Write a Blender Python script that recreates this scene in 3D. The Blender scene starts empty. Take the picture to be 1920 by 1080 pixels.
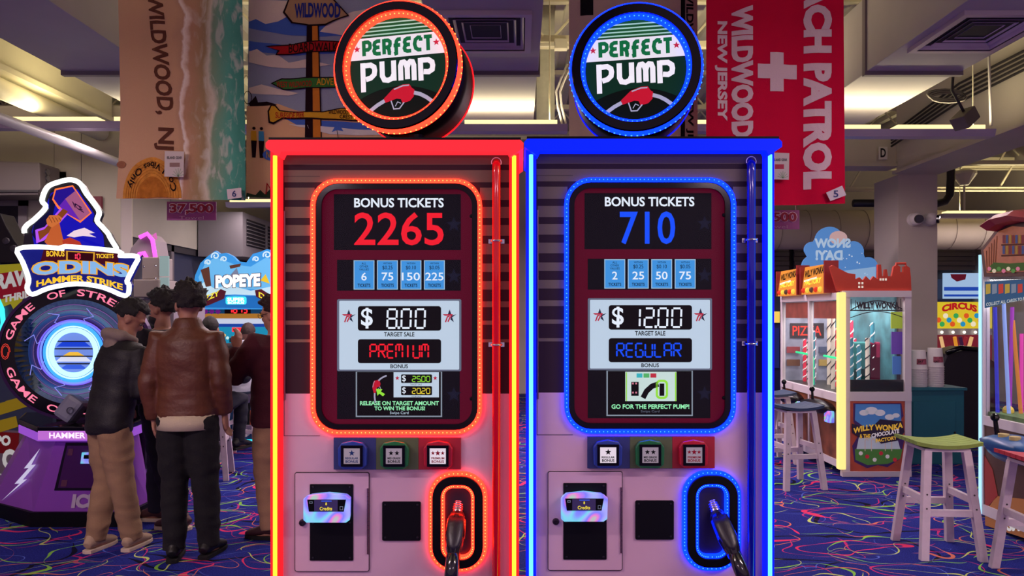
import bpy, bmesh, math, random
from mathutils import Vector, Matrix, noise
R = math.radians
sc = bpy.context.scene
COL = sc.collection

# ------------------------------------------------------------------ camera, world, exposure
F, CX, CY, CAMH = 1387.0, 975.0, 590.0, 1.6      # focal length in px of a 1920 px frame, vanishing point, eye height
cd = bpy.data.cameras.new('camera'); cam = bpy.data.objects.new('camera', cd); COL.objects.link(cam)
cd.sensor_width = 36.0; cd.lens = 36.0 * F / 1920.0
cd.shift_x = (960 - CX) / 1920.0; cd.shift_y = (CY - 540) / 1920.0
cd.clip_start = 0.05; cd.clip_end = 100
cam.location = (0, 0, CAMH); cam.rotation_euler = (R(90), 0, 0)
sc.camera = cam
wd = bpy.data.worlds.new('world'); sc.world = wd; wd.use_nodes = True
wd.node_tree.nodes['Background'].inputs[0].default_value = (0.62, 0.40, 0.62, 1)
wd.node_tree.nodes['Background'].inputs[1].default_value = 0.62
sc.view_settings.view_transform = 'Standard'; sc.view_settings.look = 'None'
sc.view_settings.gamma = 1.0; sc.view_settings.use_curve_mapping = False
sc.view_settings.exposure = 0.0
try:
    sc.cycles.use_denoising = True
    sc.cycles.max_bounces = 6; sc.cycles.diffuse_bounces = 3; sc.cycles.transparent_max_bounces = 12
    sc.cycles.sample_clamp_indirect = 4.0
except Exception: pass

def area_light(name, loc, rot, sx, sy, power, col):
    l = bpy.data.lights.new(name, 'AREA'); l.shape = 'RECTANGLE'; l.size = sx; l.size_y = sy
    l.energy = power; l.color = col
    o = bpy.data.objects.new(name, l); COL.objects.link(o); o.location = loc; o.rotation_euler = rot
    return o
# rows of unseen fill lights added to the hall (behind and above the camera, and over the far floor)
for yy, pw, xs in ((-3.0, 110, 3.3), (1.0, 95, 3.3), (8.8, 100, 1.6)):
    for xx in (-xs, xs):
        area_light('hall_fill', (xx, yy, 3.22), (0, 0, 0), 2.4, 0.2, pw, (1.0, 0.74, 0.84))

# ------------------------------------------------------------------ mapping a pixel to a point of the place
def W(x, y, Y): return Vector(((x - CX) / F * Y, Y, CAMH - (y - CY) / F * Y))
def G(x, y, z=0.0):
    Y = (CAMH - z) * F / (y - CY); return Vector(((x - CX) / F * Y, Y, z))
class Pl:                                    # plane facing the viewer at depth Y
    def __init__(s, Y, dx=0., dz=0.): s.Y = Y; s.o = Vector((dx, 0, dz)); s.n = Vector((0, 1, 0))
    def P(s, x, y): return W(x, y, s.Y) + s.o
    def at(s, d): q = Pl(s.Y + d, s.o.x, s.o.z); return q
class PlF:                                   # like Pl but keeps the lateral scale of depth Y0 while lying at Y0+d
    def __init__(s, Y0, d=0., dx=0., dz=0.): s.Y0 = Y0; s.d = d; s.o = Vector((dx, d, dz)); s.n = Vector((0, 1, 0))
    def P(s, x, y): return W(x, y, s.Y0) + s.o
    def at(s, d): return PlF(s.Y0, s.d + d, s.o.x, s.o.z)
class PlS:                                   # plane facing sideways at X
    def __init__(s, X, d=0.): s.X = X; s.d = d; s.n = Vector((1 if X > 0 else -1, 0, 0))
    def P(s, x, y):
        Y = s.X * F / (x - CX); return Vector((s.X, Y, CAMH - (y - CY) / F * Y)) + s.n * s.d
    def at(s, d): return PlS(s.X, s.d + d)
class PlL:                                   # local plane: units are k metres, v downward
    def __init__(s, k, y=0., o=(0, 0, 0)): s.k = k; s.y = y; s.o = Vector(o); s.n = Vector((0, 1, 0))
    def P(s, u, v): return Vector((u * s.k, s.y, -v * s.k)) + s.o
    def at(s, d): return PlL(s.k, s.y + d, s.o)

# ------------------------------------------------------------------ materials
def lin(c):
    if max(c) > 1.0: c = [x / 255.0 for x in c]
    return tuple(x / 12.92 if x <= .04045 else ((x + .055) / 1.055) ** 2.4 for x in c[:3]) + (1,)
MATS = {}
def M(name, col=(128, 128, 128), rough=.55, metal=0., em=0., ec=None, var=0., vs=8., bump=0., bs=60., spec=None, coat=0.):
    if name in MATS: return MATS[name]
    m = bpy.data.materials.new(name); m.use_nodes = True; nt = m.node_tree; p = nt.nodes['Principled BSDF']
    c = lin(col); p.inputs['Base Color'].default_value = c
    p.inputs['Roughness'].default_value = rough; p.inputs['Metallic'].default_value = metal
    if spec is not None: p.inputs['Specular IOR Level'].default_value = spec
    if coat: p.inputs['Coat Weight'].default_value = coat; p.inputs['Coat Roughness'].default_value = .05
    if em:
        p.inputs['Emission Color'].default_value = lin(ec or col); p.inputs['Emission Strength'].default_value = em
        if ec is None: p.inputs['Base Color'].default_value = tuple(x * .25 for x in c[:3]) + (1,)
    if var or bump:
        tc = nt.nodes.new('ShaderNodeTexCoord'); nz = nt.nodes.new('ShaderNodeTexNoise')
        nz.inputs['Scale'].default_value = vs; nz.inputs['Detail'].default_value = 5
        nt.links.new(tc.outputs['Object'], nz.inputs['Vector'])
        if var:
            cr = nt.nodes.new('ShaderNodeValToRGB'); e = cr.color_ramp.elements
            e[0].position = .3; e[1].position = .7
            e[0].color = tuple(x * (1 - var) for x in c[:3]) + (1,); e[1].color = tuple(min(1, x * (1 + var)) for x in c[:3]) + (1,)
            nt.links.new(nz.outputs['Fac'], cr.inputs[0]); nt.links.new(cr.outputs[0], p.inputs['Base Color'])
        if bump:
            n2 = nt.nodes.new('ShaderNodeTexNoise'); n2.inputs['Scale'].default_value = bs; n2.inputs['Detail'].default_value = 3
            bp = nt.nodes.new('ShaderNodeBump'); bp.inputs['Strength'].default_value = bump; bp.inputs['Distance'].default_value = .01
            nt.links.new(tc.outputs['Object'], n2.inputs['Vector'])
            nt.links.new(n2.outputs['Fac'], bp.inputs['Height']); nt.links.new(bp.outputs[0], p.inputs['Normal'])
    MATS[name] = m; return m
def E(name, col, s=1.0): return M(name, col, .5, em=s, spec=.08)
def glass(name, tint=(1, 1, 1), refl=.12):
    if name in MATS: return MATS[name]
    m = bpy.data.materials.new(name); m.use_nodes = True; nt = m.node_tree; nt.nodes.clear()
    o = nt.nodes.new('ShaderNodeOutputMaterial'); mx = nt.nodes.new('ShaderNodeMixShader')
    t = nt.nodes.new('ShaderNodeBsdfTransparent'); g = nt.nodes.new('ShaderNodeBsdfGlossy'); lw = nt.nodes.new('ShaderNodeLayerWeight')
    lw.inputs['Blend'].default_value = .5; g.inputs['Roughness'].default_value = .02
    pw = nt.nodes.new('ShaderNodeMath'); pw.operation = 'POWER'; pw.inputs[1].default_value = 5.0; nt.links.new(lw.outputs['Facing'], pw.inputs[0])
    ma = nt.nodes.new('ShaderNodeMath'); ma.operation = 'MULTIPLY_ADD'; ma.inputs[1].default_value = .7; ma.inputs[2].default_value = refl * .4; nt.links.new(pw.outputs[0], ma.inputs[0])
    t.inputs[0].default_value = tuple(tint) + (1,)
    nt.links.new(ma.outputs[0], mx.inputs[0]); nt.links.new(t.outputs[0], mx.inputs[1]); nt.links.new(g.outputs[0], mx.inputs[2])
    nt.links.new(mx.outputs[0], o.inputs[0]); MATS[name] = m; return m

# ------------------------------------------------------------------ things, parts and meshes
def tag(o, label=None, cat=None, group=None, kind=None):
    if label: o['label'] = label
    if cat: o['category'] = cat
    if group: o['group'] = group
    if kind: o['kind'] = kind
    return o
def thing(name, label, cat, loc=(0, 0, 0), rz=0., group=None):
    o = bpy.data.objects.new(name, None); COL.objects.link(o); o.location = loc; o.rotation_euler = (0, 0, rz)
    o.empty_display_size = .05
    return tag(o, label, cat, group)
def base_of(o):
    v = Vector((0, 0, 0))
    while o is not None: v += o.location; o = o.parent
    return v
def link_mesh(name, me, mat, parent=None, local=False, smooth=False):
    if parent is not None and not local: me.transform(Matrix.Translation(-base_of(parent)))
    if smooth:
        for p in me.polygons: p.use_smooth = True
    o = bpy.data.objects.new(name, me); COL.objects.link(o)
    if mat: me.materials.append(mat)
    if parent is not None: o.parent = parent
    return o
def rrect_pts(x0, y0, x1, y1, r, n=8):
    pts = []
    for cx, cy, a in ((x1 - r, y0 + r, -90), (x1 - r, y1 - r, 0), (x0 + r, y1 - r, 90), (x0 + r, y0 + r, 180)):
        for i in range(n + 1):
            t = R(a + 90.0 * i / n); pts.append((cx + r * math.cos(t), cy + r * math.sin(t)))
    return pts
def circ_pts(cx, cy, r, n=32, ry=None):
    ry = r if ry is None else ry
    return [(cx + r * math.cos(2 * math.pi * i / n), cy + ry * math.sin(2 * math.pi * i / n)) for i in range(n)]
def smooth_pts(pts, k=4):      # closed Catmull-Rom
    n = len(pts); out = []
    for i in range(n):
        p0, p1, p2, p3 = (Vector(pts[(i + j - 1) % n]) for j in range(4))
        for j in range(k):
            t = j / k; q = .5 * ((2 * p1) + (p2 - p0) * t + (2 * p0 - 5 * p1 + 4 * p2 - p3) * t * t + (3 * p1 - p0 - 3 * p2 + p3) * t ** 3); out.append((q.x, q.y))
    return out
def star_pts(cx, cy, r, k=.42, n=5, a0=-90):
    return [(cx + (r if i % 2 == 0 else r * k) * math.cos(R(a0 + 180. * i / n)), cy + (r if i % 2 == 0 else r * k) * math.sin(R(a0 + 180. * i / n))) for i in range(2 * n)]
class MB:
    def __init__(s): s.v = []; s.f = []
    def add(s, vs, fs):
        b = len(s.v); s.v += [Vector(v) for v in vs]; s.f += [tuple(i + b for i in f) for f in fs]; return s
    def box(s, x0, x1, y0, y1, z0, z1):
        return s.add([(x0, y0, z0), (x1, y0, z0), (x1, y1, z0), (x0, y1, z0), (x0, y0, z1), (x1, y0, z1), (x1, y1, z1), (x0, y1, z1)],
                     [(3, 2, 1, 0), (4, 5, 6, 7), (0, 1, 5, 4), (1, 2, 6, 5), (2, 3, 7, 6), (3, 0, 4, 7)])
    def prism(s, pts, vec):
        n = len(pts); vec = Vector(vec); vs = [Vector(p) for p in pts] + [Vector(p) + vec for p in pts]
        return s.add(vs, [tuple(range(n)), tuple(range(2 * n - 1, n - 1, -1))] + [(i, (i + 1) % n, n + (i + 1) % n, n + i) for i in range(n)])
    def flat(s, pl, pts): return s.add([pl.P(*p) for p in pts], [tuple(range(len(pts)))])
    def poly(s, pl, pts, t=0.):
        if t == 0: return s.flat(pl, pts)
        return s.prism([pl.P(*p) for p in pts], pl.n * t)
    def rect(s, pl, x0, y0, x1, y1, t=0.): return s.poly(pl, [(x0, y0), (x1, y0), (x1, y1), (x0, y1)], t)
    def rrect(s, pl, x0, y0, x1, y1, r, t=0., n=6): return s.poly(pl, rrect_pts(x0, y0, x1, y1, r, n), t)
    def frame(s, pl, a, b, t):               # band between two outlines with the same number of points
        n = len(a); d = pl.n * t; A = [pl.P(*p) for p in a]; B = [pl.P(*p) for p in b]
        vs = A + B + [p + d for p in A] + [p + d for p in B]; fs = []
        for i in range(n):
            j = (i + 1) % n
            fs += [(i, j, n + j, n + i), (2 * n + i, 3 * n + i, 3 * n + j, 2 * n + j), (i, 2 * n + i, 2 * n + j, j), (n + i, n + j, 3 * n + j, 3 * n + i)]
        return s.add(vs, fs)
    def line(s, pl, pts, w, closed=False):   # flat ribbon of width w (pixel units of the plane)
        n = len(pts); L = []; Rr = []
        for i in range(n):
            a = Vector(pts[i - 1]) if (i > 0 or closed) else None; b = Vector(pts[i]); c = Vector(pts[(i + 1) % n]) if (i < n - 1 or closed) else None
            d1 = (b - a).normalized() if a is not None and (b - a).length > 1e-9 else None
            d2 = (c - b).normalized() if c is not None and (c - b).length > 1e-9 else None
            d = d1 if d2 is None else d2 if d1 is None else (d1 + d2)
            if d is None or d.length < 1e-6: d = d1 or Vector((1, 0))
            d = d.normalized(); nn = Vector((-d.y, d.x)); k = 1.
            if d1 is not None and d2 is not None: k = 1 / max(.45, nn.dot(Vector((-d1.y, d1.x))))
            L.append(b + nn * w * .5 * k); Rr.append(b - nn * w * .5 * k)
        vs = [pl.P(*p) for p in L] + [pl.P(*p) for p in Rr]
        m = n if closed else n - 1
        return s.add(vs, [(i, (i + 1) % n, n + (i + 1) % n, n + i) for i in range(m)])
    def tube(s, path, r, n=10, closed=False, xref=None, caps=True):
        P = [Vector(p) for p in path]; m = len(P); rings = []; u = None
        for i in range(m):
            a = P[i - 1] if (i > 0 or closed) else P[i]; c = P[(i + 1) % m] if (i < m - 1 or closed) else P[i]
            t = (c - a).normalized()
            if xref is not None: u = Vector(xref)
            elif u is None: u = Vector((1, 0, 0)) if abs(t.x) < .8 else Vector((0, 0, 1))
            u = (u - t * u.dot(t)).normalized(); v = t.cross(u)
            rr = r[i] if isinstance(r, list) else r
            ru, rv = rr if isinstance(rr, (list, tuple)) else (rr, rr)
            rings.append([P[i] + u * (ru * math.cos(2 * math.pi * k / n)) + v * (rv * math.sin(2 * math.pi * k / n)) for k in range(n)])
        vs = [p for g in rings for p in g]; fs = []
        for i in range(m if closed else m - 1):
            j = (i + 1) % m
            for k in range(n): fs.append((i * n + k, i * n + (k + 1) % n, j * n + (k + 1) % n, j * n + k))
        if not closed and caps: fs += [tuple(range(n - 1, -1, -1)), tuple((m - 1) * n + k for k in range(n))]
        return s.add(vs, fs)
    def cyl(s, p0, p1, r0, r1=None, n=20): return s.tube([p0, p1], [r0, r0 if r1 is None else r1], n)
    def bar(s, p0, p1, w, h, up=(0, 0, 1)):
        p0, p1 = Vector(p0), Vector(p1); t = (p1 - p0).normalized(); u = Vector(up)
        if abs(t.dot(u)) > .98: u = Vector((0, 1, 0))
        x = t.cross(u).normalized() * w * .5; z = x.cross(t).normalized() * h * .5
        return s.add([p0 - x - z, p0 + x - z, p0 + x + z, p0 - x + z, p1 - x - z, p1 + x - z, p1 + x + z, p1 - x + z],
                     [(3, 2, 1, 0), (4, 5, 6, 7), (0, 1, 5, 4), (1, 2, 6, 5), (2, 3, 7, 6), (3, 0, 4, 7)])
    def lathe(s, o, prof, n=32, axis='y'):   # profile of (radius, distance along the axis)
        o = Vector(o); vs = []; fs = []; m = len(prof)
        for r, h in prof:
            for k in range(n):
                a = 2 * math.pi * k / n; c, d = r * math.cos(a), r * math.sin(a)
                vs.append(o + (Vector((c, h, d)) if axis == 'y' else Vector((c, d, h)) if axis == 'z' else Vector((h, c, d))))
        for i in range(m - 1):
            for k in range(n): fs.append((i * n + k, i * n + (k + 1) % n, (i + 1) * n + (k + 1) % n, (i + 1) * n + k))
        loop = prof[0] == prof[-1]
        if prof[0][0] > 1e-5 and not loop: fs.append(tuple(range(n - 1, -1, -1)))
        if prof[-1][0] > 1e-5 and not loop: fs.append(tuple((m - 1) * n + k for k in range(n)))
        return s.add(vs, fs)
    def ball(s, c, rx, ry=None, rz=None, n=12, m=8):
        ry = rx if ry is None else ry; rz = rx if rz is None else rz; c = Vector(c); vs = [c + Vector((0, 0, -rz))]; fs = []
        for i in range(1, m):
            t = -math.pi / 2 + math.pi * i / m
            for k in range(n):
                a = 2 * math.pi * k / n; vs.append(c + Vector((rx * math.cos(t) * math.cos(a), ry * math.cos(t) * math.sin(a), rz * math.sin(t))))
        vs.append(c + Vector((0, 0, rz))); top = len(vs) - 1
        for k in range(n):
            fs.append((0, 1 + (k + 1) % n, 1 + k)); fs.append((top, top - n + k, top - n + (k + 1) % n))
        for i in range(m - 2):
            for k in range(n): fs.append((1 + i * n + k, 1 + i * n + (k + 1) % n, 1 + (i + 1) * n + (k + 1) % n, 1 + (i + 1) * n + k))
        return s.add(vs, fs)
    def mesh(s, name='mesh', bevel=0.):
        me = bpy.data.meshes.new(name); me.from_pydata([tuple(v) for v in s.v], [], s.f)
        bm = bmesh.new(); bm.from_mesh(me)
        bmesh.ops.recalc_face_normals(bm, faces=bm.faces)
        if bevel: bmesh.ops.bevel(bm, geom=[e for e in bm.edges if len(e.link_faces) == 2 and e.calc_face_angle(0) > .5], offset=bevel, segments=2, affect='EDGES', profile=.6)
        bm.to_mesh(me); bm.free(); return me
    def build(s, name, mat, parent=None, local=False, smooth=False, bevel=0., kind=None):
        o = link_mesh(name, s.mesh(name, bevel), mat, parent, local, smooth)
        if kind: o['kind'] = kind
        return o
def struct(name, mb, mat, label=None, parent=None, **k):
    o = mb.build(name, mat, parent, **k)
    if parent is None: o['kind'] = 'structure'
    if label: o['label'] = label
    return o
# ------------------------------------------------------------------ lettering
TXT = {}
def glyphs(s, bold):
    key = (s, bold)
    if key not in TXT:
        c = bpy.data.curves.new('t', 'FONT'); c.body = s; c.offset = bold; c.resolution_u = 3
        o = bpy.data.objects.new('t', c); me = bpy.data.meshes.new_from_object(o)
        vs = [(v.co.x, v.co.y) for v in me.vertices]; fs = [tuple(p.vertices) for p in me.polygons]
        bpy.data.objects.remove(o); bpy.data.curves.remove(c); bpy.data.meshes.remove(me)
        x0 = min(v[0] for v in vs); x1 = max(v[0] for v in vs); y0 = min(v[1] for v in vs); y1 = max(v[1] for v in vs)
        TXT[key] = ([((x - x0) / (x1 - x0), (y - y0) / (y1 - y0)) for x, y in vs], fs)
    return TXT[key]
def text(s, pl, box, mat, parent, name='lettering', bold=.0, rot=0, flip=False, shear=0., warp=None, mb=None):
    vs, fs = glyphs(s, bold); out = []; x0, y0, x1, y1 = box if box else (0, 0, 1, 1)
    for a, b in vs:
        if flip: a = 1 - a
        if warp: x, y = warp(a, b)
        else:
            aa = a + shear * b
            if rot == 0: x, y = x0 + aa * (x1 - x0), y1 - b * (y1 - y0)
            elif rot == 90: x, y = x0 + b * (x1 - x0), y0 + a * (y1 - y0)
            else: x, y = x1 - a * (x1 - x0), y0 + b * (y1 - y0)
        out.append(pl.P(x, y))
    m = mb or MB(); m.add(out, fs)
    if mb is None: return m.build(name, mat, parent, local=isinstance(pl, PlL))
STROKES = {   # rounded display capitals drawn as strokes in a unit cell, y up
 'P': [[(.12, 0), (.12, 1)], [(.12, .90), (.62, .90), (.84, .80), (.88, .66), (.84, .5), (.62, .40), (.3, .40)]],
 'E': [[(.92, .9), (.5, .9), (.24, .82), (.16, .68), (.24, .55), (.45, .5), (.8, .5)], [(.45, .5), (.2, .42), (.12, .28), (.2, .14), (.45, .08), (.92, .08)]],
 'R': [[(.12, 0), (.12, 1)], [(.12, .9), (.6, .9), (.84, .8), (.86, .66), (.8, .52), (.55, .45), (.25, .45)], [(.5, .45), (.7, .3), (.74, .06), (.95, .04)]],
 'F': [[(.95, .9), (.6, .9), (.42, .8), (.36, .6), (.36, 0), (.1, -.04)], [(.05, .52), (.85, .52)]],
 'C': [[(.92, .88), (.55, .9), (.25, .78), (.13, .5), (.25, .22), (.55, .1), (.92, .1)], [(.86, .88), (.86, .66)]],
 'T': [[(.02, .9), (.98, .9)], [(.5, .95), (.5, 0)]],
 'U': [[(.13, 1), (.13, .35), (.25, .15), (.5, .09), (.75, .15), (.87, .35)], [(.87, 1), (.87, .02)]],
 'M': [[(.08, 0), (.08, .7), (.16, .86), (.3, .88), (.42, .8), (.5, .6), (.5, .05)], [(.5, .6), (.58, .8), (.7, .88), (.84, .86), (.92, .7), (.92, 0)]],
}
def deco(s, pl, warp, w, mat, parent, gap=.16, name='lettering'):
    mb = MB(); n = len(s); cw = 1. / (n + gap * (n - 1))
    for i, ch in enumerate(s):
        x0 = i * cw * (1 + gap)
        for st in STROKES[ch]:
            mb.line(pl, [warp(x0 + cw * (p[0] * .9 + .05), p[1]) for p in st], w)
    return mb.build(name, mat, parent, local=isinstance(pl, PlL))
SEG = {'a': [(.1, 1), (.9, 1)], 'b': [(1, .95), (1, .55)], 'c': [(1, .45), (1, .05)], 'd': [(.1, 0), (.9, 0)], 'e': [(0, .05), (0, .45)], 'f': [(0, .55), (0, .95)],
       'g': [(.1, .5), (.9, .5)], 'h': [(.5, .92), (.5, .52)], 'i': [(.5, .95), (.5, .05)], 'k': [(.45, .48), (1, .02)]}
SEGC = {'0': 'abcdef', '1': 'bc', '2': 'abged', '5': 'afgcd', '6': 'afgcde', '7': 'abc', '8': 'abcdefg', 'P': 'abgef', 'R': 'abgefk', 'E': 'afged', 'M': 'afebch', 'I': 'i', 'U': 'bcdef',
        'G': 'afedcG', 'L': 'fed', 'A': 'abcefg'}
def segs(s, pl, box, w, mat, parent, gap=.55, name='segment_display', slant=.0):
    mb = MB(); x0, y0, x1, y1 = box; n = sum(1 for c in s if c != '.'); cw = (x1 - x0) / (n + gap * (n - 1)); i = 0
    for ch in s:
        if ch == '.':
            xx = x0 + (i * (1 + gap) - gap * .5) * cw; mb.rect(pl, xx - w * .62, y1 - w * .8, xx + w * .62, y1 + w * .55); continue
        xb = x0 + i * cw * (1 + gap)
        for g in SEGC.get(ch, ''):
            a, b = SEG['g' if g == 'G' else g]
            if g == 'G': a = (.5, .5)
            mb.line(pl, [(xb + cw * (p[0] + slant * p[1]), y1 - (y1 - y0) * p[1]) for p in (a, b)], w)
        i += 1
    return mb.build(name, mat, parent, local=isinstance(pl, PlL))

def drape(o, fn, edge=.05):
    bm = bmesh.new(); bm.from_mesh(o.data); bmesh.ops.triangulate(bm, faces=bm.faces)
    for _ in range(6):
        es = [e for e in bm.edges if e.calc_length() > edge]
        if not es: break
        bmesh.ops.subdivide_edges(bm, edges=es, cuts=1); bmesh.ops.triangulate(bm, faces=bm.faces)
    off = base_of(o)
    for v in bm.verts: w = v.co + off; v.co.y += fn(w.x, w.z)
    bm.to_mesh(o.data); bm.free(); return o
# ------------------------------------------------------------------ the hall
steel = M("steel", (150, 150, 155), .3, 1.0); chrome = M("chrome", (220, 220, 225), .12, 1.0)
cream = M('cream_paint', (206, 200, 178), .6, var=.06, vs=3); cream_d = M('cream_dull', (176, 170, 156), .6, var=.06, vs=2)
duct_m = M('duct_paint', (176, 168, 172), .5, var=.05, vs=2.5); wall_m = M('wall_paint', (190, 180, 172), .7, var=.04, vs=2)
dark_m = M('dark_grey', (52, 48, 52), .6); pipe_m = M('pipe_cream', (214, 206, 178), .5)
def carpet():
    m = bpy.data.materials.new('carpet'); m.use_nodes = True; nt = m.node_tree; N = nt.nodes; L = nt.links; p = N['Principled BSDF']
    p.inputs['Roughness'].default_value = .95; p.inputs['Specular IOR Level'].default_value = .1
    tc = N.new('ShaderNodeTexCoord'); nz = N.new('ShaderNodeTexNoise'); nz.inputs['Scale'].default_value = 1.7; nz.inputs['Detail'].default_value = 1
    L.new(tc.outputs['Object'], nz.inputs['Vector'])
    def mth(op, a, b=None, c=None):
        n = N.new('ShaderNodeMath'); n.operation = op
        for i, q in enumerate((a, b, c)):
            if q is None: continue
            if isinstance(q, (int, float)): n.inputs[i].default_value = q
            else: L.new(q, n.inputs[i])
        return n.outputs[0]
    base = N.new('ShaderNodeTexNoise'); base.inputs['Scale'].default_value = 120; L.new(tc.outputs['Object'], base.inputs['Vector'])
    cr = N.new('ShaderNodeValToRGB'); cr.color_ramp.elements[0].color = lin((25, 30, 100)); cr.color_ramp.elements[1].color = lin((40, 48, 142)); cr.color_ramp.elements[0].position = .35; cr.color_ramp.elements[1].position = .65
    L.new(base.outputs['Fac'], cr.inputs[0]); col = cr.outputs[0]
    # each layer: loops around the cells of a warped pattern, one colour and one line width
    for i, (scale, rad, wid, c, warp, ang) in enumerate(((1.0, .42, .030, (14, 14, 40), .7, .3), (1.3, .40, .016, (190, 44, 112), .8, .9), (1.15, .47, .022, (130, 190, 74), .9, 1.7), (1.5, .36, .014, (206, 112, 92), .9, 2.4), (1.4, .50, .010, (84, 104, 200), .9, .1), (.95, .30, .024, (216, 54, 104), 1.0, 2.9), (1.3, .33, .012, (190, 204, 110), 1.0, 1.2))):
        mp = N.new('ShaderNodeMapping'); mp.inputs['Rotation'].default_value[2] = ang; mp.inputs['Location'].default_value = (i * 3.7, i * 1.9, 0); mp.inputs['Scale'].default_value = (1, 1.5, 1)
        L.new(tc.outputs['Object'], mp.inputs['Vector'])
        vm = N.new('ShaderNodeVectorMath'); vm.operation = 'MULTIPLY_ADD'; L.new(nz.outputs['Color'], vm.inputs[0]); vm.inputs[1].default_value = (warp, warp, 0); L.new(mp.outputs[0], vm.inputs[2])
        vo = N.new('ShaderNodeTexVoronoi'); vo.voronoi_dimensions = '2D'; vo.inputs['Scale'].default_value = scale; L.new(vm.outputs[0], vo.inputs['Vector'])
        wn = N.new('ShaderNodeTexNoise'); wn.inputs['Scale'].default_value = 2.5 + i * .3; wn.inputs['Detail'].default_value = 0; L.new(mp.outputs[0], wn.inputs['Vector'])
        w = mth('MULTIPLY', mth('SUBTRACT', wn.outputs['Fac'], .32), wid * 2.1)
        hit = mth('LESS_THAN', mth('ABSOLUTE', mth('SUBTRACT', vo.outputs['Distance'], rad)), w)
        mx = N.new('ShaderNodeMix'); mx.data_type = 'RGBA'; L.new(hit, mx.inputs[0]); L.new(col, mx.inputs[6]); mx.inputs[7].default_value = lin(c); col = mx.outputs[2]
    L.new(col, p.inputs['Base Color'])
    bp = N.new('ShaderNodeBump'); bp.inputs['Strength'].default_value = .25; bp.inputs['Distance'].default_value = .004; n2 = N.new('ShaderNodeTexNoise'); n2.inputs['Scale'].default_value = 400
    L.new(tc.outputs['Object'], n2.inputs['Vector']); L.new(n2.outputs['Fac'], bp.inputs['Height']); L.new(bp.outputs[0], p.inputs['Normal'])
    return m
b = MB(); b.box(-9, 9, -5, 16, -.1, 0); struct('floor', b, carpet(), 'dark blue carpet with coloured squiggles')
# corrugated ceiling deck
b = MB(); pts = []
x = -9.0
while x < 9.0: pts += [(x, 4.95), (x + .10, 4.95), (x + .13, 4.87), (x + .22, 4.87), (x + .25, 4.95)]; x += .25
A = [(px, -1.0, z) for px, z in pts]; Bp = [(px, 16, z) for px, z in pts]; n = len(pts)
b.add(A + Bp, [(i, i + 1, n + i + 1, n + i) for i in range(n - 1)]); struct('ceiling', b, cream, 'cream corrugated metal roof deck')
b = MB(); b.box(-9, 9, 15.0, 15.2, 0, 5); struct('wall_back', b, wall_m)
b = MB(); b.box(8.9, 9.1, -1, 15.2, 0, 5); struct('wall_right', b, wall_m)
b = MB(); b.box(-9.1, -8.9, -1, 15.2, 0, 5); struct('wall_left', b, wall_m)
# left cross wall with panels and shutter
YL = 8.5
b = MB(); b.box(-8.9, W(226, 0, YL).x, YL, YL + .25, 0, 4.0); struct('wall_panel_left', b, wall_m)
pw = Pl(YL - .02)
for q in ((-60, 236, 101, 480), (102, 250, 152, 560), (153, 248, 226, 560), (52, 322, 124, 372)):
    b = MB(); b.rect(pw, *q, .018); o = b.build('wall_board', cream_d); tag(o, kind='structure'); o.name = 'trim_1'
b = MB(); b.rect(Pl(YL - .03), -80, 372, 50, 700, .02); o = struct('window_1', b, M('dark_window', (34, 34, 44), .15)); 
b = MB(); b.rect(Pl(YL - .05), 34, 372, 50, 700, .03); b.rect(Pl(YL - .05), -80, 372, 50, 386, .03); b.build('window_frame', M('frame_grey', (120, 112, 116), .5), o)
t = thing('roller_shutter_box', 'grey roller shutter box on the left wall above the dark window', 'shutter', tuple(W(0, 365, YL - .3)))
b = MB(); q = Pl(YL - .42); b.poly(q, [(-120, 297), (74, 304), (76, 352), (70, 366), (-120, 368)], .36); b.build('housing', M('shutter_taupe', (104, 94, 94), .55), t, bevel=.02)
b = MB(); c = W(82, 338, YL - .3)
for dz in (-.05, .02, .09): b.cyl((c.x - .05, c.y, c.z + dz), (c.x + .05, c.y, c.z + dz), .035, n=10)
b.build('axle_end', steel, t)
b = MB(); b.rect(Pl(YL - .44), -120, 356, 72, 360, .02); b.build('housing_lip', dark_m, t)
b = MB(); b.rect(Pl(YL - .07), 168, 368, 190, 392, .03); tag(b.build('alarm_box', M('alarm_maroon', (112, 30, 48), .5)), 'small dark red alarm box on the left wall', 'alarm')
# glazed left side wall receding to the back
XL = -4.72
b = MB(); b.box(XL - .2, XL, YL + .26, 15, 2.55, 4.0); struct('wall_side_left', b, cream_d)
t = MB(); t.box(XL - .15, XL - .05, YL + .26, 15, 0, .5); wnd = struct('window_2', t, dark_m, 'tall dark shop windows')
for i in range(5):
    ya = YL + .3 + i * 1.29; b = MB(); b.box(XL - .10, XL - .09, ya + .05, ya + 1.24, .5, 2.5); b.build('pane', M('night_glass', (58, 62, 84), .08, em=.05, ec=(90, 90, 120)), wnd)
    b = MB(); b.box(XL - .14, XL - .02, ya - .03, ya + .05, .5, 2.55); b.build('mullion', M('frame_grey', (120, 112, 116), .5), wnd)
b = MB(); b.box(XL - .14, XL - .02, YL + .3, 15, 2.46, 2.55); b.build('head_rail', dark_m, wnd)
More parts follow.
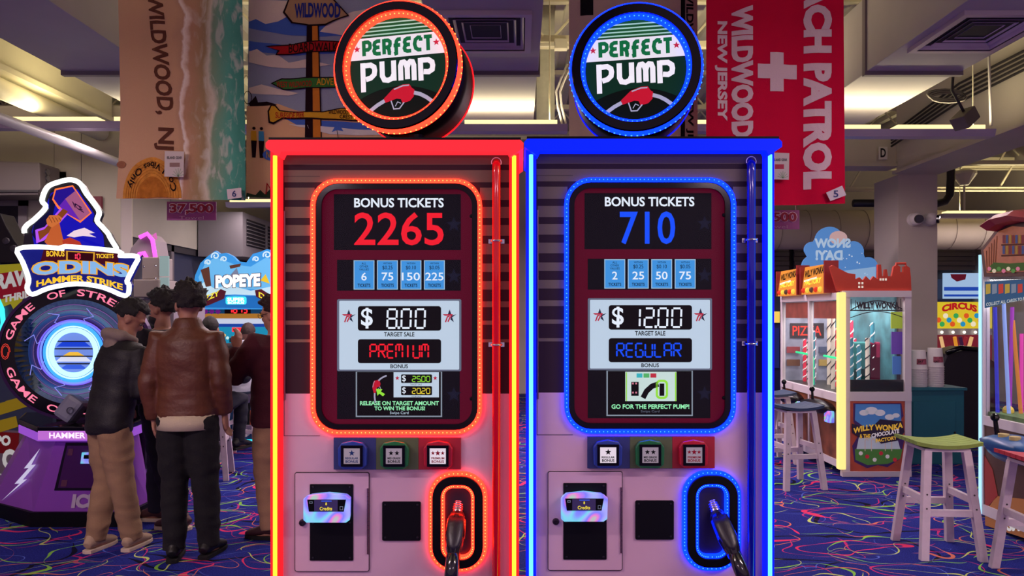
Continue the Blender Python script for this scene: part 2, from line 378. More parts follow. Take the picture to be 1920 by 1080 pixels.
# reflections in the glass, modelled as rows of glowing balls with a cable
for zz, nb, nm in ((2.02, 14, 'upper'), (1.56, 16, 'lower')):
    t = thing('bulb_reflection', f'{nm} row of reflected warm bulbs in the dark windows', 'reflection', (XL - .3, 9, zz)); b = MB(); b.tube([(XL - .3, 9.5, zz + .02), (XL - .3, 14.6, zz + .02)], .008, 6); b.build('cable', dark_m, t)
    for i in range(nb): b = MB(); b.ball((XL - .05, 9.6 + i * 5.0 / nb, zz), .03, n=8, m=6); b.build('bulb_glint', E('reflected_bulb', (255, 214, 150), 2.0), t)
b = MB(); b.cyl((W(240, 0, 8.8).x, 8.8, 0), (W(240, 0, 8.8).x, 8.8, 4.86), .05, n=16); tag(b.build('steel_post', pipe_m), 'cream steel post left of the towels', 'post')
# air ducts with diffusers
def duct(x0, x1, y1, label, vent):
    z0, z1 = 3.6, 4.25; yf = 6.1
    t = thing('air_duct', label, 'duct', ((x0 + x1) / 2, 4, z0), 0, 'ceiling air ducts')
    ys = [-.9, 1.6, 3.4, 4.6, yf]
    for i in range(4): b = MB(); b.box(x0, x1, ys[i] + .004, ys[i + 1] - .004, z0, z1); b.build('duct_section', duct_m, t, bevel=.006)
    b = MB(); b.box(x0 - .015, x1 + .015, yf - .02, yf + .03, z0 - .03, z1 + .02); b.build('duct_flange', M('flange', (120, 108, 116), .5), t)
    b = MB(); b.box(x0 + .01, x1 - .01, yf + .03, y1, z0, z1 - .02); b.build('duct_section', duct_m, t, bevel=.006)
    if vent:
        va, vb = 4.86, 5.58; xa, xb = x0 + .07, x1 - .07; nn = 6
        for i in range(nn):
            k = i / nn; a = (xb - xa) * .5 * k; c = (vb - va) * .5 * k; h = .012 + .004 * i; b = MB(); p = Pl(1)
            xo = [(xa + a, va + c), (xb - a, va + c), (xb - a, vb - c), (xa + a, vb - c)]; g = .046 if i == 0 else .026
            xi = [(xa + a + g, va + c + g), (xb - a - g, va + c + g), (xb - a - g, vb - c - g), (xa + a + g, vb - c - g)]
            class Z: 
                n = Vector((0, 0, 1))
                def __init__(s, z): s.z = z
                def P(s, x, y): return Vector((x, y, s.z))
            zz = z0 - .030 + i * .006
            A = [Vector((x, y, zz)) for x, y in xo]; B2 = [Vector((x, y, zz + .026 if i else zz)) for x, y in xi]; A2 = [v + Vector((0, 0, .03 if i == 0 else .004)) for v in A]; B3 = [v + Vector((0, 0, .004)) for v in B2]
            b.add(A + B2 + A2 + B3, [f for j in range(4) for f in ((j, (j + 1) % 4, 4 + (j + 1) % 4, 4 + j), (8 + j, 12 + j, 12 + (j + 1) % 4, 8 + (j + 1) % 4), (j, 8 + j, 8 + (j + 1) % 4, (j + 1) % 4), (4 + j, 4 + (j + 1) % 4, 12 + (j + 1) % 4, 12 + j))])
            b.build('diffuser_frame' if i == 0 else 'diffuser_vane', M('diffuser', (196, 180, 196), .35, .3), t)
        b = MB(); b.box(xa + .02, xb - .02, va + .02, vb - .02, z0 - .001, z0 + .001); b.build('diffuser_throat', M('throat_dark', (34, 30, 36), .7), t)
    return t
duct(-3.76, -3.0, 7.6, 'big grey air duct at the upper left above the sandy towel', False)
duct(-.63, .15, 7.72, 'grey air duct with a square diffuser behind the red drum sign', True)
duct(2.85, 3.63, 7.8, 'grey air duct with a square diffuser at the upper right', True)
# beams and columns
bm_m = M('beam_paint', (192, 184, 172), .6, var=.05, vs=2)
b = MB(); b.box(4.83, 5.32, -.9, 9.49, 3.43, 4.3); b.box(4.78, 5.37, -.9, 9.5, 3.4, 3.44); struct('beam_right', b, bm_m).name = 'trim_2'
b = MB(); b.box(4.86, 5.36, 9.5, 10.15, 0, 3.4); o = struct('column', b, wall_m); o.name = 'wall_column'
b = MB(); b.box(3.0, 4.855, 9.5, 9.75, 3.53, 3.86); b.box(3.0, 4.86, 9.46, 9.79, 3.5, 3.54); struct('beam_cross', b, bm_m).name = 'trim_3'
b = MB(); b.box(-5.1, -4.66, -.9, 8.45, 3.82, 4.6); b.box(-5.2, -4.6, -.9, 8.45, 3.78, 3.83); struct('beam_left', b, M('beam_cream', (206, 198, 166), .6, var=.05, vs=2)).name = 'trim_4'
t = MB(); t.rect(Pl(9.44), 1648, 275, 1664, 299, .01); dq = t.build('letter_sign', M('card_white', (220, 214, 210), .6)); tag(dq, 'white card with a black letter D on the cross beam', 'sign'); text('D', Pl(9.435), (1651, 278, 1661, 295), M('ink_black', (14, 12, 14), .6), dq, bold=.03)
def run(name, label, cat, pts, r, mat, n=12):
    b = MB(); b.tube(pts, r, n); return tag(b.build(name, mat, smooth=True), label, cat)
run('fat_pipe', 'thick cream pipe lit from below at the left ceiling', 'pipe', [(-4.76, -.8, 3.67), (-4.76, 8.4, 3.67)], .095, pipe_m, 18)
run('thin_pipe', 'thin white pipe under the light fixture at the left', 'pipe', [(-4.2, -.8, 3.19), (-4.2, 8.4, 3.19)], .045, M('pipe_white', (205, 200, 200), .5))
# open web roof joists
for i, yy in enumerate((3.2, 5.4, 7.6, 9.9, 11.6, 13.2)):
    t = thing('roof_joist', ('roof joist nearest the camera', 'second roof joist from the camera', 'third roof joist from the camera', 'roof joist just behind the column', 'roof joist above the round duct', 'farthest roof joist by the back wall')[i], 'joist', (0, yy, 4.3), 0, 'open web roof joists')
    b = MB(); b.box(-8.8, 8.8, yy - .04, yy + .04, 4.80, 4.86); b.build('top_chord', pipe_m, t); b = MB(); b.box(-8.8, 8.8, yy - .04, yy + .04, 4.34, 4.40); b.build('bottom_chord', pipe_m, t)
    b = MB(); x = -8.7; k = 0
    while x < 8.6: b.bar((x, yy, 4.40 if k % 2 else 4.80), (x + .36, yy, 4.80 if k % 2 else 4.40), .02, .02); x += .36; k += 1
    b.build('web', pipe_m, t)
# lower frame lines at the far right and behind
for i, (yy, zz, xa, xb) in enumerate(((11.0, 3.86, 3.2, 8.8), (11.9, 3.62, 2.6, 8.8), (12.6, 4.1, 3.0, 8.8))):
    t = thing('service_rail', f'{("lower front", "lowest", "upper rear")[i]} cream service rail above the round duct', 'rail', (xa, yy, zz)); b = MB(); b.box(xa, xb, yy - .03, yy + .03, zz - .03, zz + .03); b.box(xa, xb, yy - .05, yy + .05, zz - .034, zz - .026); b.build('rail', pipe_m, t)
    x = xa + .3
    while x < xb: b = MB(); b.bar((x, yy, zz), (x + .25, yy, zz + .42), .025, .025); x += .8; b.build('brace', pipe_m, t)
run('black_drain', 'black drain pipe bending behind the column', 'pipe', [W(1600, 381, 10.6), W(1690, 381, 10.6), W(1756, 382, 10.6), W(1772, 378, 10.6), W(1781, 366, 10.6), W(1783, 335, 10.6), W(1783, 150, 10.6)], .055, M('drain_black', (24, 22, 26), .4))
b = MB(); c = W(1808, 395, 11.2); b.lathe((c.x, c.y, 0), [(.015, c.z), (.015, 3.55), (.06, 3.56), (.17, 3.72), (.17, 3.76), (.06, 3.80)], 18, 'z'); tag(b.build('ceiling_fixture', pipe_m), 'cream conical ceiling fixture on a thin stem right of the column', 'fixture')
# fabric round duct across the back
t = thing('round_duct', 'long round cream fabric air duct across the back of the hall', 'duct', (4, 12.5, 3.0)); b = MB(); b.tube([(2.2, 12.5, 3.03), (8.8, 12.5, 3.03)], .33, 28); b.build('sleeve', M('fabric_duct', (190, 178, 160), .8, bump=.3, bs=6), t, smooth=True)
for i in range(14):
    b = MB(); b.tube([(2.4 + i * .48 + .0, 12.5 + .333 * math.cos(R(a)), 3.03 + .333 * math.sin(R(a))) for a in range(0, 360, 15)], .006, 5, closed=True); b.build('hoop', M('fabric_seam', (150, 138, 126), .8), t)
# back shutters
for i, (xa, xb) in enumerate(((2.4, 5.2), (5.3, 8.8))):
    t = thing('roller_shutter', ('grey roller shutter behind the cloud sign', 'grey roller shutter right of the column')[i], 'shutter', ((xa + xb) / 2, 14.3, 2.2), 0, 'roller shutters at the back')
    for k in range(8): b = MB(); b.box(xa, xb, 14.3 - (.02 if k % 2 else 0), 14.36, 2.46 + k * .09, 2.54 + k * .09); b.build('slat', M('shutter_grey', (112, 104, 104), .5), t)
b = MB(); b.box(2.2, 8.8, 14.4, 14.6, 2.3, 3.4); struct('lintel', b, dark_m).name = 'trim_5'
b = MB(); b.box(2.2, 8.8, 14.45, 14.5, 0, 2.3); struct('window_3', b, M('back_window', (40, 44, 66), .2, em=.08, ec=(70, 80, 130)))
t = MB(); t.rect(Pl(14.3), 1770, 512, 1838, 560, .05); q = t.build('backlit_menu', E('menu_pale', (170, 200, 235), .8)); tag(q, 'pale blue backlit board seen through the far window', 'sign'); t = MB(); t.rect(Pl(14.29), 1770, 538, 1838, 545); t.rect(Pl(14.29), 1770, 552, 1838, 556); t.build('blue_line', E('menu_blue', (40, 80, 190), .7), q)
t = MB(); t.flat(Pl(14.28), [(1782, 514), (1812, 514), (1810, 524), (1794, 528), (1784, 521)]); t.build('red_shape', E('menu_red', (120, 30, 50), .5), q)
# linear pendant lamps
lamp_up = E('lamp_warm', (255, 228, 160), 1.5); lamp_body = M('lamp_body', (184, 172, 196), .4, .2)
def pendant(xa, xb, yy, zz, label, tilt=0., pw=11):
    L = xb - xa; t = thing('pendant_light', label, 'ceiling light', ((xa + xb) / 2, yy, zz), 0, 'linear pendant lights')
    b = MB(); b.prism([(xa, yy - .03, zz - .055), (xa, yy + .09, zz - .055), (xa, yy + .12, zz + .01), (xa, yy - .05, zz + .01)], (L, 0, 0)); b.build('housing', lamp_body, t)
    n = max(1, round(L / 1.25)); w = L / n
    for i in range(n): b = MB(); b.box(xa + w * i + .06, xa + w * (i + 1) - .10, yy - .045, yy + .11, zz + .011, zz + .05); b.build('tube_lens', lamp_up, t)
    for xx in (xa + .3, xb - .17): b = MB(); b.cyl((xx, yy + .03, zz + .05), (xx, yy + .03, 4.86), .006, n=6); b.build('hanger', pipe_m, t)
    o = area_light('lamp_up', ((xa + xb) / 2, yy + .03, zz + .07), (R(180), 0, 0), L * .94, .1, pw * L, (1.0, .84, .50)); o.location = Vector(o.location) - Vector(t.location); o.parent = t
    o = area_light('lamp_down', ((xa + xb) / 2, yy + .03, zz - .06), (0, 0, 0), L * .94, .1, 13 * L, (1.0, .82, .84)); o.location = Vector(o.location) - Vector(t.location); o.parent = t
yp = 7.1; zz = W(0, 231, yp).z
pendant(W(-260, 0, yp).x, W(440, 0, yp).x, yp, zz, 'linear pendant light at the left under the beam')
pendant(W(452, 0, yp).x, W(1064, 0, yp).x, yp, zz - .03, 'linear pendant light between the two drum signs')
pendant(W(1076, 0, yp).x, W(1470, 0, yp).x, yp, zz - .03, 'linear pendant light behind the blue drum sign')
yq = 6.95; pendant(W(1472, 0, yq).x, W(1862, 0, yq).x, yq, W(0, 246, yq).z, 'linear pendant light at the right with a slanted end')
for i, xx in enumerate((-3.3, 3.3)): pendant(xx - 1.3, xx + 1.3, 1.0, 3.3, ('left', 'right')[i] + ' unseen linear pendant light added above the camera', pw=44)  # row added out of view for more uplight on ducts and ceiling
pendant(W(425, 0, 10.5).x, W(640, 0, 10.5).x, 10.5, W(0, 381, 10.5).z, 'far linear pendant light beside the left edge of the red pump', pw=12)
pendant(W(1766, 0, 11.6).x, W(2150, 0, 11.6).x, 11.6, W(0, 402, 11.6).z, 'far linear pendant light right of the column', pw=12)
# cables on the right beam, junction box
for i in range(5): run('cable_run', ('topmost', 'upper', 'middle', 'lower', 'lowest')[i] + ' black cable along the right beam', 'cable', [(4.76 - .02 * i, 1.0, 4.22 - i * .035), (4.74 - .02 * i, 4.5, 4.20 - i * .05), (4.72, 6.2, 4.06 - i * .04), (4.75, 8.0, 4.10 - i * .05), (4.72, 9.4, 3.9 - i * .04)], .013, M('cable_black', (40, 36, 36), .5), 6)
q = thing('junction_box', 'grey square sensor box hanging from a cable at the upper right', 'box', tuple(W(1811, 220, 6.4))); b = MB(); c = W(1811, 222, 6.4); b.bar(c + Vector((-.06, 0, -.05)), c + Vector((.07, .05, .06)), .14, .12); b.build('case', M('box_grey', (96, 88, 84), .5), q, bevel=.01); b = MB(); b.tube([c + Vector((-.02, 0, .06)), W(1800, 196, 6.4), W(1785, 170, 6.4), W(1790, 100, 6.4), W(1790, 0, 6.4) + Vector((0, 0, .64))], .012, 8); b.build('lead', M('cable_black', (40, 36, 36), .5), q, smooth=True)
run('coiled_cable', 'coil of grey cable above the pendant light at the right', 'cable', [W(1770 + 34 * math.cos(R(a)) + a * .01, 177 + 9 * math.sin(R(a)) + (a // 360) * 3, 6.95) for a in range(0, 1080, 30)], .011, M('cable_grey', (88, 82, 78), .5), 6)
run('white_conduit', 'thin white conduit hanging down to the right pendant light', 'conduit', [W(1853, 70, 7.02), W(1856, 170, 7.02), W(1858, 236, 7.02)], .012, M('pipe_white', (205, 200, 200), .5), 8)
# small fittings between the ducts
b = MB(); b.box(W(1006, 0, 7.9).x, W(1040, 0, 7.9).x, 7.9, 8.3, W(0, 235, 7.9).z, 4.94); tag(b.build('duct_stub', M('galvanised', (186, 184, 170), .4, .2, var=.12, vs=10)), 'pale galvanised box beside the middle duct', 'duct')
for i, dxp in enumerate((0, 7)): run('flex_cable', ('left', 'right')[i] + ' white cable drooping beside the blue drum sign', 'cable', [W(1064 + dxp, 120, 7.2), W(1052 + dxp, 148, 7.2), W(1043 + dxp, 172, 7.2), W(1046 + dxp, 200, 7.2), W(1054 + dxp, 232, 7.2)], .011, M('pipe_white', (205, 200, 200), .5), 8)
b = MB(); b.rect(Pl(7.35), 1040, 72, 1064, 90, .09); b.rect(Pl(7.35), 1006, 80, 1041, 86, .03); tag(b.build('conduit_box', M('conduit_white', (214, 208, 190), .5)), 'white conduit box on the rail left of the blue drum sign', 'box')
b = MB(); b.rect(Pl(7.4), 1008, 66, 1075, 78, .06); tag(b.build('strut_channel', pipe_m), 'cream strut channel between the drum signs', 'rail')
# security cameras on the column
for i, (cx, look) in enumerate(((1717, (-.1, -1, -.1)), (1745, (.8, -.6, -.1)))):
    c = W(cx, 411, 9.44); t = thing('security_camera', ('left white dome camera on the column', 'right white dome camera on the column turned aside')[i], 'camera', tuple(c), 0, 'dome cameras on the column')
    b = MB(); b.cyl(c + Vector((0, .06, 0)), c + Vector((0, .0, 0)), .085, .08, 20); b.build('mount', M('cam_white', (214, 206, 208), .4), t, smooth=False); b = MB(); b.ball(c + Vector((0, -.02, 0)), .08, n=18, m=12); b.build('ball', M('cam_white', (214, 206, 208), .4), t, smooth=True)
    d = Vector(look).normalized(); b = MB(); b.cyl(c + Vector((0, -.02, 0)) + d * .06, c + Vector((0, -.02, 0)) + d * .092, .055, .05, 18); b.build('lens', M('lens_black', (20, 20, 28), .08), t)
# air handling unit on the left side wall
t = thing('air_handler', 'grey air handling unit with louvres under the price sign', 'air unit', (-4.4, 11.0, 2.5)); b = MB(); b.add([(-4.05, 10.8, 3.1), (-4.05, 14.6, 3.1), (-4.05, 14.6, 2.6), (-4.05, 10.8, 2.45), (-4.70, 10.8, 3.1), (-4.70, 14.6, 3.1), (-4.70, 14.6, 2.6), (-4.70, 10.8, 2.45)], [(0, 1, 2, 3), (7, 6, 5, 4), (0, 4, 5, 1), (3, 2, 6, 7), (1, 5, 6, 2), (0, 3, 7, 4)]); b.build('casing', M('ahu_grey', (128, 122, 126), .5), t)
for i in range(4):
    ya = 10.95 + i * .92; b = MB(); b.box(-4.052, -4.045, ya, ya + .80, 2.62, 3.02); lv = b.build('louvre', M('throat_dark', (34, 30, 36), .7), t); b = MB()
    for k in range(7): b.box(-4.05, -4.03, ya, ya + .8, 2.64 + k * .055, 2.655 + k * .055)
    b.build('louvre_blade', M('blade_grey', (110, 106, 108), .5), lv)
# ------------------------------------------------------------------ the two fuel pump games
Y0 = 2.87; MPP = Y0 / F; DXB_ = 474 * Y0 / F
panel_white = M('panel_white', (192, 156, 176), .38, var=.03, vs=5)
panel_dark = M('panel_dark_plum', (44, 28, 38), .6, spec=.15)
stripe_m = M('panel_stripe_taupe', (104, 92, 80), .6, spec=.15)
black_gloss = M('black_gloss', (6, 5, 10), .12, spec=.3)
black_matte = M('black_matte', (6, 5, 12), .5, spec=.15)
black_edge = M('black_edge', (20, 18, 24), .3)
bezel_red = M('bezel_maroon', (60, 0, 20), .4, em=.42, ec=(112, 0, 40), spec=.1)  # glow put into the bezel plate to lift its maroon
lcd_black = M('lcd_black', (5, 4, 10), .5, spec=.1, em=.012, ec=(60, 60, 110))
chrome = M('chrome', (220, 220, 225), .12, 1.0)
steel = M('steel', (150, 150, 155), .3, 1.0)
white_e = E('screen_white', (232, 244, 255), .92); white_p = E('screen_panel', (196, 218, 236), .85); grey_e = E('screen_grey', (110, 118, 140), .7)
black_e = E('screen_black', (6, 4, 8), .5); red_e = E('screen_red', (235, 26, 44), 1.0); blue_e = E('screen_blue', (14, 78, 250), 1.0)
card_e = E('card_blue', (62, 150, 226), .9); card_hi = E('card_edge', (170, 205, 230), .8); green_e = E('screen_mint', (150, 240, 180), .9); lime_e = E('screen_lime', (150, 230, 60), .9)
yell_e = E('screen_yellow', (240, 220, 60), .9); navy_e = E('screen_navy', (40, 50, 80), .7); ink_e = E('screen_ink', (10, 14, 30), .5)
screen_glass = glass('screen_glass', (.96, .96, .96), .025)
SCH = {
 'red': dict(lip=E('red_canopy_glow', (255, 40, 52), 1.25), trim=E('red_trim_glow', (255, 26, 34), 1.5), core=E('red_tube_core', (255, 206, 46), 2.2), led=E('red_led_strip', (255, 32, 18), 9.0),
             bead=E('red_led_bead', (255, 92, 40), 9.0), pipe=M('red_pipe', (190, 6, 22), .12, em=.16, ec=(220, 0, 20), coat=.6), big=red_e, recess=M('red_recess', (120, 24, 44), .4)),  # pipe emission imitates the red light reflected along it
 'blue': dict(lip=E('blue_canopy_glow', (4, 30, 255), 1.25), trim=E('blue_trim_glow', (6, 22, 255), 1.5), core=E('blue_tube_core', (96, 205, 255), 1.9), led=E('blue_led_strip', (2, 26, 255), 9.0),
              bead=E('blue_led_bead', (30, 80, 255), 9.0), pipe=M('blue_pipe', (10, 10, 120), .12, em=.10, ec=(0, 10, 255), coat=.6), big=blue_e, recess=M('blue_recess', (40, 36, 92), .4)),  # pipe emission imitates the blue light reflected along it
}
btn_cols = {'blue': M('button_blue', (36, 62, 150), .3, coat=.5), 'green': M('button_green', (20, 104, 52), .3, coat=.5), 'red': M('button_red', (176, 16, 40), .3, coat=.5)}
sec_cols = {'blue': M('tile_blue', (36, 46, 104), .5), 'green': M('tile_green', (76, 86, 56), .5), 'red': M('tile_red', (150, 14, 38), .5)}
cap_on = E('button_cap_lit', (226, 214, 226), .85); cap_off = E('button_cap', (176, 160, 176), .5)
ink_blue = E('cap_ink_blue', (30, 50, 110), .4); ink_black = E('cap_ink', (20, 18, 26), .3); ink_red = E('cap_ink_red', (150, 20, 50), .4)

def nozzle_icon(pl, x0, y0, s, root, ang=0., flipx=1):
    ca, sa = math.cos(ang), math.sin(ang)
    def T(pts): return [(x0 + s * (flipx * p[0] * ca - p[1] * sa), y0 + s * (flipx * p[0] * sa + p[1] * ca)) for p in pts]
    b = MB(); b.flat(pl, T([(-.10, -.22), (.14, -.30), (.30, -.30), (.36, -.20), (.42, -.16), (.40, .0), (.30, .1), (.12, .14), (.08, .04), (-.02, .02), (-.3, .1), (-.34, .0)]))
    b.build('pump_graphic_body', E('icon_red', (200, 22, 48), .8), root, local=isinstance(pl, PlL))
    b = MB(); b.line(pl, T([(-.32, .05), (-.5, .14), (-.62, .22), (-.78, .34)]), s * .09); b.line(pl, T([(.40, -.09), (.56, -.04), (.70, .04), (.88, .18)]), s * .09)
    b.line(pl.at(-.0004), T([(-.16, .06), (-.10, .26), (.04, .26), (.16, .12)]), s * .03); b.line(pl.at(-.0004), T([(-.06, .2), (.0, .1), (.08, .14)]), s * .02)
    b.line(pl.at(-.0004), T([(-.08, -.2), (.14, -.27), (.29, -.27)]), s * .03)
    b.build('pump_graphic_metal', E('icon_silver', (180, 180, 205), .7), root, local=isinstance(pl, PlL))

def logo_star(pl, cx, cy, r, root, loc=False):
    b = MB(); b.flat(pl, [(cx, cy - r), (cx + r * .24, cy - r * .3), (cx - r * .24, cy - r * .3)]); b.flat(pl, [(cx + r, cy - r * .3), (cx + r * .36, cy + r * .15), (cx + r * .62, cy + r * .85), (cx + r * .1, cy + r * .45), (cx + r * .3, cy - r * .1)])
    b.build('star_mark_dark', navy_e, root, local=loc)
    b = MB(); b.flat(pl, [(cx - r, cy - r * .3), (cx + r * .5, cy - r * .3), (cx + r * .35, cy - r * .08), (cx - r * .7, cy - r * .08)]); b.line(pl, [(cx - r * .6, cy + r * .85), (cx - r * .3, cy + r * .05), (cx, cy + r * .02)], r * .18); b.line(pl, [(cx - r * .25, cy + r * .8), (cx + r * .05, cy + r * .2), (cx + r * .3, cy - r * .1)], r * .18)
    b.build('star_mark_red', E('star_red', (190, 30, 60), .8), root, local=loc)

def sign_drum(root, S, cx, cy, yaw, roll, dx):
    c = W(cx, cy, Y0 - .02); c.x += 0; r = 124.5 * (Y0 - .02) / F
    b = MB(); b.lathe((0, 0, 0), [(r * .80, .03), (r * .965, .03), (r * .965, .265), (r * .3, .265)], 64)
    d = b.build('sign_drum', black_matte, None, smooth=False)
    for p in d.data.polygons: p.use_smooth = abs(p.normal.y) < .5
    d.parent = root; d.location = c - base_of(root); d.rotation_euler = (0, R(roll), R(yaw))
    d['label'] = 'round drum sign on top of the pump'
    ptxt = lambda y: PlL(r / 124.5, y)
    b = MB(); b.lathe((0, 0, 0), [(r * .825, -.012), (r * .950, -.012), (r * .966, -.004), (r * .950, .008), (r * .825, .008), (r * .825, -.012)], 72); b.build('black_ring', black_gloss, d, local=True)
    b = MB(); b.lathe((0, 0, 0), [(r * .93, .002), (r * .985, .002), (r * 1.0, .008), (r * 1.0, .034), (r * .93, .036), (r * .93, .002)], 72); b.build('outer_light_ring', S['led'], d, local=True, smooth=True)
    b = MB(); b.lathe((0, 0, 0), [(r * .76, .030), (r * .762, .016), (r * .825, .0), (r * .826, .030), (r * .76, .030)], 72); b.build('inner_light_ring', S['led'], d, local=True, smooth=True)
    b = MB(); b.lathe((0, 0, 0), [(r * .955, .258), (r * .984, .259), (r * .984, .264), (r * .955, .265), (r * .955, .258)], 72); b.build('rear_light_ring', S['trim'], d, local=True, smooth=True)
    b = MB()
    for k in range(72):
        a = 2 * math.pi * k / 72
        b.ball((r * 1.002 * math.cos(a), .021, r * 1.002 * math.sin(a)), .0035, n=6, m=4); b.ball((r * .80 * math.cos(a), .0075, r * .80 * math.sin(a)), .003, n=6, m=4)
    b.build('led_beads', S['bead'], d, local=True, kind='stuff')
    b = MB(); b.lathe((0, 0, 0), [(0.0001, .0235), (r * .765, .0235), (r * .765, .029), (.0001, .029)], 64); b.build('sign_face', E('sign_black', (8, 16, 14), .7), d, local=True)
    R0 = 94.5; pf = ptxt(.0228)
    def chord(y0, y1, n=14):
        pts = []
        for i in range(n + 1):
            y = y0 + (y1 - y0) * i / n; x = math.sqrt(max(0, R0 * R0 - y * y)); pts.append((x, y))
        return pts + [(-x, y) for x, y in reversed(pts)]
    b = MB(); b.flat(pf, chord(-R0 + .5, -62)); b.build('sign_top_green', E('sign_green', (30, 92, 50), .6), d, local=True)
    b = MB()
    for y in (-88, -81, -74, -67): b.flat(pf.at(-.0006), chord(y, y + 2.6, 2))
    b.build('sign_lines', E('sign_line_mint', (170, 214, 196), .8), d, local=True)
    b = MB(); b.flat(pf, chord(-61, -20)); b.build('sign_white_band', E('sign_white', (236, 232, 240), .85), d, local=True)
    b = MB()
    pts = [(math.sqrt(R0 ** 2 - y * y), y) for y in [-19 + i * 6.5 for i in range(12)]]
    arc = [(math.sqrt(R0 ** 2 - 31 ** 2) * math.cos(R(a)), 58 - 27 * math.sin(R(a)) * 1.0) for a in range(0, 181, 12)]
    arc = [(77 * (1 - i / 7.5), 55 - 20 * (1 - (1 - i / 7.5) ** 2) + 0) for i in range(16)]
    b.flat(pf, pts + arc[0:] + [(-x, y) for x, y in reversed(pts)]); b.build('sign_lower_green', E('sign_dark_green', (14, 52, 38), .6), d, local=True)
    pt = ptxt(.0215)
    deco('PERFECT', pt, lambda a, v: (-68 + 138 * a, -27 - 29 * v), 7.2, E('sign_letter_green', (18, 112, 66), .75), d, gap=.10)
    deco('PUMP', pt, lambda a, v: (-74 + 148 * a, (30 + 14 * (1.0 - 2 * a) ** 2 * (1 if a < .5 else .3) - 5 * math.sin(math.pi * a)) * (1 - v) + (-14) * v), 9.8, E('sign_letter_white', (240, 236, 244), .9), d, gap=.10)
    for xx in (-79, 77):
        b = MB(); b.flat(pt, star_pts(xx, -41, 7)); b.build('sign_star', E('sign_star_red', (200, 40, 70), .8), d, local=True)
    nozzle_icon(pt, -2, 57, 80, d)
    b = MB(); b.cyl((0, .14, -r * 1.12), (0, .14, -r * .9), .07, .06, 20); b.build('sign_neck', black_matte, d, local=True)
    return d

